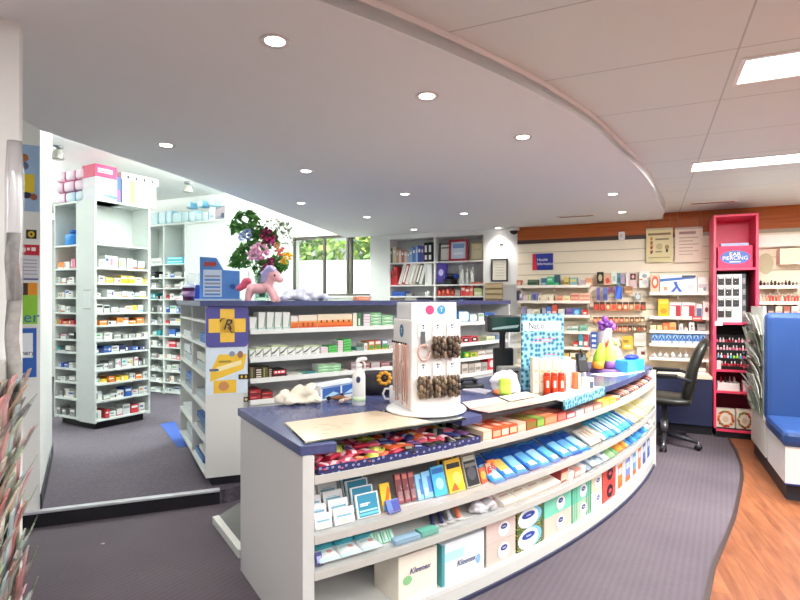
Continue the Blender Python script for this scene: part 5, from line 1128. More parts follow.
# ---------------------------------------------------------------- office chair, facing the counter (-x)
cx, cy = 2.66, 5.36
t = empty('office_chair', 'black leather high-back office chair on castors beside the counter', 'chair', (cx,cy,0), math.radians(150))
mb = MB()
for k in range(5):
    q = 2*PI*k/5+.35; e = (math.cos(q)*.31, math.sin(q)*.31)
    mb = MB(); mb.tube([(0,0,.115),(e[0]*.5,e[1]*.5,.10),(e[0],e[1],.075)],[.03,.024,.018],DARK,8); l_ = mb.build('base_arm', t)
    mb = MB(); mb.tube([(e[0]-.012*math.sin(q),e[1]+.012*math.cos(q),.03),(e[0]-.028*math.sin(q),e[1]+.028*math.cos(q),.03)],.03,BLACK,12); mb.tube([(e[0]+.012*math.sin(q),e[1]-.012*math.cos(q),.03),(e[0]+.028*math.sin(q),e[1]-.028*math.cos(q),.03)],.03,BLACK,12); mb.tube([(e[0],e[1],.03),(e[0],e[1],.08)],.01,STEEL,8); q_ = mb.build('castor', l_)
MB().lathe([(.035,.10),(.035,.25),(.025,.25),(.025,.42)],STEEL,14).build('gas_column', t)
MB().box(-.12,.12,-.1,.1,.40,.43,DARK).build('mechanism', t); MB().tube([(.0,-.1,.41),(.02,-.26,.405)],.008,STEEL,6).build('lever', t)
def loft(mb, secs, mat):       # secs: list of (centre, half-width along y, thickness vector) rounded slab sections
    n = 12; vs = []
    for c, hy, tx, tz in secs:
        for k in range(n):
            q = 2*PI*k/n; a = math.copysign(abs(math.cos(q))**.55, math.cos(q)); b = math.copysign(abs(math.sin(q))**.7, math.sin(q))
            vs.append((c[0]+tx*b, a*hy, c[1]+tz*b))
    fs = [tuple(range(n)), tuple(range((len(secs)-1)*n, len(secs)*n))[::-1]]
    for i in range(len(secs)-1):
        for k in range(n): j = (k+1) % n; fs.append((i*n+k,(i+1)*n+k,(i+1)*n+j,i*n+j))
    return mb.add(vs, fs, mat, True)
mb = MB(); loft(mb, [((.27,.46),.20,.004,.02),((.25,.475),.235,.01,.04),((.1,.475),.25,0,.045),((-.1,.465),.25,0,.045),((-.22,.47),.235,0,.04),((-.24,.475),.20,.0,.02)], LEATHER); mb.build('seat', t)
mb = MB(); loft(mb, [((-.19,.46),.16,.02,.0),((-.2,.50),.21,.045,.0),((-.22,.62),.24,.055,.01),((-.25,.78),.25,.05,.01),((-.30,.93),.24,.05,.015),((-.35,1.03),.20,.04,.02),((-.37,1.065),.12,.02,.015)], LEATHER); mb.build('backrest', t)
for s in (-1,1):
    y = .27*s; MB().tube([(.10,y*.9,.44),(.12,y,.50),(.12,y,.66),(.08,y,.71),(-.14,y,.715),(-.24,y*.95,.68)],.016,DARK,8).build('armrest_frame', t); MB().box(-.13,.13,y-.028,y+.028,.715,.74,BLACK).build('arm_pad', t, bev=.01)
# ---------------------------------------------------------------- service counter
FC = arcF; FL = FC.l[-1]; CT = .87
t = empty('service_counter', 'long curved white service counter with navy top and open goods shelves', 'counter', (.7,3.5,0))
ed0 = (.541,-.841)
pA = (-.384,2.13); pB = (-.857,2.865)
mb = MB(); mb.prism([pA, (-.342,2.118), (pB[0]+.045,pB[1]+.02), pB], 0, .83, M('d8d5d3',.35,var=.01)); o = tb(mb, 'end_panel'); o['label'] = 'plain white end panel'
mb = MB(); mb.prism([(-.388,2.126),(-.34,2.115),(-.345,2.128),(-.389,2.138)], 0, .83, M('f2f1ee',.35)); tb(mb, 'edge_strip')
mb = MB(); mb.strip(FC, .0, FL, .012, .05, 0, .074, M('cdcdc8',.4)); mb.strip(FC, 0, FL, .012, .42, .075, .095, LAM); tb(mb, 'base_shelf')
mb = MB(); mb.strip(FC, .0, FL, .0, .012, .0, .018, M('30324c',.5)); tb(mb, 'kick_strip')
LIP = M('bab8b2',.35)
lev = [(.745,.30),(.505,.40),(.362,.40)]
for k, (z, d) in enumerate(lev):
    mb = MB(); mb.strip(FC, 0, FL, .0, d, z-.014, z, LAM, 28, z-.014+(.05 if k else 0), z+(.05 if k else 0)); tb(mb, 'shelf')
    mb = MB(); mb.strip(FC, 0, FL, -.008, .0, z-.028, z+.004, LIP, 28); tb(mb, 'price_lip')
    if k: mb = MB(); mb.strip(FC, 0, FL, -.003, .0, z+.004, z+.035, ACRYL, 28); tb(mb, 'acrylic_guard')
mb = MB(); mb.strip(FC, 0, FL, .42, .44, 0, .83, M('c4c3c6',.5), 28); tb(mb, 'back_panel')
mb = MB(); mb.strip(FC, FL, FL+.035, -.005, .87, 0, .83, LAM, 1); o = tb(mb, 'end_panel')
mb = MB(); mb.strip(FC, 0.05, FL, .84, .86, .04, .83, LAM, 28); tb(mb, 'rear_panel')
# top slab with its cut-out front edge
sx = lambda px: FC.hit(px, .05)[0]
cuts = [(0,.0),(.10,.0),(.1001,.20),(sx(462),.20),(sx(462)+.0001,.05),(sx(482),.05),(sx(482)+.0001,.19),(sx(563),.19),(sx(563)+.0001,.03),(FL+.045,.03)]
front = []
for (sa, da), (sb_, db) in zip(cuts, cuts[1:]):
    m_ = max(1, int((sb_-sa)/.12))
    for i in range(m_):
        s_ = sa+(sb_-sa)*i/m_; p, q, n_ = FC.at(s_); o_ = da+(db-da)*i/m_; front.append((p[0]+n_[0]*o_,p[1]+n_[1]*o_))
p, q, n_ = FC.at(FL+.045); front.append((p[0]+n_[0]*.03,p[1]+n_[1]*.03))
front[0] = (-.395,2.112)
back = []
for i in range(25):
    p, q, n_ = FC.at(FL+.045-(FL+.045)*i/24); back.append((p[0]+n_[0]*.875,p[1]+n_[1]*.875))
back[-1] = (-.872,2.862)
mb = MB(); mb.prism(front+back, .83, CT, NAVYTOP); o = tb(mb, 'counter_top', bev=.003); o['label'] = 'navy laminate top'
# ---- glass mats and papers on the top
def zquad(pts, z, th, mat, name, tag=None, parent=None, inset=0):
    q = [onz(x,y,z+th) for x,y in pts]; mb = MB(); mb.prism(q, z, z+th, mat); return mb.build(name, parent, tag=tag)
MATP = M('e2cdb2',.18,var=.05,spec=.6)
DKG = M('2a3c40',.2)
o = zquad([(283,422.5),(304.5,443.5),(466,418),(430,405)], CT, .005, m_glass('mat_glass',(.62,.76,.74,1),.2,.03), 'glass_mat', ('clear glass mat with dark green edge at left end of the counter','glass mat'))
a = [onz(304.5,443.5,CT+.005), onz(466,418,CT+.005)]
mb = MB(); mb.prism([a[0],a[1],(a[1][0]-.002,a[1][1]+.008),(a[0][0]-.002,a[0][1]+.008)], CT-.003, CT+.0052, DKG); mb.build('edge', o)
o = zquad([(285,422.5),(305.5,441.5),(432,421.5),(376,410.5)], CT+.0052, .002, MATP, 'paper_mat', ('cream paper mat with faint brown print at left end of counter','paper'))
R = random.Random(8)
for px, py in [(312,428),(318,425),(324,430),(330,426),(336,428),(322,434),(342,424),(364,417),(374,416),(380,421),(390,419)]:
    x, y = onz(px, py, CT+.0075); l_ = R.uniform(.02,.05); MB().prism([(x,y),(x+l_,y+.01),(x+l_,y+.016),(x,y+.006)], CT+.0073, CT+.0077, M('b08a68',.4)).build('faint_print', o)
o = zquad([(466,409),(490,413.5),(563,399),(540,391)], CT, .005, m_glass('mat_glass_right',(.75,.82,.82,1),.2,.03), 'glass_mat', ('second clear glass mat under flat leaflets right of the spinner','glass mat'))
a = [onz(490,413.5,CT+.005), onz(563,399,CT+.005)]
mb = MB(); mb.prism([a[0],a[1],(a[1][0]-.002,a[1][1]+.008),(a[0][0]-.002,a[0][1]+.008)], CT-.003, CT+.0052, DKG); mb.build('edge', o)
for i, (pts, c, nm) in enumerate([([(462,402),(470,408.5),(508,402),(497,397)],'dcc4bc','pale pink'),([(471,409),(489,412.5),(535,404),(512,401.5)],'d8a8a0','salmon pink'),([(499,396.5),(510,401),(540,395.5),(526,391.5)],'e4d8cc','cream'),([(513,401.8),(537,403.5),(561,398.5),(541,396)],'d8c0a8','tan')]):
    o = zquad(pts, CT+.0055+.0016*i, .0012, M(c,.35,var=.12,scale=30), 'leaflet', (f'{nm} flat leaflet on the glass mat right of the spinner','leaflet','leaflets on the glass mat'))
# ---- sunglass / jewellery spinner
S0 = (.136,2.786); th0 = math.radians(20)
t = empty('jewellery_spinner', 'white four-sided turning jewellery display with pink and blue dots', 'display stand', (S0[0],S0[1],CT+.009), th0)
a = .27; zt_ = 1.352-CT-.009
MB().lathe([(.205,0),(.21,.006),(.205,.014),(.19,.018),(.08,.02)],M('f2f2f2',.25),40).build('base_disc', t)
MB().box(-a/2,a/2,-a/2,a/2,.02,zt_,M('ece9e6',.3)).build('body', t, bev=.008)
MB().box(-a*.46,a*.46,-a*.40,a*.40,zt_,zt_+.087,M('f6f5f4',.3)).build('header', t, bev=.004)
MB().fell(-.025,zt_+.048,.024,.024,-a*.40-.0012,M('e0457c',.4),24).build('pink_dot', t); MB().fell(.038,zt_+.048,.024,.024,-a*.40-.0012,M('4a9cc4',.4),24).build('blue_dot', t)
text('T', .03, 'e8f2f8', parent=t, loc=(.038,-a*.40-.0025,zt_+.048))
mb = MB(); mb.add([(-a/2-.0012,-.0+.030*math.cos(2*PI*k/20),zt_-.06+.034*math.sin(2*PI*k/20)) for k in range(20)][::-1],[tuple(range(20))],M('2f6c9c',.4)); mb.build('side_dot', t)
o = text('T', .035, 'e8f2f8', parent=t, loc=(-a/2-.002,0,zt_-.06), rz=-PI/2)
for x in (-.06,.062):
    pass
def spl(x, y, z): c_, s_ = math.cos(th0), math.sin(th0); return (S0[0]+x*c_-y*s_, S0[1]+x*s_+y*c_, CT+.009+z)
R = random.Random(4)
BR = ['5c4a3c','7a6650','463830','9a8468','6a5c4c']
yf = -a/2
for r, zz in enumerate((zt_-.075, zt_-.27)):
    for c in range(3):
        x = -.075+.078*c; nm = ['left','middle','right'][c]; lv = ['upper','lower'][r]
        ds = {(0,0):'rose loop bracelet under dark charm, upper left'}.get((r,c), f'brown beaded bracelet on white card, {lv} {nm} of the front')
        tt = empty('bracelet', ds+' of the spinner' if (r,c) == (0,0) else ds, 'bracelet', spl(x,yf-.002,zz), th0, 'bracelets on the white spinner')
        MB().box(-.026,.026,-.003,0,-.01,.062,M('f6f6f6',.4)).fell(0,.046,.005,.004,-.0036,'2a3440',8).fell(.002,.034,.004,.005,-.0036,'3c6c8c',8).build('card', tt)
        MB().tube([(0,.0,.05),(0,-.03,.05)],.002,CHROME,5).build('hook', tt)
        if (r,c) == (0,0):
            MB().tube([(.032*math.cos(q*PI/10),-.02,-.085+.038*math.sin(q*PI/10)) for q in range(21)],.006,M('d8b4a8',.3,.3),8).build('loop', tt); MB().box(-.012,.010,-.008,-.003,-.05,.018,M('5c6468',.4)).build('charm', tt)
            continue
        for b in range(4):
            mb = MB(); xo = -.024+.016*b
            for k in range(8): 
                q = 2*PI*k/8+.3*b; mb.ell((xo+R.uniform(-.003,.003), -.025+.018*math.cos(q), -.06+.042*math.sin(q)), (.010,.011,.016), R.choice(BR), 8, 5)
            mb.build('bead_strand', tt)
# necklaces on the left face
for k in range(7):
    y = -.10+.033*k
    tt = empty('necklace', f'fine rose and silver necklace, {ORD[k]} from the front edge on left face of the spinner', 'necklace', spl(-a/2,y,zt_-.14), th0, 'necklaces on the left face of the spinner')
    L = R.uniform(.22,.30); cc = R.choice(['d0a090','c8b8b0','b87868','d8c8c0'])
    MB().tube([(-.002,0,.02),(-.02,0,.02)],.002,CHROME,5).build('hook', tt)
    MB().tube([(-.008,-.008,.015),(-.01,-.010,-L*.5),(-.01,0,-L),(-.01,.010,-L*.5),(-.008,.008,.015)],.0028,M(cc,.3,.4),6).build('chain', tt); ch_ = COL.objects[-1]; MB().ell((-.01,0,-L),(.005,.007,.011),M(cc,.3,.4),8,6).build('pendant', ch_)
    MB().ell((-.016,0,.02),(.006,.006,.006),'2a2a2c',8,5).build('cap', tt)
# ---- odds and ends on the counter top
def ct(px, py): return onz(px, py, CT)
x, y = ct(358.5,406); y += .03
t = empty('spray_bottle', 'white trigger spray bottle standing on the navy counter', 'bottle', (x,y,CT), .3)
MB().lathe([(.033,0),(.036,.006),(.036,.155),(.033,.175),(.016,.195),(.015,.21)],M('f2f2ee',.35),20).build('body', t)
MB().lathe([(.0365,.02),(.0365,.05)],M('d4ecc4',.4),20).build('green_label', t); MB().fell(-.012,.145,.012,.018,-.0368,M('3c4468',.4),14).build('blue_badge', t)
MB().lathe([(.017,.205),(.017,.225),(.012,.23)],M('f4f4f4',.3),14).build('collar', t)
mb = MB(); mb.tube([(-.012,0,.232),(0,0,.25),(.03,0,.255),(.045,0,.25)],[.011,.013,.011,.008],M('f6f6f6',.3),10); mb.build('nozzle', t)
MB().tube([(.022,0,.245),(.034,0,.225),(.033,0,.2)],[.006,.006,.004],M('f0f0f0',.3),8).build('trigger', t)
# crumpled white cloth cap
x, y = ct(300,405); 
R = random.Random(12); pr = []
for i in range(9): pr.append(((-.10+.022*i, .05+.012*math.sin(i*1.7), .03+.012*math.sin(i*2.1)+ .004*i), (.032,.045,.026+.004*(i % 3))))
pr += [((.02,.06,.07),(.05,.05,.03)),((.06,.05,.085),(.035,.03,.03)),((-.07,.03,.05),(.03,.03,.022)),((.07,.0,.022),(.05,.035,.018)),((-.03,-.0,.02),(.05,.03,.018))]
blob('cotton_cloth', pr, M('ece4d2',.8,var=.06), .008, None, (x,y,CT-.002), .3, 3, ('bundled cream cotton cloth at left end of the navy counter','cloth'), (.022,20))
# blue and white box behind it
p0 = ct(316,402); p1 = ct(356,394); L = math.dist(p0,p1); ang = math.atan2(p1[1]-p0[1],p1[0]-p0[0])
t = empty('tissue_box', 'long white tissue box with blue swoosh panels at counter back', 'box', ((p0[0]+p1[0])/2-.02,(p0[1]+p1[1])/2+.06,CT), ang)
carton(MB(), L, .11, .085, 'e8ecf0', [('r',.04,.12,.48,.8,'3c68b4'),('p',[(.08,.2),(.3,.5),(.45,.3),(.3,.2)],'b8dcf0'),('r',.52,.12,.97,.8,'3c68b4'),('p',[(.56,.2),(.78,.5),(.94,.3),(.78,.2)],'b8dcf0'),('r',.0,.82,1,.92,'8ca4c8')], top='d8e0ea').build('body', t)
# small clutter: key ring, jar
x, y = ct(338,400)
t = empty('key_bunch', 'brown key fob with dark keys lying on the counter beside spray bottle', 'keys', (x,y,CT), .4)
MB().ell((0,0,.014),(.045,.02,.013),M('8c5c3c',.5),12,7).build('leather_fob', t); MB().ell((-.055,0,.014),(.014,.014,.013),BLACK,10,6).build('dark_bead', t); MB().ell((.03,.02,.024),(.012,.012,.012),BLACK,10,6).build('dark_bead', t); MB().tube([(.04,0,.006),(.09,-.01,.005)],.004,STEEL,6).build('key', t)
x, y = ct(345,403.5)
t = empty('shell_dish', 'small clear dish of pinkish shells in front of the key fob', 'dish', (x,y,CT), 0)
MB().lathe([(.03,0),(.045,.012),(.044,.014),(.028,.004)],ACRYL,18).build('dish', t)
for i in range(4): MB().ell((-.018+.014*i,.006*(i % 2),.016+.004*i),(.016,.010,.009),M('dcc0ac',.5,var=.2,scale=60),9,6).build('shell', t)
# mug
x, y = ct(396,404); y += .04
t = empty('mug', 'white coffee mug half hidden behind the jewellery spinner', 'mug', (x,y,CT), 0)
MB().lathe([(.036,0),(.038,.004),(.038,.094),(.035,.094),(.034,.01)],M('f2f0ee',.25),22).build('body', t)
MB().tube([(-.036,0,.080),(-.062,0,.078),(-.074,0,.05),(-.062,0,.022),(-.036,0,.020)],.0065,M('f2f0ee',.25),8).build('handle', t)
# dark handbag with yellow flower
x, y = ct(378,397.5); y += .12
t = empty('handbag', 'black handbag with yellow flower trim behind the mug', 'bag', (x,y,CT), .1)
mb = MB(); loft_s = [((0,.0),.06,.10,0),((0,.06),.06,.105,0),((0,.12),.045,.095,0),((0,.145),.02,.085,0)]
n = 14; vs = []
for c_, hy, tx, _ in loft_s:
    for k in range(n): q = 2*PI*k/n; vs.append((tx*math.copysign(abs(math.cos(q))**.6,math.cos(q)), hy*math.copysign(abs(math.sin(q))**.6,math.sin(q)), c_[1]))
fs = [tuple(range(n))[::-1], tuple(range(3*n,4*n))]+[(i*n+k,i*n+(k+1)%n,(i+1)*n+(k+1)%n,(i+1)*n+k) for i in range(3) for k in range(n)]
mb.add(vs, fs, M('25222a',.5,var=.2), True).build('body', t)
mb = MB()
for k in range(9): q = 2*PI*k/9; mb.ell((.03+.034*math.cos(q),-.058,.105+.034*math.sin(q)),(.016,.007,.012),'e0a030',8,5)
mb.ell((.03,-.064,.105),(.014,.008,.014),'4a3020',10,6).build('flower', t)
# pole display
x, y = ct(507,388); y += .16
t = empty('customer_display', 'black pole-mounted customer display behind the counter top', 'display', (x,y,CT), .10)
MB().lathe([(.075,0),(.075,.012),(.03,.03),(.022,.05),(.02,.34),(.03,.37)],BLACK,18).build('pole', t)
MB().box(-.06,.075,-.02,.03,.05,.25,M('1c1f20',.4)).build('rear_unit', t, bev=.01)
o = MB().box(-.115,.115,-.05,.04,.36,.475,M('16201f',.3)).build('head', t, bev=.012); 
mb = MB(); mb.fquad(-.085,.105,.375,.462,-.0515,M('1f3c36',.15)).build('screen', t); MB().add([(-.085,-.0522,.378),(.09,-.0522,.392),(.105,-.0522,.412),(.0,-.0522,.402),(-.085,-.0522,.390)],[(0,1,2,3,4)],M('8ca4a4',.2)).build('screen_line', t)
# phone and pad behind
x, y = ct(472,390); y += .1
t = empty('telephone', 'black desk telephone behind the flat leaflets', 'telephone', (x,y,CT), .3)
MB().box(-.07,.07,-.07,.07,0,.025,BLACK).build('base', t, bev=.006); MB().tube([(-.06,.03,.035),(-.03,.035,.05),(.03,.035,.05),(.06,.03,.035)],[.018,.013,.013,.018],BLACK,10).build('handset', t)
x, y = ct(476,391); zquad([(462,389.5),(486,393.5),(492,390),(470,386.5)], CT, .006, M('c8c4d0',.5), 'notepad', ('pale lilac notepad in front of the black telephone','notepad'))
x, y = ct(515,388); y += .03
t = empty('receipt_printer', 'grey receipt printer behind the crumpled plastic bag', 'printer', (x-.02,y+.12,CT), .2); MB().box(-.08,.07,-.07,.07,0,.13,M('a8a8a4',.4)).build('case', t, bev=.01); MB().box(-.05,.05,-.072,-.07,.09,.1,BLACK).build('paper_slot', t)
# crumpled plastic bag with green front
x, y = ct(505,395.5); y += .06; R = random.Random(6)
t = empty('plastic_bag', 'crumpled white plastic bag with yellow green print on counter', 'bag', (x,y,CT), .1)
pr = [((0,0,.06),(.075,.05,.06)),((.035,.01,.10),(.06,.045,.045)),((-.03,.0,.09),(.055,.045,.04)),((.06,0,.05),(.045,.04,.05)),((.05,-.02,.025),(.06,.03,.025))]+[((R.uniform(-.05,.08),R.uniform(-.04,.03),R.uniform(.03,.13)),(.026,.024,.024)) for _ in range(16)]
o = blob('film', pr, M('ecebee',.3,var=.08), .008, t, (0,0,-.002), 0, 3, None, (.012,30))
mb = MB(); n = 6; vs = []; fs = []
for i in range(n+1):
    for j in range(n+1): 
        u_, v_ = i/n, j/n; vs.append((-.045+.075*u_, -.068-.012*math.sin(PI*u_)+.004*noise.noise((u_*3,v_*3,1)), .006+.105*v_*(.9+.1*math.sin(3*u_))))
for i in range(n):
    for j in range(n): k = i*(n+1)+j; fs.append((k,k+n+1,k+n+2,k+1))
mb.add(vs, fs, M('b8d850',.35,var=.35,scale=30), True); o = mb.build('printed_front', t); so_ = o.modifiers.new('s','SOLIDIFY'); so_.thickness = .003
MB().ell((-.055,-.055,.02),(.025,.018,.018),M('c87040',.5),10,6).build('orange_corner', t)
# ---- cosmetics display: patterned back board, tray and contents
BB = m_spots('leaf_pattern_board','96cfe2','2c6484','4c90ac',30,.40)
p0 = ct(525,399); p1 = ct(603,387.5)
bx = H
Yb = 3.44
Bx0 = (521.5-400)/F*Yb; Bx1 = (563-400)/F*(Yb+.10); bAng = math.atan2(.10,Bx1-Bx0); bw_ = math.hypot(Bx1-Bx0,.10)
t = empty('cosmetics_display', 'light blue leaf patterned cardboard display board on the counter', 'display stand', ((Bx0+Bx1)/2,Yb+.05,CT), bAng)
bh = H-(314-300)*Yb/F-CT
MB().box(-bw_/2,bw_/2,-.006,.006,0,bh,BB).build('back_board', t)
MB().box(bw_/2-.004,bw_/2+.004,-.004,.09,0,bh,M('3c6ca8',.5,var=.3,scale=30)).build('side_flap', t)
MB().tube([(0,.006,bh*.75),(0,.16,.004)],.006,M('d8e8ec',.5),6).build('strut', t)
MB().box(-bw_/2+.01,bw_/2-.02,-.0068,-.006,bh*.78,bh*.90,M('e4f2f6',.5)).build('title_patch', t)
text('Natio', bh*.125, '2f3c50', parent=t, loc=(-bw_*.16,-.008,bh*.84), sx=.85)
for z_, a0_, a1_ in ((.62,-.28,.2),(.66,-.2,.3),(.40,.0,.4),(.45,.05,.35)): MB().fquad(bw_*a0_,bw_*a1_,bh*z_,bh*z_+.006,-.0068,'d8788c').build('pink_script_line', t)
# tray
q0 = ct(530,402); q1 = ct(604,388.5)
tA = math.atan2(q1[1]-q0[1], q1[0]-q0[0]); tL = math.dist(q0,q1)
f0 = ct(565,402); f1 = ct(605,388.5)
t = empty('display_tray', 'pale blue leaf patterned tray edge along the counter front', 'tray', (f0[0],f0[1],CT), math.atan2(f1[1]-f0[1],f1[0]-f0[0]))
fl = math.dist(f0,f1); MB().box(0,fl,0,.012,-.045,.012,BB).build('front_lip', t); MB().box(0,fl,.012,.16,0,.008,M('e8f0f2',.4)).build('floor_panel', t)
g = 'cosmetics on the counter display'
def oncT(px0,px1,pyb,pyt,depth): 
    x0, y0 = ct(px0,pyb); x1 = (px1-400)/F*y0; h_ = (pyb-pyt)*y0/F; return (x0+x1)/2, y0+depth/2, x1-x0, h_
for i, (x0,x1,yb,yt,c) in enumerate([(532.5,538.5,393,358,'ecdcc0'),(539,545,392.5,359,'e8d4b8'),(545.5,551.5,391.5,359,'f0e0c8'),(552,558,390.5,358.5,'ead8bc'),(558.3,563.5,389.5,360,'f0e4d0')]):
    x, y, w_, h_ = oncT(x0,x1,yb,yt,.05); carton(MB(), w_, .05, h_, c, [('r',.2,.6,.8,.66,'c0a888'),('r',.2,.3,.8,.34,'c0a888')]).build('cosmetic_carton', None, (x,y+.0,CT), .12, tag=(f'tall cream cosmetic carton, {ORD[i]} from left before the blue board','carton',g))
for i, (x0,x1) in enumerate(((544.5,551.2),(551.7,558.4),(558.9,565.6))):
    x, y, w_, h_ = oncT(x0,x1,393.5,373,.0); t = empty('red_jar', f'round translucent orange red jar, {["left","middle","right"][i]} of the front three', 'jar', (x,y+.02,CT), 0, g)
    r_ = w_/2; MB().lathe([(r_*.9,0),(r_,.004),(r_,h_*.82),(r_*.92,h_*.86)],M('d8401c',.15),18).build('body', t); MB().lathe([(r_*.93,h_*.86),(r_*.93,h_),(r_*.8,h_*1.0)],M('c83418',.3),18).build('cap', t); MB().fquad(-r_*.35,r_*.35,h_*.28,h_*.62,-r_*1.01,M('f0d8cc',.4)).build('label', t)
x, y, w_, h_ = oncT(566,568.8,393,374,.04); carton(MB(), w_, .04, h_, 'f0e8e0', [('r',.2,.2,.8,.5,'e0a890')]).build('cosmetic_carton', None, (x,y,CT), .12, tag=('slim white carton at right of the orange jars','carton',g))
x, y, w_, h_ = oncT(525.5,534,389.5,366,.04); t = empty('pump_bottle', 'clear pump bottle left of the cream cosmetic cartons', 'bottle', (x,y+.01,CT), 0)
MB().lathe([(w_*.45,0),(w_*.48,.004),(w_*.48,h_*.55),(w_*.2,h_*.66)],M('dce8ea',.1),16).build('body', t); MB().lathe([(w_*.22,h_*.64),(w_*.22,h_*.75),(w_*.08,h_*.78),(w_*.08,h_*.95)],M('f2f2f2',.3),12).build('pump', t); MB().tube([(0,0,h_*.95),(-w_*.4,0,h_*.93)],.005,M('f2f2f2',.3),6).build('spout', t)
for i, (x0,x1,yb,yt,c,nm) in enumerate([(566.5,572.5,389,358,'f0e6da','tall white carton behind the orange jars'),(573,577.5,388,361,'e8d8cc','pale carton right of the tall white one'),(574.5,580.5,390.5,373,'d87848','orange carton with white side at right of cosmetics')]):
    x, y, w_, h_ = oncT(x0,x1,yb,yt,.05); carton(MB(), w_, .05, h_, c, [('r',.1,.3,.9,.4,'c8a088')] if i < 2 else [('r',.55,0,1,1,'f0e4dc')]).build('cosmetic_carton', None, (x,y+(.05 if i < 2 else 0),CT), .12, tag=(nm,'carton',g))
x, y, w_, h_ = oncT(585,593,392,379,.05); t = empty('small_glass_box', 'small clear and white tester box beside the orange carton', 'box', (x,y,CT+.008), .4); MB().box(-w_/2,w_/2,-.03,.03,0,h_,M('d8e0e2',.2)).build('box', t, bev=.003); MB().fquad(-w_*.2,w_*.35,h_*.2,h_*.7,-.0308,'5c6470').build('dark_label', t)
# grey stand with black reader
x, y = ct(586,388); y += .05
t = empty('card_reader', 'black card reader on grey stand beside the display board', 'card reader', (x,y,CT), .2)
MB().lathe([(.038,0),(.036,.01),(.02,.03),(.018,.10)],M('8c8890',.4),14).build('stand', t)
o = MB().box(-.035,.035,-.015,.015,0,.13,BLACK).fquad(-.025,.025,.08,.115,-.0156,'4c5a60').build('reader', t, (0,0,.095), 0, .006, None, -.3)
MB().tube([(-.01,.0,.2),(-.02,0,.25)],.008,BLACK,6).build('stylus', t)
x, y = ct(573,386); y += .22
t = empty('tape_dispenser', 'dark tape dispenser with yellow roll behind the cosmetic cartons', 'tape dispenser', (x,y,CT), .2); MB().box(-.09,.09,-.035,.035,0,.06,BLACK).build('body', t, bev=.012)
MB().tube([(-.02+.045*math.cos(q*PI/10),0,.085+.045*math.sin(q*PI/10)) for q in range(21)],.012,M('d8a040',.4),8).build('tape_roll', t)
# gift hamper
x, y = ct(607,371.5); y += .02
t = empty('gift_hamper', 'cellophane gift hamper with purple bow and lime green bottles', 'gift hamper', (x,y,CT), .3)
MB().lathe([(.115,0),(.12,.006),(.12,.02),(.11,.024)],M('7c5c98',.5),18,sx=1.1).build('base', t)
def hb(px_, h_, r_, lean, c, c2, nm):
    mb = MB(); mb.tube([(px_,-.03,.035),(px_+lean*.4,-.03,.035+h_*.45),(px_+lean,-.03,.035+h_)],[r_,r_,r_*.5],c,12); o_ = mb.build('bottle', t); o_['label'] = nm
    mb = MB(); mb.tube([(px_-lean*.02,-.03,.03),(px_+lean*.12,-.03,.035+h_*.25)],[r_*1.04,r_*1.04],c2,12); q_ = mb.build('label_band', o_)
hb(-.105,.19,.046,.045,'b0dc40','e8902c','lime green bottle with orange band'); hb(.015,.22,.050,-.01,'c8e46c','8c60a8','pale lime bottle with purple band'); hb(.10,.17,.030,-.03,'d8e890','d8e0d0','pale green bottle')
MB().tube([(.0,.02,.17),(.0,.02,.27),(.0,.0,.36)],[.06,.055,.05],M('dccfe0',.3),14).build('wrapped_top', t)
mb = MB(); R = random.Random(9)
for k in range(9): q = 2*PI*k/9; mb.ell((-.0+.05*math.cos(q),-.01+.03*math.sin(q),.375+.02*math.sin(k*2.1)),(.034,.022,.022),R.choice(['7c3c98','9450b0','5c2c7c']),9,6)
mb.ell((-.02,-.01,.42),(.028,.018,.035),'7c3c98',9,6).build('bow', t)
mb = MB(); mb.tube([(-.04,-.035,.20),(-.015,-.04,.23),(-.0,-.04,.26)],.012,'c84048',8); mb.tube([(.03,-.03,.25),(.07,-.035,.24),(.10,-.03,.21)],[.02,.022,.016],'e8e49c',10); mb.tube([(.055,-.03,.2),(.09,-.035,.165),(.115,-.03,.13)],[.016,.018,.016],'e4dce8',10); mb.build('ribbon', t)
# blue box with lid
x, y = ct(632,372.5); y += .05
t = empty('blue_wipes_box', 'bright blue plastic box with dark blue lid at right end of counter', 'box', (x,y,CT), .62)
MB().box(-.125,.125,-.06,.06,0,.10,M('3c9ce4',.35)).build('body', t, bev=.008); MB().ell((.03,0,.115),(.08,.045,.022),M('2438b0',.35),16,8).build('lid', t); mb = MB(); mb.add([(-.118,-.0608,.008),(.02,-.0608,.008),(-.02,-.0608,.092),(-.118,-.0608,.092)],[(0,1,2,3)],M('54b4f0',.4)).build('pale_panel', t)
zquad([(590,374),(612,376.5),(645,371),(640,369.5)], CT, .004, M('e8e6e2',.5), 'papers', ('white sheets of paper lying before the blue box','paper'))
# ---- on top of the dispensing counter
DT = 1.445
def dtop(px, Y): return ((px-400)/F*Y, Y)
x, y = dtop(219,4.12)
t = empty('brochure_dispenser', 'bright blue cardboard brochure dispenser on the dispensing counter', 'display stand', (x,y,DT), .25)
hb_ = 43*4.1/F
mb = MB(); n = 5
mb.add([(-.14,0,0),(.15,0,0),(.15,0,hb_*.7),(.03,0,hb_*.72),(-.02,0,hb_),(-.14,0,hb_*1.02)]+[(x_,.12,z_) for x_,z_ in ((-.14,0),(.15,0),(.15,hb_*.7),(.03,hb_*.72),(-.02,hb_),(-.14,hb_*1.02))],[(0,1,2,3,4,5),(6,11,10,9,8,7)]+[(i,i+6,(i+1)%6+6,(i+1)%6) for i in range(6)],M('4f86cc',.4,var=.12)).build('case', t)
mb = MB(); mb.fquad(-.115,.02,.03,hb_*.72,-.0012,'c4d4e8')
for i in range(6): mb.fquad(-.105,.01,.04+i*.028,.056+i*.028,-.002,['5c88c0','8c98b0'][i % 2])
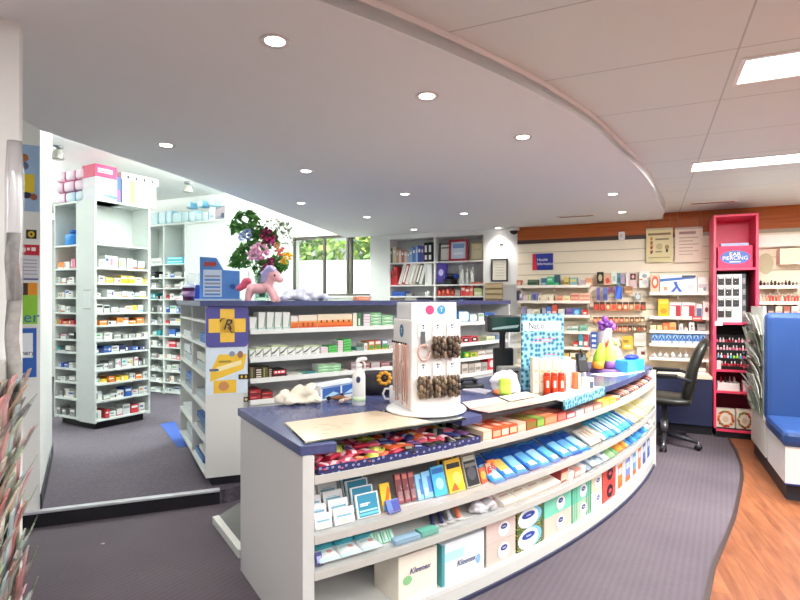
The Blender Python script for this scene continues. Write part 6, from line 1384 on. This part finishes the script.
mb.fquad(-.11,-.02,hb_*.8,hb_*.9,-.0012,'a8443c'); mb.build('leaflet_pocket', t); MB().fell(.10,.11,.02,.02,-.0014,M('2c509c',.4),16).build('badge', t)
MB().box(-.17,.17,-.06,.12,-.0,.014,M('b4c8dc',.3)).build('tray', t)
x, y = dtop(188.5,4.55)
t = empty('purple_tub', 'purple tub with white lid and label at counter corner', 'tub', (x,y,DT)); MB().lathe([(.045,0),(.05,.1),(.052,.1),(.052,.118),(.04,.12)],M('6c3464',.4),18).build('body', t); MB().lathe([(.049,.035),(.0515,.08)],M('b48cb0',.4),18).build('label', t); MB().lathe([(.053,.11),(.053,.128),(.02,.13)],M('e8e4e8',.3),18).build('lid', t)
x, y = dtop(193.5,4.75)
t = empty('blue_tub', 'royal blue tub with clear top behind the purple tub', 'tub', (x,y,DT)); MB().lathe([(.055,.0),(.06,.13),(.058,.14)],M('2c50b8',.35),18).build('body', t); MB().lathe([(.058,.14),(.056,.24),(.05,.245)],PLAST,18).build('clear_top', t)
# vase and bouquet
x, y = dtop(262,4.32)
t = empty('flower_bouquet', 'large mixed flower bouquet in vase on the dispensing counter', 'flowers', (x,y,DT))
MB().lathe([(.05,0),(.062,.01),(.05,.1),(.062,.2),(.06,.2),(.045,.1),(.05,.02)],m_glass('vase_glass',(.8,.92,.86,1),.15),20).build('vase', t)
sc_ = 4.3/F
def fp(px, py): return ((px-262)*sc_, H-(py-300)*sc_-DT)
gl = [M('5c9a4c',.5,var=.25),M('74b45c',.5,var=.25),M('4a8640',.5,var=.2)]
LEAFN = 0
def leafc(px, py, r, n, seed, y_=0.0, mats=gl, size=.05, nm='leaf_cluster', lab=None):
    X_, Z_ = fp(px,py); o_ = leaves(nm, (X_,y_,Z_), (r,r*.7,r), n, mats, size, None, t, seed)
    if lab: o_['label'] = lab
    return o_
for i, (px,py,r,n) in enumerate([(247,222,.10,60),(238,228,.06,30),(257,232,.07,36),(243,258,.09,50),(236,262,.05,22),(262,268,.08,40),(281,262,.07,30),(268,240,.08,34),(250,245,.06,20),(272,274,.06,22)]): leafc(px,py,r,n,i+20,.0)
leafc(284,228,.07,50,40,0,[M('8c9c84',.6),M('a8b49c',.6),M('6c7c64',.6)],.018,'grey_green_sprig','fine grey green sprig'); leafc(288,240,.06,36,41,0,[M('8c9c84',.6),M('a8b49c',.6)],.016,'grey_green_sprig','fine grey green sprig'); leafc(270,222,.08,40,42,.05,[M('b8bcb0',.6),M('9ca49c',.6)],.016,'grey_green_sprig','pale fine sprig')
def blossom(px, py, cols, r, seed, nm, n=16, y_=-.08):
    R = random.Random(seed); X_, Z_ = fp(px,py); mb = MB()
    for k in range(n):
        q = R.uniform(0,2*PI); rr = r*math.sqrt(R.random()); mb.ell((X_+rr*math.cos(q),y_+R.uniform(-.02,.02)-(.5*(r-rr)),Z_+rr*math.sin(q)),(r*.3,r*.22,r*.26),R.choice(cols),7,5)
    o_ = mb.build('blossom', t); o_['label'] = nm
blossom(262,252,['e4a0c4','f0c0d8','d888b0'],.065,1,'pink chrysanthemum cluster',34); blossom(256,256,['ecb4d0','e098bc'],.045,11,'pink chrysanthemum cluster',18)
blossom(270,236,['8c1c4c','a82c60','701440'],.055,2,'deep magenta bloom',24); blossom(276,242,['a0306c','b84880'],.04,3,'magenta bloom'); blossom(273,262,['7c1c4c','982c60'],.04,4,'dark magenta bloom'); blossom(268,268,['8c2454','a83868'],.03,5,'dark magenta bloom')
blossom(283,252,['c85c4c','d87860'],.04,6,'coral bloom'); blossom(280,246,['d8a070','b86848'],.03,7,'apricot bloom'); blossom(290,258,['f0b820','e8a010','f4cc40'],.038,8,'golden yellow bloom',20); blossom(286,262,['e8a018','f0c030'],.028,9,'golden yellow bloom')
blossom(250,236,['8ca4d4','6c88c0','a8bce0'],.045,10,'pale blue hydrangea cluster',22); blossom(245,238,['90a8d8','b0c0e0'],.03,12,'pale blue hydrangea cluster'); blossom(264,241,['d8c870','a8303c'],.025,13,'small yellow and red bloom',8)
mb = MB()
for i in range(9): mb.tube([(-.02+.005*i,0,.03),(-.04+.01*i,0,.2),(-.12+.03*i,0,.34)],.004,gl[1],5)
mb.build('stems', t)
# plush pony
x, y = dtop(263,3.98); k_ = 1/133.9
t = empty('toy_pony', 'pink plush toy pony with lilac mane on the dispensing counter', 'soft toy', (x,y,DT), 0)
def pp(px, py): return ((px-263)*k_, (303-py)*k_)
def P3(px, py, y_=0): a_ = pp(px,py); return (a_[0], y_, max(a_[1], .0))
parts = [(P3(259,291),(.075,.045,.04)),(P3(253,291,0),(.045,.045,.04)),(P3(267,289),(.045,.04,.042))]
def limb(pts, r0, r1, n=7):
    for i in range(n+1):
        u_ = i/n*(len(pts)-1); j = min(int(u_), len(pts)-2); f_ = u_-j
        c = [pts[j][q]*(1-f_)+pts[j+1][q]*f_ for q in range(3)]; r_ = r0+(r1-r0)*i/n; parts.append((tuple(c),(r_,r_,r_)))
for s_ in (-.025,.025):
    limb([P3(270,291,s_),P3(273,297,s_),P3(275.5+s_*40,302,s_)],.024,.022); limb([P3(251,291,s_),P3(249,297,s_),P3(248-s_*60,302,s_)],.027,.023)
limb([P3(268,288),P3(271,281),P3(273,278)],.034,.032); parts += [(P3(274,278),(.052,.040,.045)),(P3(279.5,282),(.03,.028,.025)),(P3(270,270,-.02),(.008,.006,.016)),(P3(270,270,.02),(.008,.006,.016))]
blob('body', parts, M('eab4bc',.9,var=.08,scale=40), .007, t, (0,0,.0), 0, 4)
pr = [(P3(266+i*.9,272+((i-4)**2)*.45*(1 if i < 4 else .25)-1,0),(.026,.036,.026)) for i in range(9)]+[(P3(264,276+i*2.2),(.024,.034,.024)) for i in range(4)]
blob('mane', pr, M('b4aede',.9,var=.15,scale=50), .007, t, (0,0,.0), 0, 2, None, (.008,60))
pr = [(P3(248-i*1.4,285+i*.9-(2 if i < 3 else 0),0),(.028,.026,.024+.004*(i % 2))) for i in range(7)]
blob('tail', pr, M('d8607c',.9,var=.15,scale=50), .007, t, (0,0,.0), 0, 2, None, (.008,60))
for s_ in (-1,): 
    e_ = P3(276,278,-.041); MB().ell(e_,(.007,.004,.009),BLACK,10,7).build('eye', t); 
n_ = P3(282.5,281.5,-.014); MB().ell(n_,(.004,.004,.003),'a8506c',8,5).build('nostril', t)
# crumpled bags and papers at the right of the pony
pr = [((-.16+.045*i, .02*math.sin(i*2), .026+.014*math.sin(i*1.3)),(.05,.05,.028)) for i in range(8)]+[((-.12,.02,.06),(.05,.04,.03)),((-.04,.02,.075),(.05,.04,.04)),((.03,.0,.05),(.05,.04,.03))]
x, y = dtop(306,4.3); blob('plastic_wrap', pr, M('d4d8ea',.35,var=.1), .008, None, (x,y,DT-.002), .5, 2, ('crumpled lilac white plastic wrapping beside the toy pony','wrapping'), (.022,18))
x, y = dtop(361.5,4.75); MB().box(-.06,.06,-.05,.05,0,.036,M('e0805c',.4)).fquad(-.05,.05,.008,.028,-.0508,'e8a888').build('orange_box', None, (x,y,DT), .5, .003, ('flat orange carton on the dispensing counter by the window','carton'))
# ---------------------------------------------------------------- goods on the service counter shelves
g = 'sweets in the counter tray'
TZ = .746
# printed tray holding the wrapped sweets
t = empty('sweets_tray', 'dark blue printed tray of wrapped sweets along the counter front', 'tray', (0,2.45,TZ))
sa, sb = FC.hit(316,.0)[0]+.012, FC.hit(481,.0)[0]
def ftb(mb, name, par):
    o = mb.build(name, par); o.location = (-par.location.x,-par.location.y,-par.location.z); return o
mb = MB(); mb.strip(FC, sa, sb, .004, .28, TZ, TZ+.004, M('2a2c4c',.4), 12); ftb(mb, 'floor_panel', t)
mb = MB(); mb.strip(FC, sa, sb, .002, .006, TZ, TZ+.034, m_spots('sweets_tray_print','232a5c','5a68b0','a8a8c8',40,.2), 12); ftb(mb, 'front_lip', t)
mb = MB(); mb.strip(FC, sa, sb, .28, .285, TZ, TZ+.05, M('2a2c4c',.4), 12); ftb(mb, 'rear_lip', t)
for s_ in (sa, sb-.005): mb = MB(); mb.strip(FC, s_, s_+.005, .006, .28, TZ+.004, TZ+.034, M('2a2c4c',.4), 1); ftb(mb, 'side_lip', t)
SWT = [('red','a82238','e8c0c4'),('navy blue','20245c','a8acd8'),('pink','c4586c','ecc8cc'),('yellow green','a0a838','d0d070'),('orange','c0522c','e8b088'),('black','201c1e','8c8478'),('purple','54305c','b890b8')]
R = random.Random(21)
s = sa+.03; cnt = {}
def first_n(nm): cnt[nm] = cnt.get(nm,0)+1; return ORD[min(cnt[nm]-1,29)]
while s < sb-.02:
    f_ = (s-sa)/(sb-sa)
    for row, (o_, zz) in enumerate(((.045,.012),(.10,.022),(.155,.034),(.22,.04))):
        wts = [3,1,3,2,1,.5,1] if f_ < .45 else [2,2,2,1,2,3,1]
        nm, c, b = R.choices(SWT, wts)[0]
        p, q, n_ = FC.at(s+R.uniform(-.01,.01)); w_ = R.uniform(.075,.10)
        mb = slab(MB(), w_, R.uniform(.05,.065), R.uniform(.02,.03), c, [(.2,.25,.62,.75,b)] if R.random() < .6 else [(.35,.0,.6,1,b),(.7,.3,.85,.7,'2a2a40')])
        mb.build('wrapped_sweet', None, (p[0]+n_[0]*o_,p[1]+n_[1]*o_,TZ+zz), math.atan2(q[1],q[0])+R.uniform(-1.3,1.3), rx=R.uniform(-.35,.45), tag=(f"{nm} wrapped sweet, {first_n(nm+str(row))} of that colour from left, {['front','second','third','back'][row]} tray row", 'sweet', g))
    s += R.uniform(.055,.068)
# flat packets in the rest of the top tray
g = 'flat packets along the top counter shelf'
def flat(x0, x1, c, decs, desc, z=TZ, h=.022, d=.2, ins=.012, n_k=[0], tilt=.0, nm='flat_packet', cat='packet', top=None):
    a, ya = FC.hit(x0, ins); b, yb = FC.hit(x1, ins); n_k[0] += 1; w_ = b-a-.003
    mb = carton(MB(), w_, d, h, c, [('r',.05,.2,.95,.8,decs[0][5])] if decs else [])
    for k, q in enumerate(decs):
        mb.add([(-w_/2+q[1]*w_,-d/2+q[2]*d,h+.0008+.0004*k),(-w_/2+q[3]*w_,-d/2+q[2]*d,h+.0008+.0004*k),(-w_/2+q[3]*w_,-d/2+q[4]*d,h+.0008+.0004*k),(-w_/2+q[1]*w_,-d/2+q[4]*d,h+.0008+.0004*k)],[(0,1,2,3)],q[5])
    return put(mb, nm, FC, (a+b)/2, z, d, ins, (desc, cat, g), tilt)
O_ = 'on the top counter shelf'
TL = .0
for x0,x1,c,d_,nm in [(483,492,'cdb49c',[('r',.1,.1,.9,.9,'d8c4b0')],'cream'),(492.5,501,'d85430',[('r',.1,.15,.6,.5,'f0a888'),('r',.2,.6,.9,.85,'f4c8b0')],'orange red'),(501.5,509,'e06438',[('r',.2,.2,.8,.5,'f4d0b8'),('r',.1,.65,.7,.9,'c83c20')],'bright orange'),(509.5,517,'d8502c',[('r',.1,.1,.7,.4,'f0b498'),('r',.3,.55,.9,.8,'f4d0bc')],'orange and white'),(517.5,526,'c8a890',[('r',.08,.05,.92,.95,'d4b8a0')],'pale tan'),(526.5,536.5,'a04c28',[('r',.1,.1,.9,.6,'7c6c2c'),('r',.1,.6,.9,.9,'6a4424')],'brown and olive'),(537,544.5,'6c8c3c',[('r',.1,.1,.9,.5,'8cac4c'),('r',.1,.55,.9,.9,'a8683c')],'green and brown'),(545,557,'e07850',[('r',.08,.1,.92,.9,'e89870'),('r',.2,.3,.8,.4,'c85030')],'salmon orange'),(557.5,566,'d0564c',[('r',.1,.2,.9,.8,'e08878')],'coral red'),(566.5,575,'c84c54',[('r',.1,.1,.9,.4,'e8c0c0')],'raspberry red'),(575.5,584,'a8a4a8',[('r',.1,.1,.9,.9,'c0bcc0')],'silver grey'),(584.5,593,'c8948c',[('r',.1,.2,.9,.6,'d8b4ac')],'dusty pink'),(593.5,602,'b07468',[('r',.1,.2,.9,.5,'d8a898')],'dull rose'),(602.5,609,'e0b040',[('r',.1,.1,.9,.5,'f0d070')],'yellow'),(609.5,615,'d8a030',[('r',.1,.3,.9,.7,'e8c860')],'golden yellow'),(615.5,620,'d8c090',[('r',.1,.2,.9,.6,'c87858')],'cream and red')]:
    flat(x0,x1,c,d_,f'{nm} flat packet {O_} of the curved counter',h=.05 if x0 < 560 else .035,d=.17,ins=.012)
for i in range(14):
    x = 620.5+i*2.35; nm, c, b = [('black','2c2830','8c6c60'),('maroon','7c3038','d0a090'),('brown','6c4834','c8a080'),('rose','c87870','e8c0b0')][i % 4]
    a = FC.hit(x,.02)[0]; b_ = FC.hit(x+2.2,.02)[0]
    put(pillow(MB(), (b_-a), .15, .045, c, b), 'chocolate_bar', FC, (a+b_)/2, TZ, .15, .014, (f'{nm} wrapped bar, {ORD[i]} from the yellow packets {O_}','sweet',g))
# ---- second shelf: tilted cards in rows
Z2 = .507; g = 'carded goods on the middle counter shelf'
def cardrow(x0, x1, yt_front, base, decs, desc, n=1, z=Z2, ins=.045, step=.05, tilt=-.32, edge=None, bub=None, th=.012, slope=.125, name='carded_pack', cat='pack', rise=0):
    for k in range(n):
        i = ins+step*k
        a, ya = FC.hit(x0, ins); b, yb = FC.hit(x1, ins); y = (ya+yb)/2; w_ = b-a-.004; h_ = max(.05, H-(yt_front-300)*y/F-z)*1.04
        lab = desc if n == 1 else f"{desc}, {ORD[k]} from front of its row"
        put(card(MB(), w_, h_, base, decs, th, bub, edge), name, FC, (a+b)/2, z+slope*i+.004+rise*k, th, i, (lab, cat, g), tilt)
WL = [('r',.12,.45,.88,.58,'7cb0c8'),('r',.2,.62,.7,.68,'b8d4e0'),('e',.5,.2,.16,.08,'d8ccb0')]
LEAFW = 'f0f2f2'
for k in range(3): pass
cardrow(315.5,333,517,LEAFW,WL,'white leaflet pack with pale blue script, left stack',4,ins=.03,step=.055,rise=.012)
cardrow(335,355.5,511,LEAFW,WL,'white leaflet pack with pale blue script, right stack',5,ins=.03,step=.055,rise=.012)
TC = [('r',.06,.05,.94,.95,'2f88a8'),('r',.1,.25,.9,.32,'a8dce4'),('r',.06,.1,.94,.2,'6cc0cc'),('r',.15,.55,.6,.6,'e4f2f4'),('r',.15,.48,.5,.52,'e4f2f4')]
cardrow(358,381,497,'e8eef0',TC,'teal and white boxed card',5,ins=.035,step=.045,rise=.011)
cardrow(383,393,488,'f0c030',[('p',[(.1,.1),(.8,.9),(1,.7),(.5,0)],'e86c20'),('r',0,0,1,.2,'7ca8d4')],'yellow and orange spiky pack beside the teal cards',1,ins=.05)
cardrow(389,402,502,'5878c8',[('r',.4,.1,1,.9,'2c3c9c')],'low blue pack in front of the yellow pack',1,ins=.015,tilt=-.6)
for i, (x0,x1,y) in enumerate(((398.5,405,479),(405.5,411.5,478),(412,418,476.5))): cardrow(x0,x1,y,'8c4c50',[('r',.1,.8,.9,.95,'d87c78'),('r',.15,.1,.85,.4,'b88c90')],f'maroon and pink blister card, {ORD[i]} from left on the middle shelf',1,ins=.07,bub=(.4,.25,PLAST))
for i, (x0,x1,y) in enumerate(((418.5,424.5,479),(425,434,476))): cardrow(x0,x1,y,'8cc8ec',[('r',.6,.2,1,.8,'4c7cd0'),('r',.1,.1,.5,.4,'c8e4f4')],f'sky blue carded pack, {["left","right"][i]} of the pair before the cyan card',1,ins=.06)
cardrow(435.5,448.5,470.5,'4cb0e4',[('r',.05,.75,.95,.92,'2c6cb8'),('e',.5,.4,.3,.2,'a0dcf4')],'cyan carded pack left of the yellow ones',1,ins=.05)
cardrow(450,466,463.5,'f0bc24',[('r',.08,.72,.92,.88,'2c2a2c'),('e',.6,.4,.26,.2,'f8d868'),('p',[(.1,.05),(.6,.05),(.4,.3)],'d85c2c')],'yellow carded pack with black title bar',2,ins=.045,edge='e8c858')
cardrow(452,463,459,'d03c38',[],'red carded pack behind the yellow ones',1,ins=.16)
cardrow(467.5,481,457.5,'26262a',[('r',.08,.78,.92,.93,'b8b8a8'),('e',.5,.4,.32,.2,'4c4c54'),('r',.1,.6,.9,.7,'6c6c68')],'black carded pack with pale title',3,ins=.045,edge='b4b09c')
for i, (x0,x1,y,c) in enumerate(((482,488,471,'d8603c'),(488.5,494,467,'e8a088'),(490,497.5,464,'e8802c'))): cardrow(x0,x1,y,c,[('e',.5,.5,.4,.3,['f0c040','d8382c','d04030'][i])],['orange red figure pack','salmon figure pack','bright orange figure pack'][i]+' beside the blue soft packs',1,ins=.05+.02*i,bub=(.5,.3,PLAST))
def softrow(x0, x1, c, decs, desc, z=Z2, h=.035, d=.22, ins=.03, tilt=.42, name='soft_pack'):
    a, ya = FC.hit(x0, ins); b, yb = FC.hit(x1, ins); w_ = b-a-.004
    pt = [(.5+q[0]-q[2], .5+q[1]-q[3], .5+q[0]+q[2], .5+q[1]+q[3], q[4]) for q in decs.get('patch', ())]
    mb = slab(MB(), w_, d, h, c, pt)
    put(mb, name, FC, (a+b)/2, z+.028+.004*(int(x0*7) % 3), d*.9, ins, (desc, 'soft pack', g), tilt+.04*(int(x0*3) % 3-1), .10*(int(x0*5) % 3-1))
bl = [('3c94d8','a8d8f0'),('2c7cc8','6cc0e8'),('2c84d0','8cccf0'),('2468c0','6cb0e4')]
for i, (x0,x1) in enumerate(((493.5,506),(506.5,518),(518.5,529.5),(530,541),(541.5,552),(552.5,562.5),(563,572.5),(573,581.5),(582,590))):
    c, b = bl[i % 4]
    softrow(x0,x1,c,{'patch':[(.0,.28,.5,.1,'1c4c9c'),(.0,-.1,.36,.2,'e8c060' if i in (1,) else b),(.1,-.3,.3,.08,'e4f2f8')]},f'blue flat soft pack, {ORD[i]} from left on the middle shelf',h=.03)
for i, x in enumerate((590.5,594.2,597.9,601.6)): softrow(x,x+3.5,['e8e4d8','dcd8cc','d8c8b0','ece8e0'][i],{'patch':[(0,0,.2,.2,'b89c88')]},f'white soft pack, {ORD[i]} right of the blue soft packs',h=.035,d=.16)
for i in range(9):
    x = 605.5+i*3.05; c = ['3cb0d0','2c8ccc','4cc0c8','2468b0','8ccce0'][i % 5]; softrow(x,x+3.0,c,{'patch':[(0,0,.25,.2,'d8f0f4')]},f'{["turquoise","blue","aqua","dark blue","pale aqua"][i % 5]} soft pack, {ORD[i]} right of the white soft packs',h=.04,d=.2)
for i in range(9):
    x = 633.2+i*2.4; softrow(x,x+2.3,['e8dc90','f0e8b8','dcd080'][i % 3],{'patch':[(0,-.1,.3,.15,'f8f4dc')]},f'pale yellow soft pack, {ORD[i]} from left near the right end',h=.04,d=.2)
# ---- third shelf
Z3 = .365; g = 'goods on the lower counter shelf'
a, ya = FC.hit(318,.03); b, yb = FC.hit(381,.03)
for i in range(3):
    s_ = a+(b-a)*(i+.5)/3; w_ = (b-a)/3-.004
    p, q, n_ = FC.at(s_); t = empty('wipes_pack', f'white and teal sponge pack, {["left","middle","right"][i]} of three on the lower counter shelf', 'pack', (p[0]+n_[0]*.075,p[1]+n_[1]*.075,Z3+.014), math.atan2(q[1],q[0]), g); t.rotation_euler.x = .12
    slab(MB(), w_, .12, .03, 'eef2f2', [(0,.0,1,.12,'b8dce4'),(.1,.4,.9,.55,'c4e4ea')]).build('body', t); mb = MB(); mb.ell((0,.035,.028),(w_*.52,.03,.024),'3ca4b4',14,7); o = mb.build('teal_roll', t); MB().ell((w_*.1,-.015,.028),(w_*.15,.012,.004),'e0a898',12,5).build('pink_emblem', t)
cardrow(316.5,324,558,'3c4488',[('r',.2,.2,.9,.7,'a8acd8')],'small navy pack at far left of the lower shelf',1,z=Z3-.0,ins=.02,tilt=-.5)
for i in range(4): cardrow(371+i*6.2,377+i*6.2,538-i*.5,'b4e0cc',[('r',.2,.1,.5,.9,'7cc4a4'),('r',.6,.2,.85,.8,'dcf0e8')],f'mint green striped card, {ORD[i]} from left on the lower shelf',1,z=Z3,ins=.05,tilt=-.7)
flat(396,421,'9cc0dc',[('r',.05,.1,.95,.9,'a8cce4')],'pale blue flat pack lying on the lower shelf',Z3+.004,.018,.05,.012); flat(421.5,439,'6cc0ac',[('r',.05,.1,.95,.9,'7cccb8')],'aqua flat pack lying on the lower shelf',Z3+.004,.024,.05,.012)
for i in range(4):
    a_, y_ = FC.hit(434+i*8,.12); p, q, n_ = FC.at(a_)
    t = empty('toothbrush_pack', f'{"navy" if i < 2 else "orange" if i == 3 else "white"} handled toothbrush pack, {ORD[i]} from left on the lower shelf', 'toothbrush', (p[0]+n_[0]*.15,p[1]+n_[1]*.15,Z3+.03), math.atan2(q[1],q[0])+1.0, 'toothbrush packs on the lower shelf'); t.rotation_euler.x = 0
    c = ['2c3460','2c3460','d8d8e0','e0784c'][i]
    MB().tube([(-.12,0,.0),(-.03,0,.012),(.04,0,.012)],[.011,.012,.007],c,8).build('handle', t); MB().tube([(.04,0,.012),(.09,0,.012)],.005,'e8e4e0',6).box(.09,.125,-.007,.007,.006,.026,M(['e8744c','f0a080'][i % 2],.5)).build('head', t)
    MB().box(-.13,.14,-.025,.025,-.012,-.009,M('e4e0e2',.4)).build('backing_card', t)
for i in range(5): cardrow(476+i*6,483+i*6,487-i*2,'b83440' if i in (0,3) else 'd4ccd0',[('r',.1,.2,.9,.5,'e8d4d4')],f'{"red" if i in (0,3) else "silver"} carded pack, {ORD[i]} from left among red and silver packs',1,z=Z3,ins=.08,tilt=-.5)
a_, y_ = FC.hit(486,.03); p, q, n_ = FC.at(a_); pr = [((-.05+.02*i,.01*math.sin(i*2),.03+.012*math.sin(i*1.7)),(.03,.03,.022)) for i in range(7)]
blob('silver_pack', pr, M('d0ced4',.25,.3,var=.15,scale=40), .008, None, (p[0]+n_[0]*.06,p[1]+n_[1]*.06,Z3+.004), .6, 2, ('crumpled silver foil pack in front of red cards on lower shelf','pack',g), (.008,40))
CB = [('r',.05,.05,.95,.95,'ece2d4'),('r',.2,.35,.8,.42,'c8a898'),('r',.2,.5,.7,.55,'d0bcb0')]
for i, (x0,x1) in enumerate(((503,517),(517.5,531.5),(532,546),(546.5,559.5))): flat(x0,x1,'f0e8dc',CB,f'cream flat box, {ORD[i]} of four lying on the lower shelf',Z3+.004,.045,.15,.03,tilt=.28)
flat(560,567,'a83c38',[('r',.3,.1,.6,.9,'e8c0a8')],'small red and cream box on the lower shelf',Z3+.004,.08,.1,.04,tilt=.1)
for i, (x0,x1,c,c2) in enumerate(((567.5,573.5,'ecdcd4','e8e0dc'),(574,579.5,'d88c7c','ecd0c8'),(580,585,'e8e0dc','f0ece8'))): flat(x0,x1,c,[('r',.1,.1,.9,.9,c2)],['cream pink','coral','off white'][i]+' box lying right of the small red box',Z3+.004,.06,.15,.03,tilt=.15)
for i in range(4): x = 585.5+i*5.8; softrow(x,x+5.6,['8c98a8','d8e4ec','a8c0d0','e4ecf0'][i],{'patch':[(0,0,.25,.2,'6c8cb0')]},f'{["grey blue","pale blue","mid blue","white blue"][i]} soft pack on lower shelf before the green ones',z=Z3,h=.035,d=.16)
for i in range(3): x = 609+i*2.6; softrow(x,x+2.7,['8cc080','a8d09c','6ca868'][i],{},f'{["green","pale green","dark green"][i]} soft pack on the lower shelf',z=Z3,h=.035,d=.16)
for i in range(4): x = 617+i*2.6; softrow(x,x+2.7,['e09430','e8a840','d87c28','e8b050'][i],{},f'orange soft pack, {ORD[i]} from left on the lower shelf',z=Z3,h=.035,d=.16)
for i in range(7): x = 627.6+i*2.7; softrow(x,x+2.7,['3c94d8','2c6cb8','4cb0dc','2c80cc'][i % 4],{'patch':[(0,0,.2,.2,'a8dcf0')]},f'blue soft pack, {ORD[i]} from left on the lower shelf',z=Z3,h=.035,d=.18)
for i in range(3): x = 646.8+i*2.4; softrow(x,x+2.3,['ece8e0','dcd8d0','e8e0d8'][i],{},f'white soft pack, {ORD[i]} from left at right end of lower shelf',z=Z3,h=.035,d=.16)
# ---- bottom shelf: tissue cartons
Z4 = .096; g = 'tissue cartons on the bottom counter shelf'
def tissue(x0, x1, hts, base, panel, desc, logo='oval', d=.2, ins=.03, side=None, top=None, words=None, decs=(), z0=Z4):
    a, ya = FC.hit(x0, ins); b, yb = FC.hit(x1, ins); w_ = b-a-.004; sm_ = (a+b)/2; z = z0
    p, q, n_ = FC.at(sm_)
    for k, h_ in enumerate(hts):
        lab = desc if len(hts) == 1 else f"{'lower' if k == 0 else 'upper'} {desc}"
        bs = base[k] if isinstance(base, list) else base
        t = empty('tissue_carton', lab+', on the bottom counter shelf', 'tissue box', (p[0]+n_[0]*(ins+d/2),p[1]+n_[1]*(ins+d/2),z), math.atan2(q[1],q[0]), g)
        carton(MB(), w_, d, h_-.002, bs, decs, top, side).build('box', t)
        y_ = -d/2-.003
        if logo == 'oval':
            MB().fell(w_*.08,h_*.48,min(w_*.28,h_*.42),h_*.36,y_,M(panel,.4),24).build('white_panel', t)
            MB().fell(w_*.08,h_*.60,min(w_*.17,h_*.24),h_*.13,y_-.0006,M('2c3c84',.4),20).build('blue_emblem', t)
            text('Sorbent', h_*.10, 'dce4f4', parent=t, loc=(w_*.08,y_-.0014,h_*.60), sx=.8)
        elif logo == 'dark':
            MB().fell(w_*.05,h_*.5,min(w_*.34,h_*.42),h_*.38,y_,M('2c1418',.4),24).build('dark_oval', t); MB().fell(w_*.05,h_*.5,w_*.12,h_*.12,y_-.0006,M('c8505c',.4),14).build('pink_emblem', t)
        if words: o_ = text(words[0], h_*words[1], '2c3470', parent=t, loc=(w_*words[2],y_-.001,h_*words[3]), shear=.25)
        z += h_
tissue(398,437,[.21],'ece4d4','ffffff','plain cream tissue carton, leftmost',None,words=('Kleenex',.17,.04,.62),decs=[('e',.22,.45,.12,.1,'8cc48c')])
tissue(441.5,484,[.20],'eaf0f4','ffffff','white and pale blue tissue carton beside cream one',None,words=('Kleenex',.19,.05,.42),decs=[('r',.06,.55,.5,.78,'b4dcf0'),('r',.0,.0,.06,1,'4ca0a8'),('e',.85,.35,.06,.12,'8cb8dc')],side='58a8ac')
tissue(486,515.5,[.114,.108],['cfc0b4','ddc4bc'],'f0ece8','pinkish beige patterned tissue carton')
BLW = [('e',.55,.48,.46,.56,'8cc8e8'),('r',.9,0,1,1,'5c7c3c')]
def bigoval(x0, x1):
    ins = .03; d = .2; a, ya = FC.hit(x0, ins); b, yb = FC.hit(x1, ins); w_ = b-a-.004; sm_ = (a+b)/2; p, q, n_ = FC.at(sm_); z = Z4
    for k, h_ in enumerate((.114,.110)):
        t = empty('tissue_carton', f"{'lower' if k == 0 else 'upper'} green patterned tissue carton with big white oval, on the bottom counter shelf", 'tissue box', (p[0]+n_[0]*(ins+d/2),p[1]+n_[1]*(ins+d/2),z), math.atan2(q[1],q[0]), g)
        carton(MB(), w_, d, h_-.002, m_spots('leaf_print_carton','4c6c34','d8c86c','2f4a28',60,.35), ()).build('box', t); y_ = -d/2-.001
        MB().fell(w_*.0,h_*.5,w_*.46,h_*.5,y_,M('7cc0e4',.4),28).build('blue_oval', t); MB().fell(-w_*.08,h_*.48,w_*.40,h_*.48,y_-.0006,M('eef2f4',.4),28).build('white_oval', t); MB().fell(-w_*.08,h_*.62,w_*.26,h_*.17,y_-.0012,M('2c4aa0',.4),20).build('blue_emblem', t); text('Sorbent', h_*.13, 'dce8f8', parent=t, loc=(-w_*.08,y_-.002,h_*.62), sx=.95)
        z += h_
bigoval(517,542.5)
MS = [('r',.0,0,.06,1,'4aa888'),('r',.12,0,.16,1,'4aa888'),('r',.22,0,.26,1,'4aa888'),('r',.74,0,.78,1,'4aa888'),('r',.84,0,.88,1,'4aa888'),('r',.94,0,1,1,'4aa888')]
tissue(544,571,[.114,.112],['d8c4b4','7cd0b4'],'ece8e4','mint or beige tissue carton in first mint column',decs=())
tissue(571.7,590.5,[.114,.112],['b4ccb0','7cd0b4'],'ece8e4','mint striped tissue carton in second mint column',decs=MS)
tissue(591.3,602,[.114,.112],['d8e0cc','dcd8b8'],'eceae4','pale cream green tissue carton left of the red ones')
tissue(602.6,615,[.118,.118],'d45048','ffffff','coral red tissue carton with black oval','dark',side='c03c38')
for i, (x0,x1,c2) in enumerate(((616,623.4,'e0803c'),(623.8,631,'7c8cc8'),(631.5,636.5,'5c98c8'),(637,641.3,'e07838'),(641.7,645.8,'5c70c0'),(646.2,650,'4c68b8'),(650.4,654.3,'7c6cb0'))):
    ins = .03; d = .18; a, ya = FC.hit(x0, ins); b, yb = FC.hit(x1, ins); w_ = b-a-.004; p, q, n_ = FC.at((a+b)/2)
    t = empty('tall_carton', f'tall white carton with {"orange" if c2 in ("e0803c","e07838") else "blue violet"} panel, {ORD[i]} right of the red tissue cartons', 'carton', (p[0]+n_[0]*(ins+d/2),p[1]+n_[1]*(ins+d/2),Z4), math.atan2(q[1],q[0]), 'tall cartons on the bottom counter shelf')
    carton(MB(), w_, d, .23, 'ecebe6', [('r',.2,.12,.85,.82,c2),('r',.3,.5,.75,.7,'c8d4e8'),('r',.2,.1,.85,.28,'e0703c' if i < 4 else '3c50a0')]).build('box', t)
